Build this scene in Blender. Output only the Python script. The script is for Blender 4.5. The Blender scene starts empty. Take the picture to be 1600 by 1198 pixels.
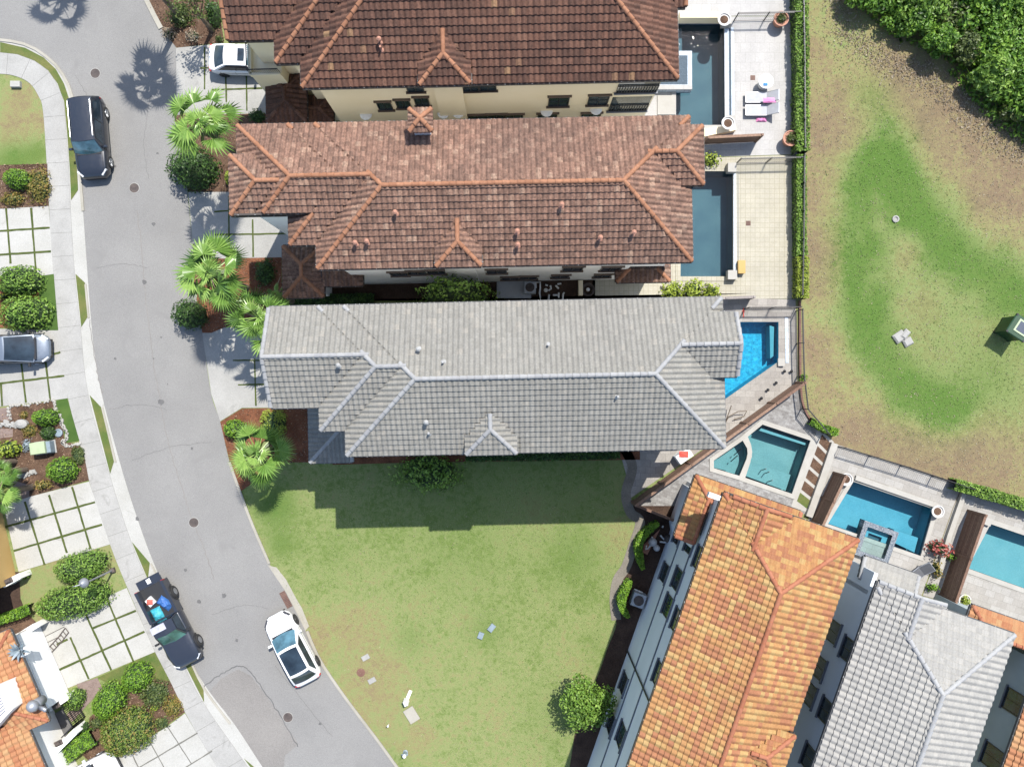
import bpy, bmesh, math, random
from mathutils import Vector, Matrix, noise as mnoise
from mathutils.geometry import tessellate_polygon

S = bpy.context.scene
COL = S.collection
PI = math.pi
H0 = 52.0            # height of the drone above the ground
FPX = 1274.0         # focal length in photo pixels (1600 wide)

# ------------------------------------------------------------------ camera
cam = bpy.data.cameras.new("camera"); camo = bpy.data.objects.new("camera", cam); COL.objects.link(camo)
camo.location = (0, 0, H0); camo.rotation_euler = (0, 0, 0)
cam.sensor_width = 36; cam.sensor_fit = 'HORIZONTAL'; cam.lens = 36 * FPX / 1600
cam.clip_start = 0.5; cam.clip_end = 2000
S.camera = camo
# ------------------------------------------------------------------ light
SUN = Vector((0.26, 0.515, 1.0)).normalized()
w = bpy.data.worlds.new("World"); S.world = w; w.use_nodes = True
nt = w.node_tree
sk = nt.nodes.new('ShaderNodeTexSky'); sk.sky_type = 'NISHITA'; sk.sun_disc = False
sk.sun_elevation = math.asin(SUN.z); sk.sun_rotation = math.atan2(SUN.x, SUN.y)
bg = nt.nodes['Background']; bg.inputs['Strength'].default_value = 0.15
nt.links.new(sk.outputs[0], bg.inputs['Color'])
sl = bpy.data.lights.new("sun", 'SUN'); sl.energy = 4.2; sl.angle = math.radians(0.5); sl.color = (1.0, 0.958, 0.895)
slo = bpy.data.objects.new("sun", sl); COL.objects.link(slo)
slo.rotation_euler = SUN.to_track_quat('Z', 'Y').to_euler(); slo.location = (20, 40, 80)
S.view_settings.view_transform = 'Standard'; S.view_settings.look = 'None'
S.view_settings.exposure = 0.95; S.view_settings.gamma = 1.0
S.render.engine = 'CYCLES'
S.cycles.max_bounces = 8; S.cycles.transparent_max_bounces = 12

# ------------------------------------------------------------------ helpers
def at(px, py, z=0.0):
    k = (H0 - z) / FPX
    return Vector(((px - 800) * k, (599 - py) * k, z))
def lin(c):
    c = c / 255.0
    return c / 12.92 if c <= 0.04045 else ((c + 0.055) / 1.055) ** 2.4
KA = 1 / 2.75
def C(r, g, b, k=None):
    k = KA if k is None else k
    return (lin(r) * k, lin(g) * k, lin(b) * k, 1)
def root_loc(o):
    while o.parent: o = o.parent
    return o.location.copy()
def mk(name, verts, faces, mats, parent=None, smooth=False, attr=None, midx=None, attrname='tile', kind=None):
    """one mesh object; verts are world coordinates, stored relative to the thing's base"""
    O = root_loc(parent) if parent else Vector((0, 0, 0))
    me = bpy.data.meshes.new(name)
    me.from_pydata([(v[0]-O.x, v[1]-O.y, v[2]-O.z) for v in verts], [], faces)
    if not isinstance(mats, (list, tuple)): mats = [mats]
    for m in mats: me.materials.append(m)
    if midx: me.polygons.foreach_set('material_index', midx)
    if attr:
        a = me.attributes.new(attrname, 'FLOAT', 'FACE'); a.data.foreach_set('value', attr)
    if smooth: me.polygons.foreach_set('use_smooth', [True] * len(me.polygons))
    me.update()
    o = bpy.data.objects.new(name, me); COL.objects.link(o)
    if parent: o.parent = parent
    if kind: o['kind'] = kind
    return o
def tag(o, label, cat, group=None):
    o['label'] = label; o['category'] = cat
    if group: o['group'] = group
    return o
def thing(name, label, cat, loc, group=None):
    o = bpy.data.objects.new(name, None); COL.objects.link(o); o.location = loc; o.empty_display_size = 0.3
    return tag(o, label, cat, group)
class MB:
    """collects shapes in world coordinates"""
    def __init__(s): s.v = []; s.f = []; s.m = []; s.a = []
    def add(s, v, f, m=0, a=None):
        b = len(s.v); s.v += [tuple(q) for q in v]
        for q in f: s.f.append([i + b for i in q]); s.m.append(m); s.a.append(0.5 if a is None else a)
    def box(s, c, sx, sy, sz, rz=0.0, m=0, a=None, bev=0.0):
        """box standing on c (centre of its base)"""
        cs, sn = math.cos(rz), math.sin(rz); hx, hy = sx/2, sy/2
        def R(x, y, z): return (c[0]+x*cs-y*sn, c[1]+x*sn+y*cs, c[2]+z)
        if bev > 0:
            b = min(bev, hx*.45, hy*.45, sz*.45)
            rings = [(hx, hy, 0), (hx, hy, sz-b), (hx-b, hy-b, sz)]
            v = [R(q*X, r*Y, Z) for X, Y, Z in rings for q, r in ((-1,-1),(1,-1),(1,1),(-1,1))]
            f = [(0,3,2,1)]
            for k in (0, 4):
                for i in range(4): j = (i+1) % 4; f.append((k+i, k+j, k+4+j, k+4+i))
            f.append((8,9,10,11))
        else:
            v = [R(q*hx, r*hy, Z) for Z in (0, sz) for q, r in ((-1,-1),(1,-1),(1,1),(-1,1))]
            f = [(0,3,2,1),(4,5,6,7)] + [(i,(i+1)%4,4+(i+1)%4,4+i) for i in range(4)]
        s.add(v, f, m, a)
    def bar(s, p, q, wd, ht, m=0, a=None):
        """box beam from p to q"""
        p = Vector(p); q = Vector(q); d = (q-p)
        if d.length < 1e-6: return
        d.normalize()
        up = Vector((0,0,1)) if abs(d.z) < .95 else Vector((1,0,0))
        x = d.cross(up).normalized(); y = x.cross(d).normalized()
        v = [e + x*(i*wd/2) + y*(j*ht/2) for e in (p, q) for i, j in ((-1,-1),(1,-1),(1,1),(-1,1))]
        s.add(v, [(0,1,2,3),(7,6,5,4)] + [(i,4+i,4+(i+1)%4,(i+1)%4) for i in range(4)], m, a)
    def tube(s, pts, rad, n=8, m=0, a=None, cap=True):
        pts = [Vector(p) for p in pts]; k = len(pts)
        if not isinstance(rad, (list, tuple)): rad = [rad]*k
        v = []
        for i, p in enumerate(pts):
            d = (pts[min(i+1, k-1)] - pts[max(i-1, 0)])
            d = d.normalized() if d.length > 1e-9 else Vector((0,0,1))
            up = Vector((0,0,1)) if abs(d.z) < .9 else Vector((1,0,0))
            x = d.cross(up).normalized(); y = x.cross(d).normalized()
            for j in range(n):
                t = 2*PI*j/n; v.append(p + x*(math.cos(t)*rad[i]) + y*(math.sin(t)*rad[i]))
        f = [(i*n+j, i*n+(j+1)%n, (i+1)*n+(j+1)%n, (i+1)*n+j) for i in range(k-1) for j in range(n)]
        if cap: f += [tuple(range(n))[::-1], tuple((k-1)*n+j for j in range(n))]
        s.add(v, f, m, a)
    def lathe(s, c, prof, n=20, m=0, sx=1, sy=1, rz=0):
        v = []
        for r, z in prof:
            for j in range(n):
                t = 2*PI*j/n + rz; v.append((c[0]+r*sx*math.cos(t), c[1]+r*sy*math.sin(t), c[2]+z))
        k = len(prof)
        f = [(i*n+j, i*n+(j+1)%n, (i+1)*n+(j+1)%n, (i+1)*n+j) for i in range(k-1) for j in range(n)]
        f += [tuple(range(n))[::-1], tuple((k-1)*n+j for j in range(n))]
        s.add(v, f, m)
    def prism(s, pts, z0, z1, m=0, a=None):
        n = len(pts)
        area = sum(pts[i][0]*pts[(i+1)%n][1]-pts[(i+1)%n][0]*pts[i][1] for i in range(n))
        if area < 0: pts = pts[::-1]
        v = [(p[0],p[1],z) for z in (z0, z1) for p in pts]
        tris = tessellate_polygon([[Vector((p[0],p[1],0)) for p in pts]])
        f = []
        for t in tris:
            a1, b1, c1 = [Vector((pts[i][0],pts[i][1])) for i in t]
            t = t if (b1-a1).cross(c1-a1) > 0 else t[::-1]
            f.append(tuple(n+i for i in t)); f.append(tuple(t[::-1]))
        f += [(i,(i+1)%n,n+(i+1)%n,n+i) for i in range(n)]
        s.add(v, f, m, a)
    def build(s, name, mats, parent=None, smooth=False, kind=None, attrname='tile'):
        return mk(name, s.v, s.f, mats, parent, smooth, s.a, s.m, attrname, kind)
def smooth_line(pts, n=8):
    out = []
    P = [Vector(p) for p in pts]
    for i in range(len(P)-1):
        a, b, c, d = P[max(i-1,0)], P[i], P[i+1], P[min(i+2,len(P)-1)]
        for k in range(n):
            t = k/n
            out.append(0.5*((2*b) + (c-a)*t + (2*a-5*b+4*c-d)*t*t + (3*b-a-3*c+d)*t**3))
    out.append(P[-1]); return out
def inside(pt, poly):
    x, y = pt[0], pt[1]; r = False; n = len(poly)
    for i in range(n):
        x1, y1 = poly[i][0], poly[i][1]; x2, y2 = poly[i-1][0], poly[i-1][1]
        if (y1 > y) != (y2 > y) and x < (x2-x1)*(y-y1)/(y2-y1)+x1: r = not r
    return r
def sheet(name, px, z, mat, holes=None, kind='structure', world=False):
    """flat polygon (photo pixels at that height), optional holes"""
    loops = [[(p if world else at(p[0], p[1], z)) for p in px]]
    for h in (holes or []): loops.append([(p if world else at(p[0], p[1], z)) for p in h])
    flat = [Vector((p[0], p[1], 0)) for l in loops for p in l]
    tr = tessellate_polygon([[Vector((p[0], p[1], 0)) for p in l] for l in loops])
    f = []
    for t in tr:
        a, b, c = [flat[i].to_2d() for i in t]
        cr = (b-a).cross(c-a)
        if abs(cr) < 1e-7: continue
        f.append(tuple(t) if cr > 0 else tuple(t[::-1]))
    return mk(name, [(p.x, p.y, z) for p in flat], f, mat, kind=kind)
def ribbon_poly(pts, wd):
    """closed polygon of a strip of width wd round a polyline (world points)"""
    L = []; R = []
    for i, p in enumerate(pts):
        d = Vector(pts[min(i+1,len(pts)-1)]) - Vector(pts[max(i-1,0)]); d.z = 0; d.normalize()
        n = Vector((-d.y, d.x, 0)); L.append(Vector(p)+n*wd/2); R.append(Vector(p)-n*wd/2)
    return L + R[::-1]

# ------------------------------------------------------------------ materials
def newmat(name):
    m = bpy.data.materials.new(name); m.use_nodes = True
    return m, m.node_tree, m.node_tree.nodes['Principled BSDF']
def nd(t, kind, **kw):
    n = t.nodes.new(kind)
    for k, v in kw.items(): setattr(n, k, v)
    return n
def tex_noise(t, scale, detail=3, rough=.55, dist=0.0, vec=None):
    n = nd(t, 'ShaderNodeTexNoise'); n.inputs['Scale'].default_value = scale; n.inputs['Detail'].default_value = detail
    n.inputs['Roughness'].default_value = rough; n.inputs['Distortion'].default_value = dist
    if vec is None:
        g = nd(t, 'ShaderNodeNewGeometry'); vec = g.outputs['Position']
    t.links.new(vec, n.inputs['Vector']); return n
def ramp(t, fac, stops, interp='LINEAR'):
    r = nd(t, 'ShaderNodeValToRGB'); r.color_ramp.interpolation = interp
    e = r.color_ramp.elements
    while len(e) < len(stops): e.new(0.5)
    for i, (p, c) in enumerate(stops): e[i].position = p; e[i].color = c if len(c) == 4 else (*c, 1)
    if fac is not None: t.links.new(fac, r.inputs['Fac'])
    return r
def mixc(t, a, b, fac=None, blend='MIX', f=0.5):
    m = nd(t, 'ShaderNodeMix', data_type='RGBA', blend_type=blend)
    m.inputs['Factor'].default_value = f
    if fac is not None: t.links.new(fac, m.inputs['Factor'])
    for s, v in (('A', a), ('B', b)):
        i = [q for q in m.inputs if q.name == s and q.type == 'RGBA'][0]
        if hasattr(v, 'is_output'): t.links.new(v, i)
        else: i.default_value = v
    return [q for q in m.outputs if q.type == 'RGBA'][0]
def math_(t, op, a, b=None, clamp=False):
    m = nd(t, 'ShaderNodeMath', operation=op); m.use_clamp = clamp
    for i, v in enumerate((a, b)):
        if v is None: continue
        if hasattr(v, 'is_output'): t.links.new(v, m.inputs[i])
        else: m.inputs[i].default_value = v
    return m.outputs[0]
def bump(t, bs, h, strength=.4, dist=.02):
    b = nd(t, 'ShaderNodeBump'); b.inputs['Strength'].default_value = strength; b.inputs['Distance'].default_value = dist
    t.links.new(h, b.inputs['Height']); t.links.new(b.outputs[0], bs.inputs['Normal'])
def rough_mat(name, c1, c2, scale=.5, fine=18, amt=.35, rough=.85, bmp=.25, spec=.3, metal=0, bd=.015, stain=None):
    """mottled surface: large patches between c1 and c2, fine grain, bump"""
    m, t, b = newmat(name)
    a = tex_noise(t, scale, 5); r = ramp(t, a.outputs['Fac'], [(.32, c1), (.68, c2)])
    n = tex_noise(t, fine, 4, .7)
    g = ramp(t, n.outputs['Fac'], [(.25, (1-amt,)*3), (.75, (1+amt*.6,)*3)])
    col = mixc(t, r.outputs[0], g.outputs[0], blend='MULTIPLY', f=1)
    if stain:
        s = tex_noise(t, stain[0], 6, .65, 1.2); sr = ramp(t, s.outputs['Fac'], [(stain[1], (0,0,0)), (stain[1]+.12, (1,1,1))])
        col = mixc(t, col, stain[2], sr.outputs[0])
    t.links.new(col, b.inputs['Base Color'])
    b.inputs['Roughness'].default_value = rough; b.inputs['Specular IOR Level'].default_value = spec; b.inputs['Metallic'].default_value = metal
    if bmp: bump(t, b, n.outputs['Fac'], bmp, bd)
    return m
def plain(name, c, rough=.5, metal=0, spec=.5, coat=0, amt=.12):
    m, t, b = newmat(name)
    n = tex_noise(t, 3.1, 4, .6); g = ramp(t, n.outputs['Fac'], [(.3, (1-amt,)*3), (.7, (1+amt*.4,)*3)])
    t.links.new(mixc(t, c, g.outputs[0], blend='MULTIPLY', f=1), b.inputs['Base Color'])
    b.inputs['Roughness'].default_value = rough; b.inputs['Metallic'].default_value = metal
    b.inputs['Specular IOR Level'].default_value = spec; b.inputs['Coat Weight'].default_value = coat; b.inputs['Coat Roughness'].default_value = .04
    return m
def attr_mat(name, stops, interp='LINEAR', rough=.8, fine=14, amt=.3, trans=0.0, dirt=None, attrname='tile', spec=.3, big=None):
    """colour of each piece (tile, leaf, plank) picked by its own random number"""
    m, t, b = newmat(name)
    a = nd(t, 'ShaderNodeAttribute', attribute_name=attrname)
    col = ramp(t, a.outputs['Fac'], stops, interp).outputs[0]
    n = tex_noise(t, fine, 4, .65); g = ramp(t, n.outputs['Fac'], [(.28, (1-amt,)*3), (.72, (1+amt*.6,)*3)])
    col = mixc(t, col, g.outputs[0], blend='MULTIPLY', f=1)
    if big:
        n2 = tex_noise(t, big[0], 4, .6); g2 = ramp(t, n2.outputs['Fac'], [(.3, big[1]), (.7, big[2])])
        col = mixc(t, col, g2.outputs[0], blend='MULTIPLY', f=1)
    if dirt:
        s = tex_noise(t, dirt[0], 5, .7); sr = ramp(t, s.outputs['Fac'], [(dirt[1], (0,0,0)), (dirt[1]+.1, (1,1,1))])
        col = mixc(t, col, dirt[2], sr.outputs[0])
    t.links.new(col, b.inputs['Base Color']); b.inputs['Roughness'].default_value = rough
    b.inputs['Specular IOR Level'].default_value = spec
    if trans > 0:
        tr = nd(t, 'ShaderNodeBsdfTranslucent'); t.links.new(col, tr.inputs['Color'])
        mx = nd(t, 'ShaderNodeMixShader'); mx.inputs[0].default_value = trans
        out = t.nodes['Material Output']
        t.links.new(b.outputs[0], mx.inputs[1]); t.links.new(tr.outputs[0], mx.inputs[2]); t.links.new(mx.outputs[0], out.inputs[0])
    return m
def grid_mat(name, c1, c2, cj, bw, bh, rz=0.0, mortar=.012, offset=.5, rough=.7, fine=12, amt=.15, freq=2, bias=0.0):
    """paving: rows of slabs with joints, laid in world metres turned by rz"""
    m, t, b = newmat(name)
    g = nd(t, 'ShaderNodeNewGeometry'); mp = nd(t, 'ShaderNodeMapping'); mp.inputs['Rotation'].default_value = (0, 0, rz)
    t.links.new(g.outputs['Position'], mp.inputs['Vector'])
    br = nd(t, 'ShaderNodeTexBrick'); br.offset = offset; br.offset_frequency = freq
    br.inputs['Color1'].default_value = c1; br.inputs['Color2'].default_value = c2; br.inputs['Mortar'].default_value = cj
    br.inputs['Scale'].default_value = 1; br.inputs['Mortar Size'].default_value = mortar
    br.inputs['Brick Width'].default_value = bw; br.inputs['Row Height'].default_value = bh; br.inputs['Bias'].default_value = bias
    t.links.new(mp.outputs[0], br.inputs['Vector'])
    n = tex_noise(t, fine, 5, .65); gr = ramp(t, n.outputs['Fac'], [(.25, (1-amt,)*3), (.75, (1+amt*.5,)*3)])
    n2 = tex_noise(t, .9, 4, .6); g2 = ramp(t, n2.outputs['Fac'], [(.3, (.9,.9,.9)), (.7, (1.05,1.05,1.05))])
    col = mixc(t, br.outputs['Color'], gr.outputs[0], blend='MULTIPLY', f=1)
    col = mixc(t, col, g2.outputs[0], blend='MULTIPLY', f=1)
    t.links.new(col, b.inputs['Base Color']); b.inputs['Roughness'].default_value = rough
    b.inputs['Specular IOR Level'].default_value = .3
    return m
def glass_dark(name, c=(.012,.02,.025,1), rough=.04):
    m, t, b = newmat(name)
    n = tex_noise(t, 1.4, 3); r = ramp(t, n.outputs['Fac'], [(.35, c), (.7, tuple(min(1, q*2.4) for q in c[:3])+(1,))])
    t.links.new(r.outputs[0], b.inputs['Base Color']); b.inputs['Roughness'].default_value = rough
    b.inputs['Specular IOR Level'].default_value = .6
    return m
def water_mat(name, tint):
    m, t, b = newmat(name); t.nodes.remove(b)
    out = t.nodes['Material Output']
    tr = nd(t, 'ShaderNodeBsdfTransparent'); tr.inputs['Color'].default_value = tint
    gl = nd(t, 'ShaderNodeBsdfGlossy'); gl.inputs['Roughness'].default_value = .03
    fr = nd(t, 'ShaderNodeFresnel'); fr.inputs['IOR'].default_value = 1.33
    n = tex_noise(t, 3.2, 4, .55, .6); bu = nd(t, 'ShaderNodeBump'); bu.inputs['Strength'].default_value = .13; bu.inputs['Distance'].default_value = .05
    t.links.new(n.outputs['Fac'], bu.inputs['Height'])
    t.links.new(bu.outputs[0], gl.inputs['Normal']); t.links.new(bu.outputs[0], fr.inputs['Normal'])
    mx = nd(t, 'ShaderNodeMixShader'); t.links.new(fr.outputs[0], mx.inputs[0])
    t.links.new(tr.outputs[0], mx.inputs[1]); t.links.new(gl.outputs[0], mx.inputs[2]); t.links.new(mx.outputs[0], out.inputs[0])
    return m

M = {}
M['asphalt'] = rough_mat('asphalt', C(184,182,178), C(199,197,192), .22, 21, .34, .92, .5, stain=(.6, .58, C(180,178,174)))
M['asphalt_patch'] = rough_mat('asphalt_patch', C(180,175,169), C(193,188,181), .3, 20, .34, .92, .4)
M['asphalt_dark'] = rough_mat('asphalt_dark', C(136,135,134), C(160,158,156), .8, 30, .3, .9, .3)
M['concrete'] = rough_mat('concrete', C(234,232,222), C(250,248,240), .5, 19, .20, .85, .3, stain=(.9, .60, C(216,213,203)))
M['concrete_grey'] = rough_mat('concrete_grey', C(216,214,207), C(236,234,227), .6, 19, .22, .85, .3, stain=(.8, .58, C(200,198,191)))
M['joint'] = plain('joint', C(150,148,138), .9)
M['curb'] = rough_mat('curb', C(214,208,190), C(236,230,214), .6, 20, .14, .85, .2)
M['mulch_red'] = rough_mat('mulch_red', C(142,90,62), C(188,126,92), 1.2, 16, .6, .95, .8, bd=.04)
M['mulch'] = rough_mat('mulch', C(112,84,66), C(160,128,104), 1.4, 15, .65, .95, .8, bd=.04)
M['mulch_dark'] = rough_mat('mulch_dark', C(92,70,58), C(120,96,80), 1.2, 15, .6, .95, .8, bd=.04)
M['grass_strip'] = rough_mat('grass_strip', C(92,112,52), C(126,138,72), 2.5, 26, .45, .95, .6, bd=.03)
M['grass_lush'] = rough_mat('grass_lush', C(84,124,50), C(112,146,66), .8, 30, .4, .95, .6, bd=.03)
M['grass_verge'] = rough_mat('grass_verge', C(112,142,66), C(158,158,92), 1.0, 24, .4, .95, .6, bd=.03)
M['deck_white'] = grid_mat('deck_white', C(246,243,238), C(238,235,230), C(222,219,212), .62, .62, 0, .010)
M['deck_cream'] = grid_mat('deck_cream', C(236,229,205), C(241,234,212), C(214,205,176), .31, .31, 0, .014, offset=0)
M['deck_trav'] = grid_mat('deck_trav', C(226,219,208), C(202,194,184), C(186,180,170), .62, .42, .03, .012, amt=.22)
M['deck_cobble'] = grid_mat('deck_cobble', C(214,212,208), C(172,168,164), C(196,192,186), .26, .16, math.radians(19), .008, amt=.3)
M['deck_trav_b'] = grid_mat('deck_trav_b', C(232,228,220), C(214,208,198), C(200,194,184), .62, .42, math.radians(19), .012, amt=.18)
M['deck_blue'] = grid_mat('deck_blue', C(150,158,172), C(130,138,154), C(160,164,170), .6, .3, 0, .012, amt=.2)
M['brick_path'] = grid_mat('brick_path', C(198,172,160), C(176,150,140), C(190,176,164), .22, .11, math.radians(-24), .008, amt=.25)
M['coping'] = rough_mat('coping', C(226,221,210), C(240,236,226), 1.5, 20, .12, .7, .15)
M['stucco_cream'] = rough_mat('stucco_cream', C(226,212,180,.95), C(232,219,190,.95), .4, 40, .08, .9, .2)
M['stucco_white'] = rough_mat('stucco_white', C(232,230,226,.95), C(238,236,232,.95), .4, 40, .08, .9, .2)
M['stucco_blue'] = rough_mat('stucco_blue', C(196,200,204,.95), C(206,209,212,.95), .4, 40, .07, .9, .2)
M['stucco_grey'] = rough_mat('stucco_grey', C(150,160,160,.9), C(164,172,172,.9), .4, 40, .08, .9, .2)
M['stucco_yellow'] = rough_mat('stucco_yellow', C(214,178,112,.55), C(224,190,126,.55), .5, 36, .1, .9, .2)
M['stucco_pale'] = rough_mat('stucco_pale', C(236,234,228,.80), C(240,238,232,.80), .5, 36, .06, .9, .2)
M['fascia'] = plain('fascia', (.035,.026,.022,1), .6)
M['fascia_grey'] = plain('fascia_grey', (.06,.062,.066,1), .6)
M['white_paint'] = plain('white_paint', (.72,.72,.70,1), .5); M['vent_grey'] = plain('vent_grey', (.28,.28,.27,1), .7)
M['trim_brown'] = plain('trim_brown', (.10,.07,.05,1), .6)
M['trim_grey'] = plain('trim_grey', (.10,.11,.13,1), .6)
M['frame_dark'] = plain('frame_dark', (.02,.02,.022,1), .4)
M['glass'] = glass_dark('glass')
M['metal_black'] = plain('metal_black', (.022,.022,.024,1), .45, .3)
M['metal_grey'] = plain('metal_grey', (.28,.29,.31,1), .45, .5)
M['pvc'] = plain('pvc', (.62,.62,.60,1), .4)
M['ac_grey'] = plain('ac_grey', (.32,.34,.36,1), .5)
M['iron'] = rough_mat('iron', (.055,.045,.042,1), (.10,.08,.07,1), 3, 40, .4, .7, .5)
M['iron_red'] = rough_mat('iron_red', (.12,.06,.045,1), (.17,.09,.065,1), 3, 40, .4, .7, .5)
M['bark'] = rough_mat('bark', (.10,.075,.055,1), (.17,.135,.10,1), 2, 20, .5, .95, .8, bd=.03)
M['terracotta'] = plain('terracotta', (.34,.17,.115,1), .8)
M['planter_white'] = plain('planter_white', (.46,.45,.43,1), .7)
M['soil'] = rough_mat('soil', (.10,.08,.06,1), (.22,.18,.12,1), 5, 30, .5, .95, .6)
M['wood_fence'] = attr_mat('wood_fence', [(0, (.125,.07,.048,1)), (1, (.20,.125,.085,1))], rough=.75, fine=9, amt=.35)
M['wood_grey'] = attr_mat('wood_grey', [(0, (.17,.15,.14,1)), (1, (.27,.24,.22,1))], rough=.8, fine=9, amt=.3)
# roof tiles
M['tile_brown'] = attr_mat('tile_brown', [(0, C(116,85,71,.42)), (.35, C(128,93,77,.42)), (.75, C(142,102,84,.42)), (.985, C(154,114,94,.42)), (1, C(200,160,118,.42))], fine=9, amt=.42, dirt=(2.6,.66,C(78,58,50,.42)), big=(.25,(.8,.8,.82,1),(1.06,1.03,1,1)))
M['tile_rust'] = attr_mat('tile_rust', [(0, C(152,120,103,.44)), (.4, C(168,132,113,.45)), (.85, C(184,145,124,.45)), (1, C(204,170,146,.45))], fine=8, amt=.55, dirt=(5.5,.60,C(98,82,72,.42)), big=(.22,(.76,.78,.8,1),(1.08,1.03,1,1)))
M['cap_terra'] = attr_mat('cap_terra', [(0, C(190,132,98,.42)), (1, C(212,152,116,.42))], fine=10, amt=.25)
M['tile_grey'] = attr_mat('tile_grey', [(0, C(175,172,163,.42)), (.5, C(182,179,170,.42)), (.9, C(187,184,175,.42)), (1, C(196,190,178,.42))], fine=11, amt=.26, dirt=(5.5,.62,C(150,147,140,.42)), big=(.3,(.92,.92,.92,1),(1.03,1.03,1.02,1)))
M['cap_grey'] = attr_mat('cap_grey', [(0, C(190,190,190,.42)), (1, C(206,206,204,.42))], fine=10, amt=.15)
M['tile_orange'] = attr_mat('tile_orange', [(0, C(214,146,104)), (.28, C(222,154,110)), (.36, C(230,170,110)), (.70, C(236,178,116)), (.78, C(238,192,124)), (1, C(240,200,134))], fine=12, amt=.2, big=(.35,(.86,.85,.86,1),(1.05,1.04,1.02,1)), dirt=(4.5,.68,C(190,124,92)))
M['cap_orange'] = attr_mat('cap_orange', [(0, C(214,134,98)), (1, C(230,152,116))], fine=10, amt=.15)
M['tile_pale'] = attr_mat('tile_pale', [(0, C(206,203,196)), (.5, C(214,211,203)), (1, C(224,220,211))], fine=10, amt=.14)
M['cap_pale'] = attr_mat('cap_pale', [(0, C(214,214,214)), (1, C(226,226,224))], fine=10, amt=.1)
M['tile_peach'] = attr_mat('tile_peach', [(0, C(222,150,106)), (.5, C(236,172,122)), (1, C(240,190,136))], fine=12, amt=.14)
# leaves
def leafm(name, dark, mid, light, trans=.3, rough=.45):
    return attr_mat(name, [(0, dark), (.5, mid), (1, light)], rough=rough, fine=5, amt=.2, trans=trans, spec=.35)
M['leaf_clip'] = leafm('leaf_clip', (.045,.09,.014,1), (.135,.245,.035,1), (.28,.41,.08,1))
M['leaf_bright'] = leafm('leaf_bright', (.06,.13,.012,1), (.13,.26,.022,1), (.24,.38,.04,1))
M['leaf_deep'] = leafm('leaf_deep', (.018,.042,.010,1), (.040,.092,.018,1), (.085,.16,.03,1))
M['leaf_olive'] = leafm('leaf_olive', (.04,.06,.015,1), (.09,.125,.035,1), (.17,.20,.06,1))
M['leaf_palm'] = leafm('leaf_palm', (.035,.085,.018,1), (.13,.24,.045,1), (.27,.40,.10,1), trans=.25, rough=.35)
M['leaf_lime'] = leafm('leaf_lime', (.14,.19,.02,1), (.26,.33,.04,1), (.38,.44,.08,1))
M['leaf_rust'] = leafm('leaf_rust', (.10,.10,.02,1), (.20,.18,.04,1), (.33,.20,.07,1))
M['leaf_redtip'] = leafm('leaf_redtip', (.06,.10,.018,1), (.15,.225,.035,1), (.32,.22,.07,1))
M['gravel'] = rough_mat('gravel', C(160,152,138), C(186,177,162), 1.0, 18, .35, .9, .5)
M['leaf_red'] = leafm('leaf_red', (.12,.02,.02,1), (.32,.07,.06,1), (.48,.20,.14,1))
M['leaf_dry'] = leafm('leaf_dry', (.22,.17,.12,1), (.31,.25,.18,1), (.38,.33,.25,1))
M['leaf_forest'] = leafm('leaf_forest', (.025,.058,.010,1), (.10,.21,.025,1), (.22,.36,.045,1), trans=.3)
M['leaf_agave'] = leafm('leaf_agave', (.14,.18,.20,1), (.20,.25,.28,1), (.27,.32,.35,1), trans=.1)
M['core'] = plain('core', (.020,.040,.010,1), .9)

# ================================================================== houses
def PXZ(l, z): return [at(q[0], q[1], z) for q in l]
def rot2(x, y, a): return (x*math.cos(a)-y*math.sin(a), x*math.sin(a)+y*math.cos(a))
def Lc(px, py, z, phi):
    p = at(px, py, z); return rot2(p.x, p.y, -phi)
def BL(x0, x1, y0, y1, z, p=.55, hips='WESN', off=None):
    return dict(x0=x0, x1=x1, y0=y0, y1=y1, z=z, p=p, hips=hips, off=off or {})
SIDES = 'WESN'
def dside(b, s, x, y):
    return (x-b['x0'] if s == 'W' else b['x1']-x if s == 'E' else y-b['y0'] if s == 'S' else b['y1']-y)
def bh(b, x, y, m=0.0):
    if x < b['x0']-m or x > b['x1']+m or y < b['y0']-m or y > b['y1']+m: return -1e9
    return b['z'] + b['p']*min(dside(b, s, x, y) + b['off'].get(s, 0) for s in b['hips'])
def union_h(bs, x, y): return max(bh(b, x, y) for b in bs)
def clip_poly(poly, f):
    out = []
    for i in range(len(poly)):
        a, b = poly[i], poly[(i+1) % len(poly)]; fa, fb = f(*a), f(*b)
        if fa >= 0: out.append(a)
        if (fa > 0 > fb) or (fa < 0 < fb):
            t = fa/(fa-fb); out.append((a[0]+(b[0]-a[0])*t, a[1]+(b[1]-a[1])*t))
    return out
def plane_poly(b, s):
    P = [(b['x0'],b['y0']),(b['x1'],b['y0']),(b['x1'],b['y1']),(b['x0'],b['y1'])]
    for o in b['hips']:
        if o == s: continue
        P = clip_poly(P, lambda x, y: (dside(b,o,x,y)+b['off'].get(o,0)) - (dside(b,s,x,y)+b['off'].get(s,0)))
        if not P: return []
    return P
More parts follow.
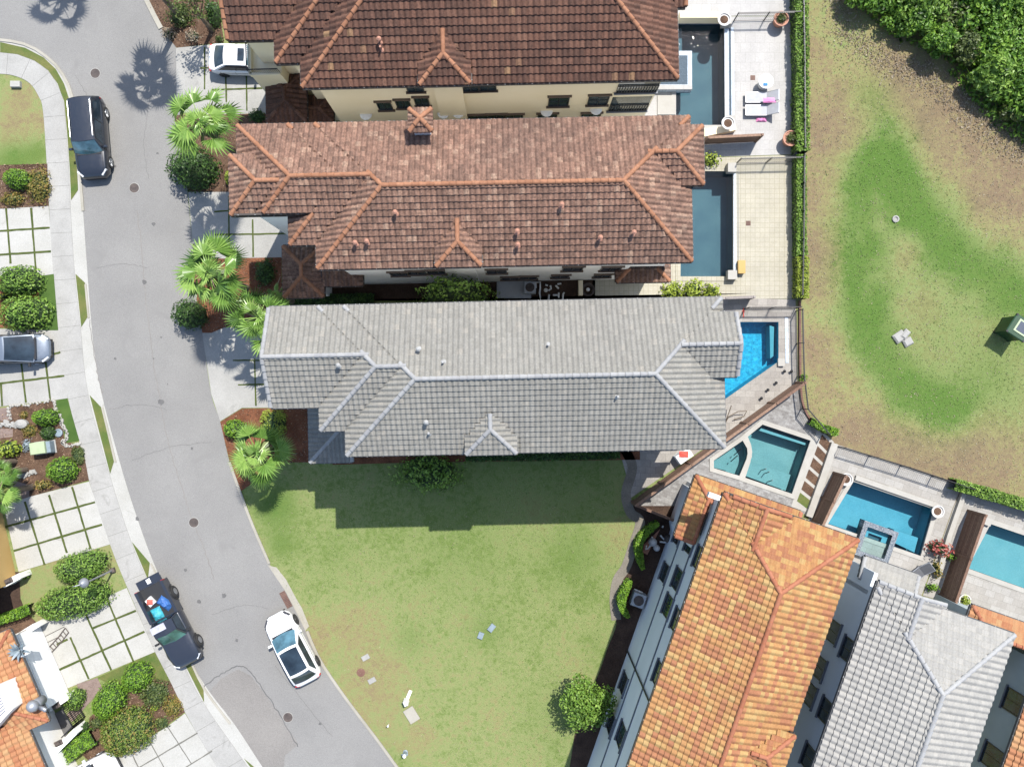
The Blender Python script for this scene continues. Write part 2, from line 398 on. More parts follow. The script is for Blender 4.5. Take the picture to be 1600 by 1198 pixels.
def roof_mesh(blocks, phi, tw=.30, ex=.34, amp=.06, thick=.058, rng=None, seg=6, caps=True, capr=.115):
    """tiled hip roofs: every tile is real geometry; overlapping blocks are merged into one skin"""
    rng = rng or random.Random(3)
    TV, TF, TA = [], [], []; capl = []
    prof = [amp*(0.5+0.5*math.cos(2*PI*(q/seg-.5)))**.8 for q in range(seg+1)]
    for bi, b in enumerate(blocks):
        ec = ex*math.cos(math.atan(b['p'])); ct = math.sqrt(1+b['p']**2)
        for s in b['hips']:
            P = plane_poly(b, s)
            if len(P) < 3: continue
            horiz = s in 'SN'
            ss = [(q[0] if horiz else q[1]) for q in P]; dd = [dside(b, s, *q) for q in P]
            def XY(sv, d):
                if s == 'S': return (sv, b['y0']+d)
                if s == 'N': return (sv, b['y1']-d)
                if s == 'W': return (b['x0']+d, sv)
                return (b['x1']-d, sv)
            flip = s in 'NW'
            edges = []      # clip lines
            n = len(P); cx = sum(q[0] for q in P)/n; cy = sum(q[1] for q in P)/n
            for i in range(n):
                a, c = P[i], P[(i+1) % n]
                if abs(dside(b,s,*a)) < 1e-5 and abs(dside(b,s,*c)) < 1e-5: continue
                ex_, ey_ = c[0]-a[0], c[1]-a[1]; l = math.hypot(ex_, ey_)
                if l < 1e-5: continue
                nx, ny = ey_/l, -ex_/l
                if (cx-a[0])*nx+(cy-a[1])*ny > 0: nx, ny = -nx, -ny
                edges.append((a, (nx, ny)))
            bm = bmesh.new(); lay = bm.faces.layers.float.new('tile')
            k1 = int(math.ceil(max(dd)/ec)); j0 = int(math.floor(min(ss)/tw)); j1 = int(math.ceil(max(ss)/tw))
            for k in range(k1):
                for j in range(j0, j1):
                    mx, my = XY((j+.5)*tw, (k+.5)*ec)
                    if any((mx-a[0])*nn[0]+(my-a[1])*nn[1] > .34 for a, nn in edges): continue
                    val = rng.random(); jit = rng.uniform(-.006, .006)
                    rows = []
                    for d, o, f in ((k*ec-(.05 if k == 0 else 0.012), -.01 if k else -.06, 1), (k*ec-(.05 if k == 0 else .012), thick+jit, 1), ((k+1)*ec, .0, .92)):
                        r = []
                        for q in range(seg+1):
                            x, y = XY((j+q/seg)*tw, d)
                            z = b['z'] + b['p']*(d+b['off'].get(s,0)) + (o+prof[q]*f)*ct
                            r.append(bm.verts.new((x, y, z)))
                        rows.append(r)
                    for u in range(2):
                        for q in range(seg):
                            vs = [rows[u][q], rows[u][q+1], rows[u+1][q+1], rows[u+1][q]]
                            fc = bm.faces.new(vs[::-1] if flip else vs); fc[lay] = val
            for a, nn in edges:
                bmesh.ops.bisect_plane(bm, geom=bm.verts[:]+bm.edges[:]+bm.faces[:], plane_co=(a[0],a[1],0), plane_no=(nn[0],nn[1],0), clear_outer=True)
            kill = []
            for fc in bm.faces:
                c = fc.calc_center_median(); x, y = c.x, c.y
                hb = b['z']+b['p']*(dside(b,s,x,y)+b['off'].get(s,0))
                for oi, ob in enumerate(blocks):
                    if oi == bi: continue
                    h = bh(ob, x, y)
                    if h > hb+.14 or (abs(h-hb) <= .03 and oi < bi): kill.append(fc); break
            bmesh.ops.delete(bm, geom=kill, context='FACES')
            base = len(TV); bm.verts.index_update()
            for v in bm.verts:
                X, Y = rot2(v.co.x, v.co.y, phi); TV.append((X, Y, v.co.z))
            for fc in bm.faces: TF.append([base+v.index for v in fc.verts]); TA.append(fc[lay])
            bm.free()
            # ridge, hip and rake caps
            if not caps: continue
            for i in range(n):
                a, c = P[i], P[(i+1) % n]
                l = math.hypot(c[0]-a[0], c[1]-a[1])
                if l < .25: continue
                kind = None; da = dside(b,s,*a); dc = dside(b,s,*c)
                for o in b['hips']:
                    if o != s and abs(dside(b,o,*a)+b['off'].get(o,0)-da-b['off'].get(s,0)) < 1e-4 and abs(dside(b,o,*c)+b['off'].get(o,0)-dc-b['off'].get(s,0)) < 1e-4:
                        kind = 'hip' if s < o else 'dup'
                if kind is None:
                    for o in SIDES:
                        if o not in b['hips'] and abs(dside(b,o,*a)) < 1e-4 and abs(dside(b,o,*c)) < 1e-4: kind = 'rake'
                if kind not in ('hip', 'rake'): continue
                if da > dc: a, c = c, a
                ux, uy = (c[0]-a[0])/l, (c[1]-a[1])/l; cl = .36; m = max(1, int(l/cl)); st = l/m; cap = MB()
                for q in range(m):
                    x, y = a[0]+ux*st*(q+.5), a[1]+uy*st*(q+.5); h = bh(b, x, y, .01)
                    if any(bh(ob, x, y) > h+.10 for ob in blocks if ob is not b): continue
                    nx, ny = -uy, ux
                    if kind == 'hip':
                        e = .2; U = union_h(blocks, x, y)
                        if U - .5*(union_h(blocks, x+nx*e, y+ny*e)+union_h(blocks, x-nx*e, y-ny*e)) < .3*b['p']*e*.7: continue
                    else:
                        if any(bh(ob, x+nx*.15*sg, y+ny*.15*sg) > h-.12 for ob in blocks if ob is not b for sg in (-1, 1)): continue
                    z0 = bh(b, a[0]+ux*st*q, a[1]+uy*st*q, .02); z1 = bh(b, a[0]+ux*st*(q+1), a[1]+uy*st*(q+1), .02)
                    val = rng.random(); V = []
                    for e, zz, rr in ((q-.02, z0+.055, capr*1.08), (q+1.06, z1+.02, capr*.92)):
                        for g in range(8):
                            t = PI*(g/7); ox = math.cos(t)*rr; oz = math.sin(t)*rr
                            X, Y = rot2(a[0]+ux*st*e+nx*ox, a[1]+uy*st*e+ny*ox, phi); V.append((X, Y, zz+oz))
                    cap.add(V, [(g, g+1, 9+g, 8+g) for g in range(7)]+[tuple(range(8))[::-1], tuple(range(8,16))], 0, val)
                if cap.v: capl.append(cap)
    return (TV, TF, TA), capl

class House:
    def __init__(s, name, label, phi_deg, blocks, tile, capm, wall, fascia='fascia', tw=.30, ex=.34, seed=1, overhang=.5, floor=0.0, amp=.062, group=None):
        s.phi = math.radians(phi_deg); s.blocks = blocks; s.wallm = wall
        bx = sum((b['x0']+b['x1'])/2 for b in blocks)/len(blocks); by = sum((b['y0']+b['y1'])/2 for b in blocks)/len(blocks)
        X, Y = rot2(bx, by, s.phi)
        s.root = thing(name, label, 'house', (X, Y, floor), group); s.tw = tw; s.ex = ex; s.ov = overhang
        s.tile = tile; s.capm = capm; s.fascia = fascia; s.amp = amp; s.floor = floor
        s.roof = s.add_roof('roof', blocks, seed)
        s.add_walls(blocks)
    def w(s, x, y, z): X, Y = rot2(x, y, s.phi); return Vector((X, Y, z))
    def add_roof(s, name, blocks, seed=1, tile=None, capm=None, caps=True, gut=True):
        (v, f, a), cap = roof_mesh(blocks, s.phi, s.tw, s.ex, amp=s.amp, rng=random.Random(seed), caps=caps)
        r = mk(name, v, f, M[tile or s.tile], s.root, attr=a)
        for c_ in cap: c_.build('ridge_cap', M[capm or s.capm], r)
        # fascia with gutter clips along the eaves
        g = MB(); rng = random.Random(seed+5)
        for bi, b in enumerate(blocks):
            for sd in SIDES:
                zc = b['z'] + b['p']*b['off'].get(sd, 0) - .003*bi
                horiz = sd in 'SN'; lo, hi = (b['x0'], b['x1']) if horiz else (b['y0'], b['y1'])
                n = max(1, int((hi-lo)/.25)); runs = []
                for i in range(n):
                    q = lo+(hi-lo)*(i+.5)/n
                    fix = {'W': b['x0'], 'E': b['x1'], 'S': b['y0'], 'N': b['y1']}[sd]; sg = -1 if sd in 'WS' else 1
                    x, y = (q, fix+sg*.08) if horiz else (fix+sg*.08, q)
                    if any(bh(ob, x, y) > zc-.3 for ob in blocks if ob is not b): continue
                    if sd not in b['hips']:      # gable end board follows the slope
                        hh = bh(b, *((q, fix) if horiz else (fix, q)), .01)
                    else: hh = zc
                    runs.append((lo+(hi-lo)*i/n, lo+(hi-lo)*(i+1)/n, hh))
                merged = []
                for r_ in runs:
                    if merged and abs(merged[-1][1]-r_[0]) < 1e-4 and abs(merged[-1][2]-r_[2]) < 1e-4: merged[-1][1] = r_[1]
                    else: merged.append(list(r_))
                for p0, p1, hh in merged:
                    ins = -.05; fx = fix - sg*ins
                    A_, B_ = ((p0, fx), (p1, fx)) if horiz else ((fx, p0), (fx, p1))
                    g.bar(s.w(A_[0], A_[1], hh-.10), s.w(B_[0], B_[1], hh-.10), .09, .17, 0)
                    if sd in b['hips'] and gut:
                        q = p0+.2
                        while q < p1-.1:
                            c_ = (q, fx+sg*.03) if horiz else (fx+sg*.03, q)
                            g.box(s.w(c_[0], c_[1], hh-.03), .035, .035, .025, s.phi, 1); q += s.tw*2.4*rng.choice((1, 1, 1.3))
        if g.v: g.build('gutter', [M[s.fascia], M['vent_grey']], r)
        return r
    def add_walls(s, blocks, name='wall', m=None, z0=None, ov=None):
        wl = MB(); so = MB(); ov = s.ov if ov is None else ov
        for i, b in enumerate(blocks):
            e = .004*i; x0, x1, y0, y1 = b['x0'], b['x1'], b['y0'], b['y1']
            def R(i_, j_, k): return [s.w(a_, b_, k)[:2] for a_, b_ in ((x0+i_, y0+j_), (x1-i_, y0+j_), (x1-i_, y1-j_), (x0+i_, y1-j_))]
            so.prism(R(.05+e, .05+e, 0), b['z']-.24-e, b['z']-.19-e)
            wl.prism(R(ov+e, ov+e, 0), (s.floor if z0 is None else z0), b['z']-.235-e)
            for sd in SIDES:        # gable triangles under the ridge
                if sd not in b['hips']:
                    fix = {'W': x0+.06, 'E': x1-.06, 'S': y0+.06, 'N': y1-.06}[sd]; horiz = sd in 'SN'
                    lo, hi = (x0, x1) if horiz else (y0, y1); md = (lo+hi)/2
                    P = []
                    for q in (lo+.1, md, hi-.1):
                        x, y = (q, fix) if horiz else (fix, q); P.append((x, y, bh(b, x, y)-.10))
                    Q = [s.w(*p) for p in P]
                    low = [s.w(P[0][0], P[0][1], b['z']-.2), s.w(P[2][0], P[2][1], b['z']-.2)]
                    inn = {'W': (.1,0), 'E': (-.1,0), 'S': (0,.1), 'N': (0,-.1)}[sd]; dv = s.w(inn[0], inn[1], 0)
                    V = [low[0], low[1], Q[2], Q[1], Q[0]]; V2 = [v+dv for v in V]
                    wl.add(V+V2, [(0,1,2,3,4),(9,8,7,6,5)]+[(k,(k+1)%5,5+(k+1)%5,5+k) for k in range(5)])
        wo = wl.build(name, M[m or s.wallm], s.root); so.build('soffit', M['trim_brown'], wo)
        return wo
    def hit(s, side, c, px, py):
        """photo pixel on the wall plane of that side -> (local coordinate along, z)"""
        dx, dy = rot2((px-800)/FPX, (599-py)/FPX, -s.phi)
        t = c/(dy if side in 'SN' else dx)
        return (t*(dx if side in 'SN' else dy), H0-t)
    def window(s, side, c, px, py, wd, ht, trim='trim_brown', rows=2, cols=2, header=True, dz=0, name='window'):
        a, z = s.hit(side, c, px, py); z += dz
        sg = -1 if side in 'WS' else 1
        def P(u, k, o): return s.w(a+u, c+sg*o, z+k) if side in 'SN' else s.w(c+sg*o, a+u, z+k)
        f = MB(); hw, hh = wd/2, ht/2; t = .05
        f.bar(P(-hw, hh, .03), P(hw, hh, .03), .07, t); f.bar(P(-hw, -hh, .03), P(hw, -hh, .03), .07, t)
        f.bar(P(-hw, -hh, .033), P(-hw, hh, .033), .07, t); f.bar(P(hw, -hh, .033), P(hw, hh, .033), .07, t)
        for i in range(1, cols): f.bar(P(-hw+wd*i/cols, -hh, .028), P(-hw+wd*i/cols, hh, .028), .04, .035)
        for i in range(1, rows): f.bar(P(-hw, -hh+ht*i/rows, .026), P(hw, -hh+ht*i/rows, .026), .04, .03)
        fo = f.build(name, M['frame_dark'], s.root)
        g = MB(); g.bar(P(-hw, 0, .012), P(hw, 0, .012), .02, ht); g.build('pane', M['glass'], fo)
        if header:
            h = MB(); h.bar(P(-hw-.12, hh+.10, .05), P(hw+.12, hh+.10, .05), .12, .12); h.build('lintel', M[trim], fo)
            h = MB(); h.bar(P(-hw-.12, -hh-.07, .06), P(hw+.12, -hh-.07, .06), .14, .09); h.build('sill', M[trim], fo)
        return fo
    def balcony(s, side, c, px, py, wd, ht, dz=0):
        a, z = s.hit(side, c, px, py); z += dz; sg = -1 if side in 'WS' else 1
        def P(u, k, o): return s.w(a+u, c+sg*o, z+k) if side in 'SN' else s.w(c+sg*o, a+u, z+k)
        g = MB(); g.bar(P(-wd/2, 0, .01), P(wd/2, 0, .01), .02, ht); bo = g.build('balcony_opening', M['glass'], s.root)
        r = MB(); zt = -ht/2+1.0
        r.bar(P(-wd/2, zt, .06), P(wd/2, zt, .06), .05, .05); r.bar(P(-wd/2, -ht/2+.08, .06), P(wd/2, -ht/2+.08, .06), .05, .05)
        n = int(wd/.14)
        for i in range(n+1): r.bar(P(-wd/2+wd*i/n, -ht/2+.08, .06), P(-wd/2+wd*i/n, zt, .06), .025, .025)
        r.build('railing', M['metal_black'], bo)
        h = MB(); h.bar(P(-wd/2-.1, -ht/2-.08, .05), P(wd/2+.1, -ht/2-.08, .05), .14, .14); h.build('sill', M['trim_grey'], bo)
    def on_roof(s, px, py, blocks=None):
        z = 11.0
        for _ in range(8):
            x, y = Lc(px, py, z, s.phi); h = union_h(blocks or s.blocks, x, y)
            if h < 0: break
            z = h
        return at(px, py, z)
    def vent(s, px, py, kind='pipe', m='pvc'):
        p = s.on_roof(px, py); b = MB(); rng = random.Random(int(px*7+py))
        b.tube([p+Vector((0,0,-.2)), p+Vector((0,0,.42))], .055, 10); b.lathe((p.x,p.y,p.z+.0), [(.17,-.05),(.15,.03),(.075,.10)], 12)
        if kind == 'hood': b.lathe((p.x,p.y,p.z+.36), [(.05,0),(.11,.03),(.12,.08),(.04,.16)], 12)
        b.build('roof_vent', M[m], s.root)

# ---- house with the grey tiled roof (middle)
Z3 = 10.7; f3 = math.radians(1.25)
def X3(px, py, z=Z3): return Lc(px, py, z, f3)[0]
def Y3(px, py, z=Z3): return Lc(px, py, z, f3)[1]
N3 = Y3(775, 473)
b3 = [BL(X3(542,710), X3(1132,697), Y3(840,705), N3, Z3),
      BL(X3(501,672), X3(840,672), Y3(520,672), N3, Z3, hips='WSN'),
      BL(X3(422,560), X3(700,600), Y3(460,636), N3, Z3, hips='SN'),
      BL(X3(1000,560), X3(1147,540), Y3(1130,588), Y3(1148,489), Z3+.55*(N3-Y3(1148,489)), hips='SN'),
      BL(X3(728,708,11.2), X3(807,708,11.2), Y3(767,709,11.2), Y3(767,709,11.2)+3.2, Z3+.5, hips='WES')]
h3 = House('townhouse', 'long townhouse with a plain light grey tiled roof beside the empty lawn', 1.25, b3, 'tile_grey', 'cap_grey', 'stucco_pale', 'fascia_grey', tw=.265, ex=.30, seed=11, amp=.065)
for q in ((531,571),(655,546),(667,659)): h3.vent(*q, 'hood', 'vent_grey')
for q in ((693,566),(671,676),(856,539),(964,619)): h3.vent(*q, 'pipe', 'vent_grey')
for k in range(7):      # windows of the side walls
    x_ = b3[0]['x0']+1.6+k*2.9
    for z_ in (2.0, 5.3, 8.4):
        p_ = h3.w(x_, b3[0]['y0']+.5, z_); k_ = FPX/(H0-z_)
        if k != 3: h3.window('S', b3[0]['y0']+.5, 800+p_.x*k_, 599-p_.y*k_, 1.0, 1.4, trim='trim_grey')
# lower entry roof in the house's shade
zp = 4.2
pb = [BL(X3(484,700,zp), X3(550,700,zp), Y3(500,722,zp), Y3(500,690,zp)+3.2, zp, .32, 'WS')]
h3.add_roof('porch_roof', pb, 4, caps=True); h3.add_walls([BL(pb[0]['x0'], pb[0]['x1'], pb[0]['y0'], pb[0]['y1'], zp)], 'porch_wall', ov=.35)

# ---- rust coloured roof, second from the top
Z2 = 10.7; f2 = math.radians(1.15)
def X2(px, py, z=Z2): return Lc(px, py, z, f2)[0]
def Y2(px, py, z=Z2): return Lc(px, py, z, f2)[1]
N2 = Y2(790, 188)
offS = Y2(412,338)-Y2(475,382)
b2 = [BL(X2(496,419), X2(1081,409), Y2(790,414), N2, Z2),
      BL(X2(453,382), X2(840,382), Y2(475,382), N2, Z2, hips='WSN'),
      BL(X2(372,240), X2(700,240), Y2(412,338), N2, Z2, hips='WSN', off={'S': offS}),
      BL(X2(366,300), X2(520,300), Y2(400,339), Y2(400,247), Z2+.55, hips='WSN'),
      BL(X2(950,240), X2(1096,245), Y2(1080,291), Y2(1080,200), Z2+.55*(N2-Y2(1080,200)), hips='ESN'),
      BL(X2(681,414,11.2), X2(752,414,11.2), Y2(715,416,11.2), Y2(715,416,11.2)+3.0, Z2+.5, hips='WES')]
h2 = House('townhouse', 'townhouse with a weathered rust brown tiled roof and a small square chimney', 1.15, b2, 'tile_rust', 'cap_terra', 'stucco_white', tw=.27, ex=.33, seed=12, amp=.075)
for q in ((619,334),(557,381),(575,379),(877,322),(808,363),(809,384),(937,373),(989,365)): h2.vent(*q, 'hood', 'terracotta')
# chimney with its own hipped cap
zc = 12.3; cx, cy = Lc(657, 188, zc, f2); R_ = .56
ch = MB(); ch.prism([h2.w(cx+i*.4, cy+j*.4, 0)[:2] for i, j in ((-1,-1),(1,-1),(1,1),(-1,1))], 9.5, zc-.02)
cho = ch.build('chimney', M['stucco_white'], h2.root)
(v_, f_, a_), cp_ = roof_mesh([BL(cx-R_, cx+R_, cy-R_, cy+R_, zc, .6)], f2, .2, .25, rng=random.Random(5))
mk('chimney_cap', v_, f_, M['tile_rust'], cho, attr=a_); [q.build('ridge_cap', M['cap_terra'], cho) for q in cp_]
zp = 4.4
h2.add_roof('porch_roof', [BL(X2(443,424,zp), X2(505,424,zp), Y2(475,464,zp), Y2(475,384,zp), zp, .45)], 6)
h2.add_walls([BL(X2(446,424,zp), X2(502,424,zp), Y2(475,462,zp), Y2(475,386,zp), zp)], 'porch_wall', ov=.35)
h2.add_roof('patio_roof', [BL(X2(963,425,zp), X2(1046,425,zp), Y2(1000,440,zp), Y2(1000,400,zp), zp, .3, 'WES')], 7, caps=True)
h2.add_roof('side_roof', [BL(X2(505,432,zp), X2(566,432,zp), Y2(530,446,zp), Y2(530,415,zp), zp, .3, 'ES')], 8, caps=False)
c2 = b2[0]['y0']+.5
for px, py in ((623,427),(651,425),(681,424)): h2.window('S', c2, px, py, .95, 1.5, rows=1)
for px, py in ((776,423),(895,419),(955,419)): h2.window('S', c2, px, py, 1.1, 1.6)
for px, py in ((797,434),(826,433),(876,431),(942,430)): h2.window('S', c2, px, py, 1.0, 1.3)
h2.balcony('S', c2, 1010, 420, 2.2, 2.2)

# ---- dark brown roof and cream wall at the top
Z1 = 10.7; f1 = math.radians(1.35)
def X1(px, py, z=Z1): return Lc(px, py, z, f1)[0]
def Y1(px, py, z=Z1): return Lc(px, py, z, f1)[1]
S1 = Y1(760,130); N1 = S1+7.5
b1 = [BL(X1(472,138), X1(1059,123), S1, N1, Z1),
      BL(X1(431,97), X1(840,97), Y1(450,98), N1, Z1, hips='WSN'),
      BL(X1(356,60), X1(700,60), Y1(395,62), N1, Z1, hips='SN'),
      BL(X1(950,10), X1(1071,10), Y1(1050,11), N1+.6, Z1, hips='SN'),
      BL(X1(655,130,11.2), X1(735,130,11.2), Y1(694,132,11.2), Y1(694,132,11.2)+3.2, Z1+.5, hips='WES')]
h1 = House('townhouse', 'townhouse with a dark brown tiled roof and long cream side wall at the top edge', 1.35, b1, 'tile_brown', 'cap_terra', 'stucco_cream', tw=.285, ex=.385, seed=13, amp=.075)
h1.vent(594, 66, 'hood', 'terracotta'); h1.vent(596, 78, 'pipe', 'terracotta')
c1 = S1+.5
for px, py in ((648,136),(735,135),(762,134)): h1.window('S', c1, px, py, .85, 1.2, rows=1)
for px, py in ((601,165),(630,162),(659,158)): h1.window('S', c1, px, py, .75, 1.3, rows=1)
for px, py in ((873,158),(935,156)): h1.window('S', c1, px, py, 1.1, 1.5)
for px, py in ((855,183),(802,184),(776,184),(747,185),(923,182)): h1.window('S', c1, px, py, 1.1, 1.3)
h1.balcony('S', c1, 998, 133, 2.2, 2.0); h1.balcony('S', c1, 984, 162, 2.2, 2.2)
for px, py in ((572,179),(693,177),(716,176),(854,174),(931,171)):  # small white half-round bowls set on the cream wall
    a, z = h1.hit('S', c1, px, py); p = h1.w(a, c1, z); b = MB()
    b.lathe((p.x, p.y, p.z), [(.10,-.14),(.26,-.05),(.36,.06),(.34,.09)], 14); b.build('wall_half_round', M['white_paint'], h1.root, smooth=True)
zp = 4.6
h1.add_roof('porch_roof', [BL(X1(417,150,zp), X1(478,150,zp), Y1(450,190,zp), Y1(450,112,zp), zp, .42, 'WESN')], 6, tile='tile_brown', capm='tile_brown')
h1.add_roof('porch_roof', [BL(X1(478,170,zp-.8), X1(520,170,zp-.8), Y1(500,191,zp-.8), Y1(500,150,zp-.8), zp-.8, .35, 'ESN')], 16, tile='tile_brown', capm='tile_brown')
h1.add_walls([BL(X1(420,150,zp), X1(476,150,zp), Y1(450,188,zp), Y1(450,114,zp), zp)], 'porch_wall', ov=.4)
# projecting garage bay with a railed balcony, at the west end
zb = 7.3
bx0, bx1 = X1(384,75,zb), X1(432,75,zb); by0, by1 = Y1(420,108,zb), Y1(420,60,zb)
g = MB(); g.prism([h1.w(*q, 0)[:2] for q in ((bx0,by0),(bx1,by0),(bx1,by1),(bx0,by1))], 0, zb-.9)
for q0, q1 in (((bx0,by0),(bx1,by0)), ((bx0,by0),(bx0,by1))): g.bar(h1.w(*q0, zb-.75), h1.w(*q1, zb-.75), .16, .3)
bay = g.build('garage_bay', M['stucco_cream'], h1.root)
g = MB(); n = 16
for q0, q1 in (((bx0,by0),(bx1,by0)), ((bx0,by0),(bx0,by1))):
    A_, B_ = h1.w(*q0, zb), h1.w(*q1, zb); g.bar(A_, B_, .05, .05)
    for i in range(n+1): p = A_.lerp(B_, i/n); g.bar(p-Vector((0,0,.6)), p, .022, .022)
g.build('railing', M['metal_black'], bay)

# ---- orange roof and blue-grey wall, lower right
f4 = math.radians(-19.3); Z4 = 10.3
def X4(px, py, z=Z4): return Lc(px, py, z, f4)[0]
def Y4(px, py, z=Z4): return Lc(px, py, z, f4)[1]
W4 = X4(1126,786); E4 = X4(1341,843)
b4 = [BL(W4, E4, Y4(982,1198)-6, Y4(1341,843), Z4),
      BL(W4, X4(1248,801), Y4(1150,1000), Y4(1213,799), Z4, hips='WE'),
      BL(E4-3.4, E4+.02, Y4(1243,1149,10.8)-2.6, Y4(1243,1149,10.8), Z4+.5, hips='ESN')]
h4 = House('townhouse', 'townhouse with a mottled orange and yellow tiled roof and blue-grey shaded side wall', -19.3, b4, 'tile_orange', 'cap_orange', 'stucco_blue', tw=.31, ex=.29, seed=14)
c4 = W4+.5
for px, py in ((1060,836),(1039,895),(975,1068),(955,1130)): h4.window('W', c4, px, py, 1.0, 1.5, trim='trim_grey', rows=1)
for px, py in ((1079,848),(1059,905),(1044,947),(971,1149)): h4.window('W', c4, px, py, 1.1, 1.6, trim='trim_grey', rows=1)
for px, py in ((1093,872),(1058,970),(1029,1054)): h4.window('W', c4, px, py, 1.1, 1.5, trim='trim_grey', rows=1)
g = MB()
y0_, y1_ = b4[0]['y0']+.6, Y4(1126,786)
for z in (3.3, 6.3): g.bar(h4.w(c4-.03, y0_, z), h4.w(c4-.03, y1_, z), .07, .10)
g.build('string_course', M['trim_grey'], h4.root)
a, z = h4.hit('W', c4, 998, 1055); g = MB(); g.tube([h4.w(c4-.07, a, .1), h4.w(c4-.07, a, Z4-.25), h4.w(c4-.4, a, Z4-.1)], .05, 8)
g.build('downpipe', M['metal_black'], h4.root)
zs = 6.6
xs, ys = X4(1062,815,zs), Y4(1087,742,zs)
h4.add_roof('skirt_roof', [BL(xs, xs+1.0, Y4(1058,838,zs), ys, zs, .45, 'WN'), BL(xs, X4(1250,802,zs), ys-1.1, ys, zs, .45, 'WN')], 9)
g = MB(); pts = [(W4+.5, Y4(1126,786)-3.2), (W4+.5, ys-1.0), (xs+1.0, ys-1.0), (xs+1.0, Y4(1058,838,zs))]
g.prism([h4.w(*q, 0)[:2] for q in pts], 0, zs-.1); tb = g.build('terrace_block', M['stucco_blue'], h4.root)
g = MB(); g.prism([h4.w(*q, 0)[:2] for q in ((xs+1.05, Y4(1085,826,zs)), (W4+.2, Y4(1085,826,zs)), (W4+.2, ys-1.25), (xs+1.05, ys-1.25))], zs-.1, zs-.04); g.build('terrace_floor', M['concrete'], tb)
g = MB(); A_, B_ = h4.w(xs+1.08, Y4(1080,828,zs), zs+.9), h4.w(xs+1.08, ys-1.2, zs+.9); g.bar(A_, B_, .06, .05)
for i in range(22): p = A_.lerp(B_, i/21); g.bar(p-Vector((0,0,.95)), p, .03, .03)
g.build('railing', M['metal_black'], tb)
g = MB(); p = h4.w(W4+.3, ys-.6, 9.9); g.box(p, 2.0, .25, .35, f4); g.build('beam', M['white_paint'], tb)

# ---- pale grey roof at the lower right
Z5 = 10.3
W5 = X4(1364,933); E5 = X4(1585,991)
b5 = [BL(W5, E5, Y4(1271,1198)-6, Y4(1585,991), Z5),
      BL(W5, X4(1480,938), Y4(1420,1100), Y4(1464,940), Z5, hips='WE')]
h5 = House('townhouse', 'townhouse with a very pale grey tiled roof beside the orange roof', -19.3, b5, 'tile_pale', 'cap_pale', 'stucco_blue', 'fascia_grey', tw=.33, ex=.31, seed=15)
c5 = W5+.5
for px, py in ((1302,986),(1280,1042),(1265,1084)): h5.window('W', c5, px, py, 1.1, 1.5, trim='trim_grey', rows=1)
for px, py in ((1327,1016),(1292,1112),(1265,1185)): h5.window('W', c5, px, py, 1.1, 1.5, trim='trim_grey', rows=1)
zq = 7.0
h5.add_roof('terrace_roof', [BL(W5+.5, X4(1480,938), Y4(1464,940)-.4, Y4(1430,903,zq)+.2, zq, .25, 'N')], 19)
g = MB(); q = Y4(1352,915, 9); g.prism([h5.w(*t, 0)[:2] for t in ((W5+.5, Y4(1464,940)-1), (W5+.7, Y4(1464,940)-1), (W5+.7, q+.8), (W5+.5, q+.8))], 0, 8.6)
g.build('terrace_wall', M['stucco_blue'], h5.root)

# ---- peach roof in the lower right corner
Z6 = 6.8; W6 = X4(1600,1107,Z6)
b6 = [BL(W6, W6+7.4, Y4(1569,1198,Z6)-6, Y4(1640,1028,Z6), Z6)]
h6 = House('townhouse', 'townhouse with a peach tiled roof and grey wall, cut off by the right edge', -19.3, b6, 'tile_peach', 'cap_orange', 'stucco_grey', 'fascia_grey', tw=.33, ex=.30, seed=16)
c6 = W6+.5
for px, py in ((1585,1097),(1551,1183)): h6.window('W', c6, px, py, 1.2, 1.7, trim='trim_grey', rows=1)
zq = 4.6; yq = Y4(1519,945,zq)
h6.add_roof('patio_roof', [BL(X4(1519,946,zq), X4(1519,946,zq)+6.5, yq-1.3, yq, zq, .35, 'WN')], 18)
h6.add_walls([BL(X4(1519,946,zq)+.1, X4(1519,946,zq)+6.5, yq-1.4, yq-.1, zq)], 'patio_wall', ov=.3)

# ---- low garage roofs at the left edge
f7 = math.radians(23.4); Z7 = 3.5
def X7(px, py, z=Z7): return Lc(px, py, z, f7)[0]
def Y7(px, py, z=Z7): return Lc(px, py, z, f7)[1]
E7a = X7(46,1056); E7b = X7(53,1160)
b7 = [BL(E7a-8.6, E7a, Y7(76,1125), Y7(14,984), Z7, .42), BL(E7b-8.0, E7b, Y7(68,1196)-5, Y7(42,1118), Z7, .42, 'WES')]
h7 = House('garage_house', 'house with a low peach tiled roof in the lower left corner', 23.4, b7, 'tile_peach', 'cap_orange', 'stucco_pale', 'fascia_grey', tw=.33, ex=.32, seed=17)
g = MB(); P_ = PXZ([(-40,1085),(6,1068),(19,1108),(-20,1150)], 4.9); g.prism([(q.x,q.y) for q in P_], 3.6, 4.9); up = g.build('roof_terrace', M['stucco_pale'], h7.root)
c_ = sum(P_, Vector())/4; g = MB()
for i in range(9):
    q0, q1 = P_[1].lerp(P_[2], .12+.09*i), P_[0].lerp(P_[3], .12+.09*i); g.bar(q0.lerp(q1, .2)+Vector((0,0,.03)), q1+Vector((0,0,.03)), .06, .05)
g.build('roof_grille', M['metal_grey'], up)
# garage door in the sunlit wall
g = MB(); yc = (b7[0]['y0']+b7[0]['y1'])/2
for i in range(4): g.bar(h7.w(E7a-.47, yc-2.4, .35+.58*i), h7.w(E7a-.47, yc+2.4, .35+.58*i), .05, .55)
g.build('garage_door', M['white_paint'], h7.root)
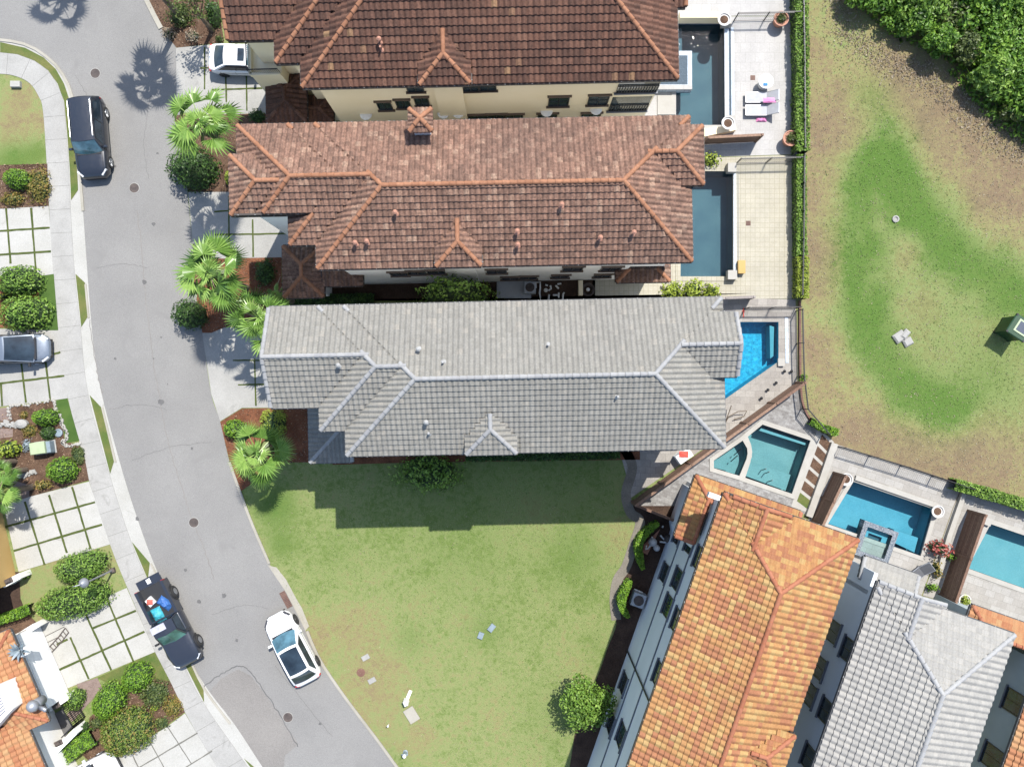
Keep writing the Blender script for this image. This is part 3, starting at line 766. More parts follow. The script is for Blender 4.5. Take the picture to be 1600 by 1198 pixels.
# domed vent on the entry roof
p = at(43, 1108, 4.9); g = MB(); g.tube([(p.x,p.y,3.4),(p.x,p.y,4.3)], .28, 14); g.lathe((p.x,p.y,4.25), [(.30,0),(.36,.12),(.30,.32),(.16,.45),(.03,.5)], 18)
g.bar((p.x+.35,p.y-.1,4.3), (p.x+.85,p.y-.2,4.5), .2, .16); g.build('roof_vent', M['metal_grey'], h7.root, smooth=True)

# ---- yellow wall at the left edge
f8 = math.radians(12.4)
xb = Lc(14, 848, 0, f8)[0]
b8 = [BL(xb-8, xb+.5, Lc(30,912,0,f8)[1]-.3, Lc(3,795,0,f8)[1]+1.5, 3.5, .42)]
h8 = House('garage_house', 'house with a sunlit yellow stucco wall at the left edge', 12.4, b8, 'tile_peach', 'cap_orange', 'stucco_yellow', 'fascia', tw=.33, ex=.32, seed=18)

# ================================================================== ground
def PX(l, z=0.0): return [at(q[0], q[1], z) for q in l]
POOLS = {   # outlines in photo pixels at deck level
 'p1': [(1056,38),(1131,38),(1132,196),(1056,196)],
 'p2': [(1064,268),(1145,268),(1145,432),(1063,432)],
 'p3': [(1105,503),(1216,503),(1216,565),(1105,643)],
 'p4': [(1191,663),(1266,688),(1237,771),(1164,746),(1172,722),(1175,706),(1173,694),(1168,682)],
 'p4s': [(1160,688),(1167,700),(1168,712),(1155,743),(1115,731),(1115,719)],
 'p5': [(1333,752),(1459,795),(1438,868),(1293,818)],
 'p6': [(1547,818),(1650,853),(1626,928),(1511,887)],
}
# lie of the turf: dry (brown) and lush (bright green) patches, grown by soil and watering
DRY = [(1285,400,60,.45),(1290,200,70,.4),(1280,560,45,.35),(1320,680,50,.35),(1420,715,80,.4),(1540,725,90,.35),(1500,200,80,.35),(1570,300,70,.4),(1430,160,60,.3),(1400,90,40,.3),
       (1450,470,30,.18),(1420,400,26,.2),(545,985,60,.26),(590,1060,60,.30),(560,1110,40,.22),(700,960,70,.12),(830,800,60,.2),(960,830,35,.3),(480,990,25,.3),(650,1150,40,.25),(780,1140,60,.12),(900,1040,40,.15),
       (35,150,26,.45),(18,200,35,.4),(65,190,16,.4),(45,900,30,.3),(100,880,22,.3),(165,880,22,.25),(60,950,18,.4),(1270,300,30,.3),(1262,80,25,.3)]
LUSH = [(430,790,34,.6),(440,850,22,.4),(520,860,60,.15),(700,870,80,.1),(900,870,50,.25),(640,1000,25,.25),(760,985,30,.25),(930,1010,30,.15),(860,1120,60,.15),(600,1190,30,.15),(800,760,200,.2),
        (20,250,30,.6),(60,240,20,.4),(50,890,14,.2),(1360,150,34,.35),(1385,195,24,.4),(1470,520,60,.2),(1540,590,50,.25),(1450,640,60,.3),(1580,640,50,.25),(1440,440,70,.22),(1400,200,60,.15),(1560,560,70,.2)]
BANDS = [([(1375,255),(1348,300),(1338,360),(1336,430),(1345,500),(1370,560),(1420,610),(1490,640)], 36, .74),
         ([(1385,262),(1420,300),(1470,365),(1520,410),(1570,450),(1640,505)], 42, .80),
         ([(1395,360),(1378,420),(1383,490),(1400,530)], 16, .22),
         ([(1372,262),(1400,300),(1440,345)], 22, .25), ([(1336,400),(1345,500)], 14, .2)]
def turf(px, py):
    d = .24 if px < 1250 else .48; l = 0.0
    if px > 1250 and py < 60: d = .5
    for x, y, r, a in DRY:
        q = ((px-x)**2+(py-y)**2)/(r*r)
        if q < 6: d += a*math.exp(-q)
    for x, y, r, a in LUSH:
        q = ((px-x)**2+(py-y)**2)/(r*r)
        if q < 6: l += a*math.exp(-q)
    if px > 1250 and py < 720:
        wob = 16*mnoise.noise(Vector((px*.018, py*.018, 3.)))+12*mnoise.noise(Vector((px*.05, py*.05, 9.)))
        for pts, wd, a in BANDS:
            best = 1e9
            for (x0, y0), (x1, y1) in zip(pts, pts[1:]):
                ex, ey = x1-x0, y1-y0; t = max(0, min(1, ((px-x0)*ex+(py-y0)*ey)/(ex*ex+ey*ey)))
                best = min(best, math.hypot(px-x0-ex*t, py-y0-ey*t))
            q = max(0, best+wob-4)/wd
            if q < 2.6: l += a*math.exp(-q*q)
    return max(0, min(1, d-.45*l)), max(0, min(1, l))
def turf_material():
    m, t, b = newmat('turf')
    ad = nd(t, 'ShaderNodeAttribute', attribute_name='dry'); al = nd(t, 'ShaderNodeAttribute', attribute_name='lush')
    g = nd(t, 'ShaderNodeNewGeometry')
    n1 = tex_noise(t, .55, 8, .72, .6); n2 = tex_noise(t, 3.2, 7, .75, .6); n3 = tex_noise(t, 16, 4, .8)
    s = math_(t, 'ADD', math_(t, 'MULTIPLY', math_(t, 'SUBTRACT', n1.outputs['Fac'], .5), 1.1), math_(t, 'MULTIPLY', math_(t, 'SUBTRACT', n2.outputs['Fac'], .5), 1.5))
    dry = math_(t, 'ADD', ad.outputs['Fac'], s, True)
    lush = math_(t, 'ADD', al.outputs['Fac'], math_(t, 'MULTIPLY', s, math_(t, 'MULTIPLY', math_(t, 'MINIMUM', al.outputs['Fac'], .5), 3.2)), True)
    c = ramp(t, dry, [(0, C(150,174,96)), (.3, C(188,200,132)), (.55, C(196,188,132)), (.8, C(188,168,130)), (1, C(178,154,126))])
    col = mixc(t, c.outputs[0], C(120,160,74), math_(t, 'MULTIPLY', lush, .95))
    gr = ramp(t, n3.outputs['Fac'], [(.22, (.60,.64,.58)), (.5, (1,1,1)), (.8, (1.24,1.22,1.18))])
    col = mixc(t, col, gr.outputs[0], blend='MULTIPLY', f=1)
    n4 = tex_noise(t, 3.2, 6, .75, 1.5); r4 = ramp(t, n4.outputs['Fac'], [(.60, (1,1,1)), (.72, (.66,.76,.58))])
    col = mixc(t, col, r4.outputs[0], blend='MULTIPLY', f=1)
    t.links.new(col, b.inputs['Base Color']); b.inputs['Roughness'].default_value = .95; b.inputs['Specular IOR Level'].default_value = .1
    bump(t, b, n3.outputs['Fac'], .9, .05)
    return m
M['turf'] = turf_material()
def build_ground():
    xs = [-900,-300,-80]+[-36+.4*i for i in range(181)]+[80,300,900]
    ys = [-900,-300,-80]+[-28+.4*i for i in range(141)]+[80,300,900]
    poolw = [PX(p) for p in POOLS.values()]
    boxes = [(min(q.x for q in P)-.4, max(q.x for q in P)+.4, min(q.y for q in P)-.4, max(q.y for q in P)+.4, P) for P in poolw]
    v = [(x, y, 0) for y in ys for x in xs]; f = []; D = []; Lh = []
    nx = len(xs)
    for j in range(len(ys)-1):
        for i in range(nx-1):
            cx, cy = (xs[i]+xs[i+1])/2, (ys[j]+ys[j+1])/2; hole = False
            for x0, x1, y0, y1, P in boxes:
                if x0 < cx < x1 and y0 < cy < y1:
                    for ox in (-.3, 0, .3):
                        for oy in (-.3, 0, .3):
                            if inside((cx+ox, cy+oy), P): hole = True
            if hole: continue
            f.append((j*nx+i, j*nx+i+1, (j+1)*nx+i+1, (j+1)*nx+i))
    o = mk('ground', v, f, M['turf'], kind='structure')
    for y in ys:
        for x in xs:
            d, l = turf(800+x*FPX/H0, 599-y*FPX/H0); D.append(d); Lh.append(l)
    for nme, val in (('dry', D), ('lush', Lh)):
        a = o.data.attributes.new(nme, 'FLOAT', 'POINT'); a.data.foreach_set('value', val)
build_ground()

# ------------------------------------------------------------------ road, pavement, drives
roadL = [(-60,62),(0,63),(40,70),(66,84),(90,105),(106,131),(114,155),(120,200),(126,280),(130,330),(135,400),(142,495),(149,560),(159,615),(179,692),(202,771),(229,850),(252,908),(274,970),(297,1030),(326,1078),(368,1133),(412,1200),(450,1255)]
roadR = [(664,1255),(621,1198),(589,1154),(539,1088),(500,1030),(471,972),(447,925),(421,880),(395,820),(376,770),(359,722),(344,658),(330,615),(318,530),(308,440),(300,370),(294,310),(286,230),(278,140),(275,75),(252,45),(229,0),(205,-60)]
rl = [q for q in smooth_line(PX(roadL), 5)]; rr = [q for q in smooth_line(PX(roadR), 5)]
sheet('road', rl+rr+[at(-60,-60)], .010, M['asphalt'], world=True)
sheet('road_patch', [(318,1090),(345,1060),(372,1045),(392,1055),(430,1105),(466,1162),(445,1180),(440,1255),(420,1215),(368,1140)], .014, M['asphalt_patch'])
# crack sealant lines and the paving seam
def crack(pts, wd, seed, mat='asphalt_dark', z=.018, name='road_seam'):
    rng = random.Random(seed); P = []
    L = smooth_line(PX(pts), 10)
    for q in L: P.append(q+Vector((rng.uniform(-.05,.05), rng.uniform(-.05,.05), 0)))
    sheet(name, ribbon_poly(P, wd), z, M[mat], world=True)
crack([(215,330),(222,400),(226,450),(236,540),(249,620),(265,700),(284,760),(300,810),(320,860),(335,905)], .05, 3, 'asphalt_patch')
crack([(318,1072),(345,1053),(372,1040),(392,1050),(430,1105),(466,1165)], .07, 4)
crack([(140,500),(150,570),(160,615)], .05, 6, 'asphalt_patch')
for i_, pts_ in enumerate(([(150,420),(190,412),(230,418)],[(118,118),(135,150),(150,210)],[(170,640),(215,632),(262,640)],[(330,960),(380,945),(420,950)],[(236,150),(225,220),(232,280)],[(430,1040),(470,1090),(520,1150)],[(205,720),(260,700),(330,690)])): crack(pts_, .018, 20+i_, 'asphalt_dark', .0178, 'road_crack')
for x, y, r in ((226,441,.16),(180,560,.10),(240,350,.12),(215,810,.14),(290,890,.12),(350,930,.15),(300,700,.09),(180,260,.1),(246,240,.08),(370,1000,.1),(240,560,.06),(262,600,.05),(500,1130,.1),(252,628,.2),(311,939,.14),(252,527,.07)):
    rng = random.Random(x); p = at(x, y); sheet('oil_stain', [p+Vector((math.cos(t*.524)*r*rng.uniform(.6,1.2), math.sin(t*.524)*r*rng.uniform(.6,1.3), 0)) for t in range(12)], .0185, M['asphalt_dark'], world=True)

swO = [(-60,82),(0,81),(26,84),(53,95),(74,110),(89,131),(99,158),(104,210),(108,263),(110,315),(117,426),(126,510),(138,615),(171,739),(205,845),(231,907),(287,1036),(318,1097),(379,1185),(420,1245)]
swI = [(-60,117),(0,116),(26,120),(47,131),(60,150),(67,171),(72,237),(76,308),(83,426),(91,516),(105,615),(124,689),(139,750),(172,850),(198,915),(242,1017),(266,1064),(289,1112),(339,1198),(370,1250)]
soW = smooth_line(PX(swO), 6); siW = smooth_line(PX(swI), 6)
# concrete apron between pavement and road, then the pavement slabs
sheet('sidewalk_base', siW+[q for q in rl[::-1]], .016, M['concrete'], world=True)
def resample(P, n):
    L = [0]
    for i in range(1, len(P)): L.append(L[-1]+(P[i]-P[i-1]).length)
    out = []
    j = 0
    for k in range(n+1):
        s_ = L[-1]*k/n
        while j < len(P)-2 and L[j+1] < s_: j += 1
        t = (s_-L[j])/max(1e-6, L[j+1]-L[j]); out.append(P[j].lerp(P[j+1], min(1, max(0, t))))
    return out
NS = 37
ro = resample(soW, NS*4)
def closest(P, q):
    best = None
    for a, b in zip(P, P[1:]):
        e = b-a; t = max(0, min(1, (q-a).dot(e)/max(1e-9, e.dot(e)))); c = a+e*t
        if best is None or (c-q).length < best[0]: best = ((c-q).length, c)
    return best[1]
ri = [closest(siW, q) for q in ro]
sj = MB()
sheet('sidewalk_joint', ro+ri[::-1], .020, M['joint'], world=True)
for k in range(NS):
    P = ro[k*4:k*4+5]; Q = ri[k*4:k*4+5]
    e = (P[1]-P[0]).normalized()*.009
    n_ = (Q[0]-P[0]).normalized()*.009
    P = [p+n_ for p in P]; Q = [q-n_ for q in Q]
    P[0] = P[0]+e; P[-1] = P[-1]-e; Q[0] = Q[0]+e; Q[-1] = Q[-1]-e
    sj.prism([(p.x,p.y) for p in P+Q[::-1]], .0206, .025)
sj.build('sidewalk', M['concrete_grey'], kind='structure')
for P in ([(0,66),(39,75),(68,90),(87,108),(100,131),(108,155),(112,185),(118,240),(121,276),(122,297),(111,313),(109,263),(105,210),(100,158),(90,131),(75,110),(54,95),(27,85),(0,82)],
          [(118,428),(133,442),(137,495),(127,511)], [(140,617),(158,636),(178,721),(172,740)], [(206,846),(234,879),(231,905)],
          [(287,1034),(298,1033),(318,1078),(319,1097)], [(381,1184),(406,1205),(430,1250)]):
    sheet('verge_grass', P, .034, M['grass_verge'])
def curb(name, pts, wd=.16, h=.09, mat='curb', off=0.0):
    W = resample(pts, max(4, int(sum((pts[i+1]-pts[i]).length for i in range(len(pts)-1))/.8)))
    poly = ribbon_poly(W, wd)
    b = MB(); b.prism([(q.x, q.y) for q in poly], .0, h); return b.build(name, M[mat], kind='structure')
curb('kerb', rl[:46], .17, .07); curb('kerb', [q for q in smooth_line(PX([(134,444),(139,497)]), 3)], .12, .06); curb('kerb', smooth_line(PX([(160,636),(181,722)]), 3), .12, .06)
curb('kerb', smooth_line(PX([(236,880),(250,906)]), 3), .1, .06); curb('kerb', smooth_line(PX([(300,1036),(321,1078),(360,1130)]), 3), .13, .06)
curb('kerb', smooth_line(PX([(359,722),(376,770),(395,820),(421,880)]), 5), .16, .08)
curb('kerb', smooth_line(PX([(480,985),(500,1030),(539,1088),(589,1154),(621,1198),(664,1255)]), 5), .17, .08)
curb('kerb', smooth_line(PX([(205,-60),(229,0),(252,45)]), 5), .3, .08)
sheet('storm_inlet_apron', [(418,882),(424,884),(432,886),(447,905),(463,935),(472,950),(483,978),(477,985),(471,972),(447,925)], .030, M['curb'])
g = MB(); p = at(447, 936); a_ = math.atan2(-(-.885), .466)
ang = math.atan2(at(455,950).y-at(440,922).y, at(455,950).x-at(440,922).x)
g.box((p.x,p.y,.03), 1.1, .36, .04, ang)
for i in range(11): q = p+Vector((math.cos(ang), math.sin(ang), 0))*(-.5+.1*i); g.box((q.x,q.y,.07), .035, .34, .02, ang, 1)
tag(g.build('storm_grate', [M['iron_red'], M['iron']]), 'rusty red storm drain grate set in the kerb beside the white car', 'drain grate')
# drives: concrete with grass-filled joints
def drive(name, poly, lines, mat='concrete', wd=.13, z=.024, gm='grass_strip'):
    sheet(name, poly, z, M[mat])
    for i, (x0, y0, x1, y1) in enumerate(lines):
        a, b = at(x0, y0), at(x1, y1); n = max(3, int((b-a).length/.35)); rng = random.Random(int(x0*3+y0)); P = []
        for k in range(n+1): q = a.lerp(b, k/n); P.append(q)
        poly_ = ribbon_poly(P, wd); poly_ = [q+Vector((rng.uniform(-.014,.014), rng.uniform(-.014,.014), 0)) for q in poly_]
        sheet('joint_grass', poly_, z+.006+.003*i, M[gm], world=True)
drive('driveway', [(-60,330),(76,322),(84,428),(58,432),(-60,440)], [(10,326,17,412),(49,325,57,430),(-60,365,78,356),(-60,402,80,393)])
drive('driveway', [(-60,512),(91,516),(106,622),(85,625),(0,635),(-60,640)], [(33,560,41,629),(71,560,79,625),(-60,606,101,587),(85,553,95,550),(2,600,4,634)], 'concrete_grey')
drive('driveway', [(139,752),(172,850),(29,893),(5,789),(45,776)], [(39,783,70,882),(77,773,105,863),(113,760,142,857),(8,823,149,784),(22,860,160,819)])
drive('driveway', [(198,918),(242,1018),(100,1077),(78,1088),(40,1000),(60,975),(100,960)], [(166,932,209,1033),(134,958,174,1046),(110,995,139,1060),(90,1047,226,986),(145,981,213,953),(89,1006,106,998)])
drive('driveway', [(262,1134),(289,1114),(340,1200),(372,1255),(150,1300),(180,1185)], [(261,1133,300,1193),(234,1157,266,1215),(208,1180,225,1215),(218,1198,309,1144),(290,1198,332,1172)], 'concrete', .07, gm='joint')
drive('driveway', [(275,75),(330,70),(480,66),(486,176),(395,178),(330,180),(276,175)], [(320,74,320,140),(353,110,354,160),(385,110,386,174),(313,107,372,106),(331,141,470,136)], 'concrete_grey', .10)
drive('driveway', [(294,300),(380,296),(460,300),(462,404),(330,404),(301,380)], [(358,306,358,380),(395,343,396,402),(335,331,364,329),(335,367,462,365)], 'concrete_grey', .10)
drive('driveway', [(316,520),(345,512),(500,505),(500,636),(378,637),(344,658),(330,615)], [(398,560,400,634),(364,563,500,562),(372,601,500,599)], 'concrete_grey', .10)
# planting beds
sheet('mulch_bed', [(344,659),(378,638),(500,637),(540,722),(442,722),(375,768),(359,722)], .028, M['mulch_red'])
sheet('mulch_bed', [(510,706),(1000,698),(1000,718),(660,722),(520,726)], .026, M['mulch_red'])
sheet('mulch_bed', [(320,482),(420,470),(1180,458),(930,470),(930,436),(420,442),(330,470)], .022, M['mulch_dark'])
sheet('mulch_bed', [(297,405),(440,402),(440,475),(330,520),(316,520)], .030, M['mulch_red'])
sheet('mulch_bed', [(272,180),(400,178),(470,180),(470,300),(294,300),(282,230)], .030, M['mulch'])
sheet('mulch_bed', [(229,0),(335,-40),(350,66),(276,75),(252,45)], .028, M['mulch'])
sheet('mulch_bed', [(0,258),(74,256),(76,322),(0,326),(-30,326),(-30,258)], .026, M['mulch'])
sheet('mulch_bed', [(17,636),(82,626),(97,660),(101,690),(124,694),(131,708),(139,750),(45,776),(0,790),(0,640)], .026, M['mulch'])
sheet('mulch_bed', [(-30,432),(60,430),(70,480),(88,500),(60,512),(-30,512)], .026, M['mulch_red'])
sheet('lawn_strip', [(58,433),(84,428),(91,516),(66,516)], .031, M['grass_lush'])
sheet('artificial_turf', [(86,626),(105,622),(124,688),(104,692),(98,668)], .034, M['grass_lush'])
sheet('garden_path', [(-30,640),(16,636),(19,655),(-30,662)], .032, M['brick_path'])
sheet('garden_path', [(-30,770),(20,750),(45,757),(46,776),(0,790)], .032, M['brick_path'])
sheet('garden_path', [(-30,668),(20,670),(20,682),(-30,688)], .034, M['brick_path'])
sheet('garden_path', [(120,1068),(152,1058),(160,1075),(112,1128),(104,1115),(125,1095)], .030, M['brick_path'])
sheet('lawn_strip', [(152,1058),(242,1018),(266,1064),(240,1060),(190,1080)], .030, M['grass_verge'])
sheet('mulch_bed', [(190,1080),(240,1050),(266,1064),(289,1112),(250,1140),(150,1198),(130,1180),(140,1120)], .027, M['mulch'])
sheet('mulch_bed', [(-20,985),(45,960),(60,975),(40,1000),(-20,1000)], .027, M['mulch'])
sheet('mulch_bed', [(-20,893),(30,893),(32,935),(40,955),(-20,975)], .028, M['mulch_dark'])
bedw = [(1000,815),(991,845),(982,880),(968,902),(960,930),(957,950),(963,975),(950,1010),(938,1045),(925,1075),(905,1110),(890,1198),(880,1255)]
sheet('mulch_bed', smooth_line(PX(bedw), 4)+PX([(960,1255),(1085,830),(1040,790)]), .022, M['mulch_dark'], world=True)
BEDS = [[(344,659),(378,638),(500,637),(540,722),(442,722),(375,768),(359,722)],[(297,405),(440,402),(440,475),(330,520),(316,520)],[(272,180),(400,178),(470,180),(470,300),(294,300),(282,230)],[(229,0),(335,-40),(350,66),(276,75),(252,45)],
        [(0,258),(74,256),(76,322),(0,326)],[(17,636),(82,626),(97,660),(101,690),(124,694),(131,708),(139,750),(45,776),(0,790),(0,640)],[(190,1080),(240,1050),(266,1064),(289,1112),(250,1140),(150,1198),(130,1180),(140,1120)]]
sheet('gravel_edge', ribbon_poly(smooth_line(PX([(975,700),(988,730),(978,770),(985,800),(1000,815),(990,850),(978,885),(965,905),(960,935),(963,968)]), 5), .62), .026, M['gravel'], world=True)
sheet('mulch_bed', [(985,790),(1000,812),(1075,830),(1090,800),(1060,790)], .0235, M['mulch_dark'])

# ------------------------------------------------------------------ pool terraces
sheet('pool_deck', [(960,26),(1243,26),(1246,241),(1097,246),(960,246)], .022, M['deck_white'], [POOLS['p1']])
sheet('pool_deck', [(1000,-60),(1243,-60),(1243,25),(1000,25)], .022, M['deck_white'])
sheet('pool_deck', [(900,247),(1098,247),(1246,242),(1246,466),(926,470),(926,436),(1000,434)], .022, M['deck_cream'], [POOLS['p2']])
sheet('pool_deck', [(1000,466),(1243,467),(1246,598),(1180,648),(1100,700),(985,778),(978,740),(968,704)], .024, M['deck_trav'], [POOLS['p3']])
sheet('pool_deck', [(1246,600),(1256,640),(1266,660),(1303,690),(1262,800),(1240,810),(1060,850),(1054,812),(987,786)], .022, M['deck_cobble'], [POOLS['p4'], POOLS['p4s']])
sheet('pool_deck', [(1307,694),(1504,757),(1490,790),(1440,930),(1260,870),(1264,800)], .023, M['deck_trav_b'], [POOLS['p5']])
sheet('pool_deck', [(1505,758),(1720,830),(1680,1000),(1460,935),(1442,930),(1491,790)], .022, M['deck_trav_b'], [POOLS['p6']])
# stepping strip of bark squares
sheet('path', [(1278,668),(1303,690),(1262,800),(1236,792)], .028, M['coping'])
P0, P1, P2, P3 = at(1282,676), at(1301,690), at(1241,785), at(1263,797)
for k in range(6):
    a0, a1 = (k+.12)/6, (k+.86)/6
    sheet('bark_square', [P0.lerp(P2,a0)+Vector((.12,0,0)), P1.lerp(P3,a0)-Vector((.12,0,0)), P1.lerp(P3,a1)-Vector((.12,0,0)), P0.lerp(P2,a1)+Vector((.12,0,0))], .033, M['mulch'] if k < 5 else M['grass_verge'], world=True)
sheet('patio_stain', [(1063,793),(1078,797),(1072,822),(1055,818)], .029, M['asphalt_dark'])

M['plaster_teal'] = rough_mat('plaster_teal', (.046,.082,.108,1), (.066,.108,.130,1), .8, 12, .2, .8, 0)
M['plaster_sea'] = rough_mat('plaster_sea', (.105,.205,.215,1), (.135,.24,.245,1), .8, 12, .2, .8, 0)
M['plaster_ripple_lit'] = rough_mat('plaster_ripple_lit', (.012,.21,.34,1), (.05,.36,.48,1), 4.0, 6, .5, .8, 0)  # strong mottle in the blue plaster paints rippling light on the pool floor
M['plaster_blue'] = rough_mat('plaster_blue', (.055,.215,.29,1), (.085,.26,.335,1), .8, 12, .18, .8, 0)
M['plaster_aqua'] = rough_mat('plaster_aqua', (.10,.235,.265,1), (.13,.265,.29,1), .8, 12, .15, .8, 0)
M['tile_pool_dark'] = grid_mat('tile_pool_dark', (.03,.055,.08,1), (.05,.08,.11,1), (.08,.10,.12,1), .06, .06, 0, .006, amt=.3)
M['tile_pool_speck'] = grid_mat('tile_pool_speck', (.10,.12,.15,1), (.26,.28,.30,1), (.05,.06,.07,1), .07, .07, math.radians(19), .006, amt=.4, offset=0)
M['tile_pool_pale'] = grid_mat('tile_pool_pale', (.30,.36,.42,1), (.42,.48,.54,1), (.5,.54,.58,1), .10, .10, 0, .008, amt=.3)
M['water_clear'] = water_mat('water_clear', (.80,.95,.97,1))
M['water_blue'] = water_mat('water_blue', (.62,.90,.97,1))
def pool(label, key, floor, wall='tile_pool_dark', depth=1.35, cop=.30, water='water_clear', wl=-.10, grp='swimming pools behind the townhouses', copm='coping', copsides=None):
    P = PX(POOLS[key], 0); c = sum((q for q in P), Vector())/len(P)
    n = len(P); area = sum(P[i].x*P[(i+1)%n].y-P[(i+1)%n].x*P[i].y for i in range(n))
    if area < 0: P = P[::-1]
    root = thing('swimming_pool', label, 'pool', (c.x, c.y, 0), grp)
    b = MB(); zt = .024
    v = [(q.x,q.y,zt) for q in P]+[(q.x,q.y,-depth) for q in P]
    b.add(v, [(i,n+i,n+(i+1)%n,(i+1)%n)[::-1] for i in range(n)], 0)
    b.build('basin_wall', M[floor], root)
    tl = MB(); Q = []
    for i in range(n):
        d1 = (P[i]-P[i-1]).normalized(); d2 = (P[(i+1)%n]-P[i]).normalized(); t = d1+d2
        t = t.normalized(); nn = Vector((-t.y, t.x, 0)); k = 1/max(.5, nn.dot(Vector((-d1.y,d1.x,0)))); Q.append((nn, k))
    ins = [P[i]+Q[i][0]*.008*Q[i][1] for i in range(n)]
    tl.add([(q.x,q.y,zt) for q in ins]+[(q.x,q.y,-.28) for q in ins], [(i,n+i,n+(i+1)%n,(i+1)%n)[::-1] for i in range(n)], 0)
    tl.build('waterline_tile', M[wall], root)
    f = sheet('basin_floor', [Vector((q.x,q.y,0)) for q in P], -depth, M[floor], kind=None, world=True)
    def adopt(o):
        for vv in o.data.vertices: vv.co -= root.location
        o.parent = root
    adopt(f)
    wv = sheet('water', [Vector((q.x,q.y,0)) for q in ins], wl, M[water], kind=None, world=True); adopt(wv)
    if cop > 0:
        out = [P[i]-Q[i][0]*cop*Q[i][1] for i in range(n)]
        cp = MB(); inn = P
        for i in range(n):
            j = (i+1) % n
            if copsides and i not in copsides: continue
            z1 = .065+(.007 if key == 'p4s' else 0)
            V = [(inn[i].x,inn[i].y,z1),(inn[j].x,inn[j].y,z1),(out[j].x,out[j].y,z1),(out[i].x,out[i].y,z1)]
            V += [(q[0],q[1],.0) for q in V]
            cp.add(V, [(0,3,2,1),(4,5,6,7)]+[(k_,(k_+1)%4,4+(k_+1)%4,4+k_) for k_ in range(4)], 0)
        cp.build('coping', M[copm], root)
    return root
def pbox(root, name, px, z0, z1, mat, world=False):
    P = px if world else PX(px); b = MB(); b.prism([(q.x,q.y) for q in P], z0, z1); return b.build(name, M[mat], root)
r = pool('dark teal rectangular pool beside the white terrace with two round planters', 'p1', 'plaster_teal', cop=.28, copm='deck_white', depth=1.5)
pbox(r, 'overflow_ledge', [(1131.5,46),(1138,46),(1139,192),(1132.5,192)], -.3, .09, 'tile_pool_pale')
pbox(r, 'overflow_channel', [(1138.6,44),(1141,44),(1142,194),(1139.6,194)], .02, .05, 'tile_pool_dark')
pbox(r, 'overflow_rim', [(1141.5,44),(1146,44),(1147,194),(1142.5,194)], .0, .07, 'tile_pool_pale')
sp = pbox(r, 'spa_wall', [(1006,84),(1079,84),(1079,144),(1006,144)], -.2, .42, 'tile_pool_pale')
pbox(r, 'spa_water', [(1012,91),(1072,91),(1072,136),(1012,136)], .41, .426, 'tile_pool_dark')
pbox(r, 'spa_rim', [(1006,137),(1079,137),(1079,144),(1006,144)], .40, .46, 'deck_white')
pbox(r, 'stone_pad', [(1027,150),(1055,150),(1055,180),(1027,180)], .02, .10, 'coping')
pbox(r, 'column', [(1125,33),(1139,33),(1139,45),(1125,45)], .0, .7, 'coping'); pbox(r, 'column', [(1131,186),(1144,186),(1144,198),(1131,198)], .0, .7, 'coping')
pbox(r, 'pool_step', [(1057,39),(1068,39),(1068,80),(1057,80)], -1.2, -.5, 'plaster_teal')
r = pool('dark teal pool beside the cream tiled terrace', 'p2', 'plaster_teal', cop=.30, copm='deck_cream', depth=1.5)
pbox(r, 'overflow_ledge', [(1145.5,272),(1149.5,272),(1150,428),(1145.5,428)], -.3, .10, 'tile_pool_pale')
pbox(r, 'overflow_channel', [(1150.4,272),(1153,272),(1153.4,434),(1150.6,434)], .0, .055, 'tile_pool_dark')
pbox(r, 'column', [(1134,258),(1147,258),(1147,272),(1134,272)], 0, .55, 'coping'); pbox(r, 'column', [(1134,424),(1148,424),(1148,438),(1134,438)], 0, .55, 'coping')
r = pool('bright blue pool with a slanting edge beside the grey roof', 'p3', 'plaster_ripple_lit', 'plaster_ripple_lit', cop=.34, water='water_blue', depth=1.25, copm='deck_trav')
pbox(r, 'pool_step', [(1205,508),(1212,510),(1211,556),(1206,560)], -1.2, -.32, 'plaster_aqua')
pbox(r, 'overflow_ledge', [(1217,508),(1223,508),(1223,560),(1217,560)], -.1, .05, 'tile_pool_pale')
pbox(r, 'spill_channel', [(1226,496),(1231,496),(1232,567),(1227,567)], .02, .05, 'tile_pool_pale')
pbox(r, 'corner_block', [(1214,560),(1224,560),(1224,572),(1214,572)], .03, .25, 'coping')
r = pool('sea green pool with a small attached spa between the fence and orange roof', 'p4', 'plaster_sea', cop=.28, depth=1.35)
pbox(r, 'pool_step', [(1192,669),(1262,692),(1261,696),(1189,673)], -1.2, -.35, 'plaster_aqua')
pbox(r, 'pool_step', [(1166,744),(1176,722),(1204,731),(1240,743),(1232,768)], -1.2, -.55, 'plaster_sea')
for q in ((1193,736),(1198,741),(1203,754)): p = at(*q); g = MB(); g.tube([(p.x,p.y,-.5),(p.x+.05,p.y+.2,.35)], .03, 8); g.build('handrail', M['metal_black'], r)
P = POOLS['p4s']; POOLS['p4s'] = P
r2 = pool('small triangular spa pool beside the sea green pool', 'p4s', 'plaster_sea', cop=.26, depth=.95, wl=-.06)
pbox(r2, 'spa_bench', [(1116,720),(1122,716),(1140,737),(1116,731)], -.9, -.4, 'plaster_sea')
for q in ((1150,712),(1145,722)): p = at(*q); g = MB(); g.tube([(p.x,p.y,-.5),(p.x+.25,p.y+.45,.2)], .03, 8); g.build('handrail', M['metal_black'], r2)
r = pool('blue pool with a raised square speckled spa', 'p5', 'plaster_blue', cop=.26, depth=1.45)
pbox(r, 'waterfall_ledge', [(1336,742),(1463,786),(1461,793),(1334,749)], .0, .22, 'coping')
SP = PX([(1347,811),(1400,830),(1382,881),(1330,863)]); cS = sum(SP, Vector())/4
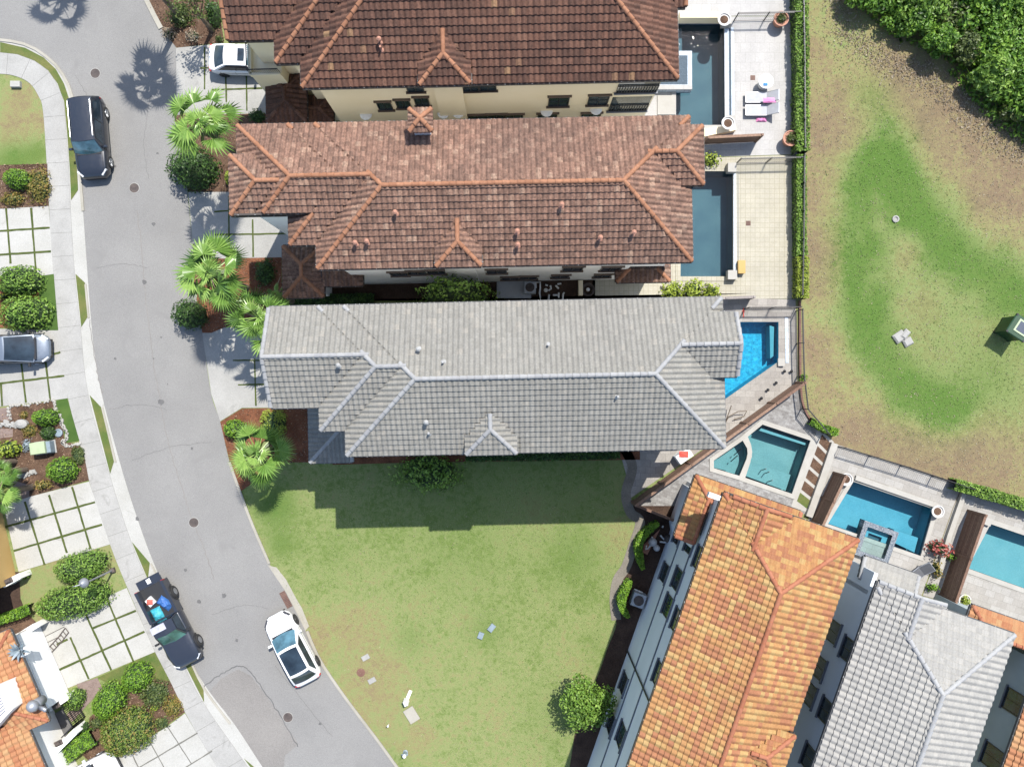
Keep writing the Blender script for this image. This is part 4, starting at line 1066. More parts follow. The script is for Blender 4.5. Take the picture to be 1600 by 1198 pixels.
def ringbox(root, name, P, inner, z0, z1, mat):
    c = sum(P, Vector())/len(P)
    for i in range(len(P)):
        a, b_ = P[i], P[(i+1) % len(P)]; pbox(root, name, [a, b_, c.lerp(b_, inner), c.lerp(a, inner)], z0, z1+.002*i, mat, True)
ringbox(r, 'spa_wall', SP, .72, -.3, .40, 'tile_pool_speck')
pbox(r, 'spa_floor', [cS.lerp(q, .73) for q in SP], -.35, -.3, 'plaster_teal', True)
ringbox(r, 'spa_bench', [cS.lerp(q, .715) for q in SP], .55, -.29, -.05, 'plaster_blue')
o = sheet('spa_water', [cS.lerp(q, .719) for q in SP], .30, M['water_clear'], kind=None, world=True)
for vv in o.data.vertices: vv.co -= r.location
o.parent = r
pbox(r, 'pool_step', [(1395,846),(1402,829),(1440,842),(1434,865)], -1.3, -.45, 'plaster_blue')
r = pool('pale aqua pool cut off by the right edge', 'p6', 'plaster_aqua', cop=.3, depth=1.1)
pbox(r, 'corner_block', [(1530,804),(1547,810),(1543,821),(1527,815)], .03, .3, 'coping')

# ================================================================== fences
def metal_fence(label, px, ht=1.35, step=1.9, z0=.0):
    P = smooth_line(PX(px), 3) if len(px) > 2 else PX(px)
    root = thing('metal_fence', label, 'fence', (P[0].x, P[0].y, z0), 'black metal fences round the pool terraces')
    L = 0; pts = [P[0]]; tot = sum((P[i+1]-P[i]).length for i in range(len(P)-1)); n = max(1, round(tot/step))
    W = resample(P, n); O = Vector((0,0,z0))
    for p in W:
        b = MB(); b.box(p+O, .06, .06, ht+.05); b.build('post', M['metal_black'], root)
    for i in range(n):
        a, c = W[i]+O, W[i+1]+O; b = MB(); up = Vector((0,0,1))
        for h in (.12, ht-.14, ht): b.bar(a+up*h, c+up*h, .035, .035)
        k = max(2, int((c-a).length/.115))
        for j in range(1, k): q = a.lerp(c, j/k); b.bar(q+up*.1, q+up*ht, .016, .016)
        b.build('picket_panel', M['metal_black'], root)
metal_fence('black picket fence along the hedge beside the white terrace', [(1244,-20),(1246,100),(1247,240)])
metal_fence('black picket fence between the white terrace and the cream terrace', [(1150,256),(1243,254)], 1.25)
metal_fence('black picket fence along the hedge beside the cream terrace', [(1246,250),(1245,360),(1243,464)])
metal_fence('black picket fence between the cream terrace and the bright blue pool', [(1163,483),(1242,482)], 1.2)
metal_fence('black picket fence curving past the bright blue pool and cobbled terrace', [(1243,486),(1246,598),(1252,640),(1264,660),(1284,676)])
metal_fence('black picket fence between the pale terrace and the field', [(1308,697),(1410,728),(1504,760)])
metal_fence('black picket fence above the white terrace at the top edge', [(1146,34),(1240,32)], 1.25)
g = MB(); g.prism([(q.x,q.y) for q in ribbon_poly(smooth_line(PX([(1249,470),(1250,600),(1257,640),(1270,660)]), 4), .12)], 0, .16)
tag(g.build('brick_edging', [M['iron_red']]), 'thin reddish edging at the foot of the curving metal fence', 'edging')
def wood_fence(label, pts, ht=1.8, bay=2.3, mat='wood_fence', planks=3, thick=.10):
    a, c = at(*pts[0]), at(*pts[1]); d = (c-a); n = max(1, round(d.length/bay)); d.normalize()
    root = thing('privacy_fence', label, 'fence', (a.x, a.y, 0), 'brown wooden privacy fences'); rng = random.Random(int(a.x*10))
    for i in range(n+1):
        p = a.lerp(c, i/n); b = MB(); b.box(p, .13, .13, ht+.08, math.atan2(d.y, d.x)); b.build('post', M[mat], root)
    for i in range(n):
        p, q = a.lerp(c, i/n), a.lerp(c, (i+1)/n); b = MB(); k = 11
        for j in range(k):
            z = .08+(ht-.1)*(j+.5)/k; b.bar(p+Vector((0,0,z)), q+Vector((0,0,z)), .045, (ht-.1)/k-.012, 0, rng.random())
        b.bar(p+Vector((0,0,ht)), q+Vector((0,0,ht)), thick*1.6, .05, 0, rng.random())
        b.build('panel', M[mat], root)
wood_fence('long brown slatted fence slanting from the bright blue pool to the shaded lawn', [(1243,598),(987,783)])
wood_fence('short low brown fence panel at the lawn corner, below the cobbled yard', [(987,784),(1056,812)], 1.1)
wood_fence('brown slatted fence standing between the bark squares and the blue pool', [(1302,738),(1266,815)], 2.0)
wood_fence('brown slatted fence between the blue pool and the pale aqua pool', [(1512,797),(1467,928)], 2.0)
wood_fence('brown slatted fence with open gaps between the white terrace and cream terrace', [(1098,226),(1180,222)], 1.5)
wood_fence('dark low fence panel behind the lime grasses by the grey roof', [(1085,470),(1170,467)], 1.2, mat='wood_grey')
for lab, q in (('white planter wall beside the dark teal pool at the white terrace', [(1098,205),(1146,199),(1147,207),(1098,217)]),):
    b = MB(); b.prism([(v.x,v.y) for v in PX(q)], 0, .5); tag(b.build('planter_wall', M['stucco_cream']), lab, 'wall')
b = MB(); b.prism([(v.x,v.y) for v in ribbon_poly(PX([(1058,33),(1126,33)]), .38)], 0, .9); tag(b.build('garden_wall', M['stucco_cream']), 'cream garden wall along the top side of the dark teal pool', 'wall')
b = MB(); b.prism([(v.x,v.y) for v in ribbon_poly(PX([(1302,692),(1285,742),(1262,806)]), .42)], 0, .30); tag(b.build('low_wall', M['coping']), 'low pale wall along the bark squares beside the brown fence', 'wall')
b = MB(); b.prism([(v.x,v.y) for v in ribbon_poly(PX([(1506,762),(1480,836),(1462,900)]), .30)], 0, .30); tag(b.build('low_wall', M['coping']), 'low pale wall left of the brown fence by the red leaved plant', 'wall')

# ================================================================== furniture on the terraces
def pot(label, px, py, r, h, mat, soil='soil', zb=0.02, cat='planter', name='flower_pot', grp='round pots on the terraces', bowl=False):
    p = at(px, py, zb+h); b = MB()
    pr = [(r*.55,0),(r*.80,h*.3),(r*.97,h*.8),(r*1.04,h*.92),(r*1.04,h),(r*.88,h),(r*.86,h-.08)] if not bowl else [(r*.45,0),(r*.8,h*.5),(r*1.0,h*.9),(r,h),(r*.86,h),(r*.84,h-.08)]
    root = thing(name, label, cat, (p.x, p.y, zb), grp)
    b.lathe((p.x, p.y, zb), pr, 24); b.build('bowl', M[mat], root, smooth=False)
    b = MB(); b.lathe((p.x, p.y, zb+h-.10), [(r*.86,0),(r*.5,.03),(.02,.04)], 18); b.build('soil', M[soil], root)
    return root, Vector((p.x, p.y, zb+h))
pot('large off-white bowl on a column at the top corner of the dark teal pool', 1132, 30, .42, .45, 'planter_white', zb=.70, bowl=True, soil='mulch')
pot('large off-white bowl on a column at the lower corner of the dark teal pool', 1138, 192, .42, .45, 'planter_white', zb=.70, bowl=True, soil='mulch')
pot('off-white bowl planter at the left corner of the blue pool', 1323, 749, .40, .55, 'planter_white', zb=.02, bowl=True, soil='mulch')
pot('off-white bowl planter at the right corner of the blue pool', 1466, 799, .40, .55, 'planter_white', zb=.02, bowl=True, soil='mulch')
POTS = [pot('terracotta pot with a plant at the top right corner of the white terrace', 1221, 29, .46, .75, 'terracotta'),
        pot('terracotta pot with a plant at the lower right corner of the white terrace', 1236, 216, .48, .75, 'terracotta')]
POTS.append(pot('grey-green pot with a small plant near the peach patio roof', 1508, 938, .38, .5, 'planter_white'))
# white round table
p = at(1197, 127, .7); r_ = thing('side_table', 'round white table with a blue cloth beside the loungers', 'table', (p.x, p.y, .02))
b = MB(); b.lathe((p.x,p.y,.02), [(.30,0),(.34,.05),(.30,.5),(.42,.62),(.46,.66),(.46,.70),(.1,.71)], 26); b.build('drum', M['white_paint'], r_)
M['cloth_blue'] = plain('cloth_blue', (.05,.18,.36,1), .9); M['cloth_pink'] = plain('cloth_pink', (.62,.22,.42,1), .95, amt=.3); M['cloth_red'] = plain('cloth_red', (.50,.07,.05,1), .9)
def crumple(name, c, rx, ry, h, mat, seed, label=None, cat=None, parent=None, rz=0, group=None):
    rng = random.Random(seed); V = []; F = []; n = 14
    for j in range(n+1):
        for i in range(n+1):
            u, v = i/n*2-1, j/n*2-1; q = mnoise.noise(Vector((u*1.7+seed, v*1.7, seed*.3)))+.6*mnoise.noise(Vector((u*4.5, v*4.5+seed, 2.)))
            s_ = 1-.18*abs(mnoise.noise(Vector((u*2, v*2+seed, 4.))))
            e = max(0, 1-max(abs(u), abs(v))**3)
            x, y = u*rx*s_, v*ry*s_; X, Y = rot2(x, y, rz)
            V.append((c[0]+X, c[1]+Y, c[2]+.012+e*h*(.6+.9*abs(q))))
    for j in range(n):
        for i in range(n): F.append((j*(n+1)+i, j*(n+1)+i+1, (j+1)*(n+1)+i+1, (j+1)*(n+1)+i))
    o = mk(name, V, F, M[mat], parent, smooth=True)
    if label: tag(o, label, cat, group)
    return o
crumple('cloth', (p.x-.05, p.y-.22, .73), .15, .10, .06, 'cloth_blue', 3, 'small blue cloth lying on the round white table', 'cloth')
M['mesh_grey'] = plain('mesh_grey', (.30,.31,.33,1), .7); M['mesh_dark'] = plain('mesh_dark', (.065,.068,.075,1), .7)
def lounger(label, px, py, rz, mat='mesh_grey', back=.5):
    p = at(px, py, .35); root = thing('sun_lounger', label, 'sun lounger', (p.x, p.y, .02), 'sun loungers on the terraces')
    def W(x, y, z): X, Y = rot2(x, y, rz); return Vector((p.x+X, p.y+Y, .02+z))
    f = MB()
    for y in (-.32, .32): f.bar(W(-1.0,y,.30), W(.35,y,.30), .04, .05); f.bar(W(.33,y,.30), W(.95,y,.30+back), .04, .05)
    f.bar(W(-1.0,-.32,.30), W(-1.0,.32,.30), .04, .05); f.bar(W(.95,-.32,.30+back), W(.95,.32,.30+back), .04, .05)
    f.build('frame', M['metal_grey'], root)
    b = MB(); b.add([W(-.98,-.30,.34), W(.33,-.30,.34), W(.33,.30,.34), W(-.98,.30,.34)]+[W(-.98,-.30,.315), W(.33,-.30,.315), W(.33,.30,.315), W(-.98,.30,.315)], [(0,1,2,3),(7,6,5,4),(0,4,5,1),(1,5,6,2),(2,6,7,3),(3,7,4,0)]); b.build('seat', M[mat], root)
    b = MB(); b.add([W(.34,-.30,.335), W(.94,-.30,.33+back), W(.94,.30,.33+back), W(.34,.30,.335)]+[W(.34,-.30,.31), W(.94,-.30,.305+back), W(.94,.30,.305+back), W(.34,.30,.31)], [(0,1,2,3),(7,6,5,4),(0,4,5,1),(1,5,6,2),(2,6,7,3),(3,7,4,0)]); b.build('backrest', M[mat], root)
    for x, y in ((-.85,-.3),(-.85,.3),(.4,-.3),(.4,.3)):
        b = MB(); b.bar(W(x,y,0), W(x,y,.3), .04, .04); b.build('leg', M['metal_grey'], root)
    return p
lounger('upper of the two grey loungers on the white terrace, below the round table', 1190, 152, 0)
lounger('lower of the two grey loungers on the white terrace, between the pink towels', 1190, 172, 0)
q = at(1203, 155, .7); crumple('towel', (q.x, q.y-.05, .62), .42, .16, .10, 'cloth_pink', 5, 'pink towel draped over the upper grey lounger', 'towel', group='pink towels')
q = at(1190, 187, .1); crumple('towel', (q.x, q.y, .03), .34, .13, .16, 'cloth_pink', 8, 'pink towel lying on the white floor below the loungers', 'towel', group='pink towels')
lounger('dark mesh lounger on the pale terrace beside the blue pool', 1434, 897, math.radians(37), 'mesh_dark', .35)
p = at(1417, 905, 0); root = thing('parasol_base', 'dark parasol stand with a leaning pole beside the dark lounger', 'parasol stand', (p.x,p.y,.02))
b = MB(); b.lathe((p.x,p.y,.02), [(.24,0),(.24,.06),(.05,.12)], 18); b.build('base', M['metal_black'], root)
b = MB(); b.tube([(p.x,p.y,.1),(p.x-.22,p.y+.75,1.1)], .025, 8); b.build('pole', M['metal_black'], root)
b = MB()
p = at(1159, 417, .4); root = thing('storage_box', 'tan box bench beside the dark teal pool on the cream terrace', 'box', (p.x,p.y,.022))
b.box((p.x,p.y,.022), .42, .80, .36, 0, bev=.03); b.build('body', M['stucco_yellow'], root); b = MB(); b.box((p.x,p.y,.384), .46, .84, .05, bev=.015); b.build('lid', M['stucco_yellow'], root)
for lab, x, y in (('square brown drain cover in the white terrace floor', 1176, 122), ('square brown drain cover in the cream terrace floor', 1169, 349)):
    p = at(x, y); b = MB(); b.box((p.x,p.y,.024), .30, .30, .012, 0, 0)
    for i in range(4): b.box((p.x-.105+.07*i,p.y,.036), .025, .26, .006, 0, 1)
    tag(b.build('drain_cover', [M['iron_red'], M['iron']]), lab, 'drain cover')
p = at(1162, 489, .1); b = MB(); b.bar((p.x,p.y-.28,.06), (p.x,p.y+.32,.06), .05, .05); b.bar((p.x-.08,p.y+.12,.07), (p.x+.08,p.y+.12,.07), .05, .05)
tag(b.build('red_tool', M['cloth_red']), 'small red cross shaped tool lying on the terrace above the bright blue pool', 'tool')
for i, (x, y) in enumerate(((1190,622),(1200,609),(1213,598),(1226,580),(1237,580))):
    p = at(x, y, .25); b = MB(); b.tube([(p.x,p.y,.02),(p.x,p.y,.22)], .03, 8); b.lathe((p.x,p.y,.20), [(.07,0),(.10,.03),(.02,.1)], 12)
    tag(b.build('path_light', M['metal_black']), 'small black path light along the long slatted fence by the bright blue pool', 'light', 'small black path lights')
p = at(1142, 648, .3); b = MB()
b.tube([(p.x-.3,p.y-.55,.05),(p.x-.15,p.y-.1,.35),(p.x+.4,p.y+.22,.5),(p.x+.95,p.y+.25,.5),(p.x+.8,p.y-.1,.35),(p.x+.2,p.y-.3,.2)], .03, 8); b.tube([(p.x-.3,p.y-.55,.05),(p.x-.05,p.y+.6,.6)], .03, 8)
tag(b.build('plant_hoop', M['bark']), 'thin curved brown hoop standing beside the grey roof and slatted fence', 'hoop')
p = at(1068, 712, .5); root = thing('grill_table', 'white table with red items in the shade beside the slatted fence', 'table', (p.x,p.y,.02))
b = MB(); b.box((p.x,p.y,.02), 1.0, .6, .8, math.radians(35), bev=.03); b.build('body', M['white_paint'], root)
crumple('cloth', (p.x-.05,p.y+.12,.82), .3, .2, .1, 'cloth_red', 9, 'red cloth lying on the white table by the slatted fence', 'cloth')

# ================================================================== equipment at the side of the houses
def ac_unit(label, px, py, rz, s_=.8, h=.75, mat='ac_grey'):
    p = at(px, py, h); root = thing('air_conditioner', label, 'air conditioner', (p.x, p.y, .02), 'air conditioners')
    b = MB(); b.box((p.x,p.y,.02), s_, s_, h, rz, bev=.04); b.build('casing', M[mat], root)
    b = MB(); b.lathe((p.x,p.y,h+.022), [(s_*.38,0),(s_*.38,.02),(s_*.34,.025),(s_*.12,.03)], 20); b.build('fan_guard', M['iron'], root)
ac_unit('grey air conditioner in the shaded gap below the rust brown roof', 828, 449, 0, .75)
ac_unit('blue-grey air conditioner beside the lower crescent hedge', 998, 938, math.radians(-19), .85)
p = at(803, 450, .1); b = MB(); b.box((p.x,p.y,.02), 2.2, 1.3, .10, 0, bev=.03); b.box((p.x,p.y,.12), 2.0, 1.1, .03, 0, bev=.01); tag(b.build('ground_cover', M['ac_grey']), 'flat dark blue-grey slab cover in the shaded gap left of the air conditioner', 'slab')
def pipework(label, segs, mat='pvc', extra=None, name='pool_pump'):
    P = [PX(s, .25) for s in segs]; c = P[0][0]; root = thing(name, label, 'pool pump', (c.x, c.y, .02), 'white pipes of the pool pumps')
    for s in P:
        b = MB(); b.tube([q for q in s], .055, 10); b.build('pipe', M[mat], root)
    for (x, y, r, h, m) in (extra or []):
        q = at(x, y, h); b = MB(); b.lathe((q.x,q.y,.02), [(r*.9,0),(r,.1),(r,h*.7),(r*.6,h*.95),(r*.2,h)], 18); b.build('tank', M[m], root)
pipework('white plastic pipework in the shaded gap below the rust brown roof', [[(837,450),(837,441),(844,441),(844,450),(843,458),(845,470),(880,469)],[(857,471),(858,460)],[(864,461),(874,461)],[(873,457),(873,465)],[(879,469),(880,459),(882,457)],[(852,445),(856,446)],[(860,446),(861,451),(857,454)],[(868,446),(873,451)],[(871,444),(877,443)]], extra=[(853,453,.13,.3,'pvc')])
pipework('cluster of white pipes and tanks inside the upper crescent hedge', [[(1019,838),(1018,848),(1014,855)],[(1010,852),(1009,858),(1014,856)],[(1024,852),(1030,858)],[(1036,821),(1035,824)],[(1032,836),(1037,842),(1042,838)],[(1031,846),(1040,847)]], extra=[(1021,848,.26,.55,'planter_white'),(1027,857,.20,.5,'planter_white'),(1046,843,.26,.7,'iron')])
pipework('white bent pipe beside the blue-grey air conditioner', [[(991,920),(1003,925),(1002,931)]], name='drain_pipe')
b = MB(); P = PX([(1031,826),(1011,866),(1004,862),(1006,850)]); b.prism([(q.x,q.y) for q in P], .02, .10); tag(b.build('paver_pad', M['terracotta']), 'small brick coloured pad under the white pipes by the upper crescent hedge', 'pad')
b = MB(); p = at(919, 452, .4)
root = thing('hose_reel', 'coiled dark hose beside a cream post in the shaded gap', 'hose', (p.x,p.y,.02))
for k in range(4): b.tube([(p.x+math.cos(t*.393)*(.30+.03*k), p.y+math.sin(t*.393)*(.30+.03*k), .1+.06*k) for t in range(17)], .04, 8)
b.build('coil', M['iron'], root); b = MB(); b.lathe((p.x,p.y,.3), [(.12,0),(.1,.06),(.02,.08)], 14); b.build('hub', M['pvc'], root)
b = MB(); p = at(907, 450, .3); b.box((p.x,p.y,.02), .28, .95, .45, 0, bev=.04); tag(b.build('meter_box', M['stucco_cream']), 'cream box standing left of the coiled dark hose', 'box')

# ================================================================== street and lawn furniture
def manhole(label, x, y, r, z=.012, m='iron', rim='concrete_grey', grp='round manhole covers in the road'):
    p = at(x, y); root = thing('manhole_cover', label, 'manhole cover', (p.x, p.y, z), grp)
    b = MB(); b.lathe((p.x,p.y,z), [(r*1.12,0),(r*1.12,.008),(r*.9,.010)], 26); b.build('rim', M[rim], root)
    b = MB(); b.lathe((p.x,p.y,z+.006), [(r,0),(r,.008),(r*.8,.010),(r*.78,.006),(r*.45,.006),(r*.43,.012),(.03,.012)], 26); b.build('lid', M[m], root)
manhole('round manhole cover in the road beside the black car', 149, 115, .30, m='iron')
manhole('round manhole cover in the road below the black car', 210, 294, .30, m='iron')
manhole('round manhole cover in the middle of the curved road', 303, 816, .30, m='iron')
manhole('round manhole cover in the road at the bottom of the photo', 450, 1120, .30, m='iron')
manhole('small brown round cover in the brown patch of the lawn', 564, 1050, .24, .02, m='iron_red', rim='iron_red', grp='small covers in the lawn')
def plate(name, label, x, y, sx, sy, rz, h=.06, m='concrete_grey', cat='cover', z=.0, grp='small covers in the lawn'):
    p = at(x, y, h); b = MB(); b.box((p.x,p.y,z), sx, sy, h, rz, bev=.015); b.box((p.x,p.y,z+h), sx*.5, .03, .006, rz, 0)
    return tag(b.build(name, M[m]), label, cat, grp)
plate('utility_cover', 'small concrete cover in the lawn above the brown round cover', 571, 1027, .5, .32, .5)
plate('utility_cover', 'small concrete cover in the lawn below the brown round cover', 581, 1063, .5, .32, .5)
plate('concrete_slab', 'pale rectangular concrete slab with a grey mark, below the white post', 643, 1117, .95, .70, math.radians(-58), .10, 'curb')
plate('utility_box', 'pale concrete box in the brown lawn inside the pavement curve', 23, 131, .62, .38, 0, .25, 'concrete')
plate('valve_box', 'lower of the two green valve boxes in the lawn', 751, 993, .42, .34, 1.2, .14, 'leaf_agave')
plate('valve_box', 'upper of the two green valve boxes in the lawn', 768, 981, .5, .34, .9, .14, 'leaf_agave')
p = at(637, 1090, .5); b = MB(); b.box((p.x-.12,p.y-.3,0), .24, .30, .75, .4, bev=.05); b.box((p.x,p.y-.02,0), .20, .7, .06, -.4, 0); tag(b.build('marker_post', M['white_paint']), 'white utility post in the lawn above the concrete slab', 'post')
p = at(606, 1132, .3); b = MB(); b.tube([(p.x,p.y-.1,0),(p.x+.03,p.y,.5)], .045, 10); b.lathe((p.x+.03,p.y,.48), [(.06,0),(.06,.05),(.02,.07)], 10); tag(b.build('marker_stake', M['white_paint']), 'thin short white stake in the lawn near the kerb', 'stake')
p = at(632, 1180, .5); root = thing('fire_hydrant', 'white and blue hydrant in the lawn at the bottom edge', 'hydrant', (p.x,p.y,0))
b = MB(); b.lathe((p.x,p.y,0), [(.16,0),(.16,.05),(.11,.08),(.11,.45),(.14,.47),(.14,.52),(.09,.6)], 16); b.build('barrel', M['leaf_agave'], root); b = MB(); b.lathe((p.x,p.y,.58), [(.12,0),(.10,.08),(.03,.12)], 14); b.build('cap', M['white_paint'], root)
b = MB(); b.tube([(p.x-.2,p.y,.35),(p.x+.2,p.y,.35)], .05, 10); b.build('nozzle', M['leaf_agave'], root)
# in the field
p = at(1400, 342, .1); b = MB(); b.lathe((p.x,p.y,0), [(.22,0),(.22,.10),(.14,.12),(.10,.05)], 18); tag(b.build('sprinkler_head', M['concrete_grey']), 'small round irrigation head in the bright green grass', 'sprinkler')
rng = random.Random(8); b = MB()
for x, y, sx, sy, h, a in ((1407,526,.75,.62,.22,.6),(1416,522,.62,.4,.30,.9),(1420,534,.6,.5,.2,.5)):
    p = at(x, y, h); b.box((p.x,p.y,0), sx, sy, h, a, bev=.09)
tag(b.build('broken_slab', M['concrete_grey']), 'broken pale concrete block lying on the field', 'block')
M['box_green'] = plain('box_green', (.012,.045,.016,1), .45); M['panel_pv'] = plain('panel_pv', (.07,.08,.10,1), .25); M['pale_green'] = plain('pale_green', (.30,.36,.22,1), .5)
p = at(1596, 512, 1.7); an = math.radians(-33); root = thing('control_cabinet', 'dark green cabinet with a grey panel on top, standing on the field', 'cabinet', (p.x,p.y,0))
b = MB(); b.box((p.x,p.y,.12), 1.1, 1.1, 1.40, an, bev=.04); b.build('body', M['box_green'], root)
b = MB(); b.box((p.x,p.y,1.50), 1.32, 1.32, .12, an, bev=.05); b.build('roof', M['box_green'], root)
u = Vector(rot2(.08, .05, an)+(0,)); b = MB(); b.box((p.x+u.x,p.y+u.y,1.62), .84, .84, .05, an, bev=.01); f_ = b.build('panel_frame', M['pale_green'], root); b = MB(); b.box((p.x+u.x,p.y+u.y,1.672), .62, .62, .012, an); b.build('panel', M['panel_pv'], f_)
for i, j in ((-1,-1),(1,-1),(1,1),(-1,1)):
    q = rot2(i*.5, j*.5, an); b = MB(); b.box((p.x+q[0],p.y+q[1],0), .12, .12, .14, an); b.build('foot', M['metal_black'], root)
    q = rot2(i*.60, j*.60, an); b = MB(); b.box((p.x+q[0],p.y+q[1],1.58), .12, .12, .06, an); b.build('corner_bracket', M['metal_black'], root)

# ---- left hand garden things
p = at(62, 700, .7); an = math.radians(8); root = thing('transformer', 'pale green electrical cabinet in the bark bed between two round bushes', 'transformer', (p.x,p.y,0))
b = MB(); b.box((p.x,p.y,.0), 1.35, .85, .08, an, bev=.01); b.build('plinth', M['concrete_grey'], root)
b = MB(); b.box((p.x-.12,p.y,.08), .95, .75, .72, an, bev=.03); b.build('body', M['pale_green'], root); b = MB(); q = rot2(.48, 0, an); b.box((p.x+q[0],p.y+q[1],.08), .26, .72, .55, an, bev=.03); b.build('door', M['leaf_agave'], root)
p = at(92, 676, .05); b = MB(); b.lathe((p.x,p.y,.03), [(.26,0),(.26,.10),(.2,.12),(.18,.06)], 20); tag(b.build('round_dish', M['leaf_agave']), 'round pale blue dish in the bark bed below the round bush', 'dish')
p = at(33, 662, .3); b = MB(); b.lathe((p.x,p.y,0), [(.2,0),(.42,.15),(.40,.36),(.15,.46)], 12, sx=1.0, sy=.7); tag(b.build('boulder', M['concrete_grey']), 'smooth grey boulder in the bark bed beside the brick path', 'boulder')
b = MB(); rng = random.Random(2)
E = smooth_line(PX([(17,656),(16,637),(45,632),(82,626),(88,640),(97,655),(98,664),(104,672),(105,684),(99,690),(105,696),(124,694)]), 8)
for q in E: b.box((q.x+rng.uniform(-.06,.06), q.y+rng.uniform(-.06,.06), .02), rng.uniform(.10,.22), rng.uniform(.09,.17), .10, rng.uniform(0, 3), bev=.04)
tag(b.build('stone_edging', M['coping']), 'white stone edging winding round the bark bed', 'edging')
def row_stones(label, px, seed, n=26, m='concrete_grey'):
    rng = random.Random(seed); b = MB(); E = smooth_line(PX(px), 12)
    for i in range(n):
        q = rng.choice(E); s_ = rng.uniform(.09, .2); b.box((q.x+rng.gauss(0,.15), q.y+rng.gauss(0,.12), .01), s_*1.4, s_, s_*.8, rng.uniform(0,3), bev=.05)
    tag(b.build('stone_row', M[m]), label, 'stones')
row_stones('row of grey stones along the upper brick path', [(-5,664),(10,662),(20,662)], 3)
row_stones('row of grey and tan stones beside the lower brick path', [(8,748),(25,740),(40,742),(52,736)], 4, 40)
# street lamp between the clipped bushes
B_ = at(177, 890); T_ = at(125, 913, 3.6); root = thing('street_lamp', 'grey street lamp with a round head between the clipped bushes', 'street lamp', (B_.x,B_.y,0))
b = MB(); b.box((B_.x,B_.y,0), .3, .3, .25, .3, bev=.04); b.build('base', M['iron'], root)
b = MB(); b.tube([(B_.x,B_.y,.2),(B_.x,B_.y,3.4)], [.06,.045], 12); b.build('pole', M['metal_grey'], root)
b = MB(); H_ = Vector((B_.x,B_.y,3.4)); b.tube([H_, H_+Vector((-.1,0,.45)), H_+Vector((-.3,-.05,.6)), H_+Vector((-.5,-.1,.45))], .03, 8); b.build('arm', M['metal_grey'], root)
b = MB(); b.lathe((H_.x-.1,H_.y,3.3), [(.06,.0),(.30,.05),(.28,.15),(.14,.34),(.03,.42)], 20); b.build('lamp_shade', M['metal_grey'], root, smooth=True)
# low walls with lamps beside the left garage
def wing(label, px, lamp, h=1.15):
    P = PX(px, h); c = sum(P, Vector())/len(P); root = thing('wing_wall', label, 'wall', (c.x,c.y,0), 'white walls beside the left garages')
    b = MB(); b.prism([(q.x,q.y) for q in P], 0, h); b.build('body', M['stucco_pale'], root)
    p = at(*lamp, h); b = MB(); b.box((p.x,p.y,h), .5, .32, .10, .45, bev=.03); b.box((p.x,p.y,h+.10), .3, .18, .12, .45, bev=.03); b.build('lamp', M['iron'], root)
wing('white wall with a dark lamp at the upper end of the orange garage roof', [(23,992),(52,974),(62,978),(28,999)], (37,989))
wing('white wall with a dark lamp left of the dark entry gate', [(76,1104),(103,1086),(106,1093),(79,1111)], (88,1102))
wing('white wall with a dark lamp in front of the yellow wall', [(2,909),(30,895),(33,903),(6,918)], (14,907))
wing('plain long white wall right of the dark entry gate', [(73,1180),(115,1138),(120,1146),(78,1188)], (92,1160), 1.3)
# dark gate of the entry court
P = PX([(79,1117),(97,1107),(113,1134),(96,1152)], 1.6); root = thing('entry_gate', 'dark barred gate and grille beside the peach entry roof', 'gate', (P[0].x,P[0].y,0))
b = MB(); b.prism([(q.x,q.y) for q in PX([(80,1118),(97,1107),(113,1135),(98,1158),(88,1160)], 0)], .03, .06); b.build('threshold', M['asphalt_dark'], root)
b = MB()
for i in range(12): q0 = P[1].lerp(P[2], i/11); b.bar(q0, Vector((q0.x,q0.y,.05)), .03, .03)
b.bar(P[1], P[2], .06, .06); b.bar(P[1]-Vector((0,0,1.4)), P[2]-Vector((0,0,1.4)), .06, .06); b.build('leaf', M['metal_black'], root)
b = MB(); b.bar(P[2], P[3], .06, .06); b.bar(P[2]-Vector((0,0,.8)), P[3]-Vector((0,0,.8)), .06, .06)
for i in range(9): q0 = P[2].lerp(P[3], i/8); b.bar(q0, Vector((q0.x,q0.y,.05)), .03, .03)
b.build('side_grille', M['metal_black'], root)
# bent ladder frame lying on the drive and the thin lines beside it
def P2(x, y): return at(x*130/1589, 970+y*98/1198, .06)
root = thing('folded_ladder', 'dark bent ladder frame lying flat on the pale driveway', 'ladder', tuple(P2(900,600)))
A_ = [P2(545,650), P2(870,570), P2(1110,310), P2(1245,130)]; B2 = [P2(640,740), P2(930,655), P2(1180,390), P2(1310,215)]
b = MB(); b.tube(A_, .035, 6); b.build('rail', M['iron'], root); b = MB(); b.tube(B2, .035, 6); b.build('rail', M['iron'], root)
ra, rb = resample(A_, 12), resample(B2, 12)
for i in range(13): b = MB(); b.tube([ra[i], rb[i]], .028, 6); b.build('rung', M['iron'], root)
for k, (a, c) in enumerate((((470,485),(1230,105)),((560,575),(1180,270)))):  # two thin dark tubes lying along the driveway
    b = MB(); b.tube([P2(*a), P2(*c)], .016, 6); tag(b.build('thin_line', M['iron']), ('upper' if k == 0 else 'lower')+' of the two thin dark lines across the pale driveway', 'thin_line', 'thin dark lines on the driveway')
p = P2(420, 595); p = at(34, 1019, 3.7); b = MB(); root = thing('roof_lamp_box', 'white and black box at the edge of the orange garage roof', 'box', (p.x,p.y,3.3))
b.box((p.x,p.y,3.3), .48, .5, .35, f7, bev=.03); b.build('casing', M['white_paint'], root); b = MB(); b.box((p.x,p.y,3.652), .26, .34, .02, f7); b.build('grille', M['iron'], root)

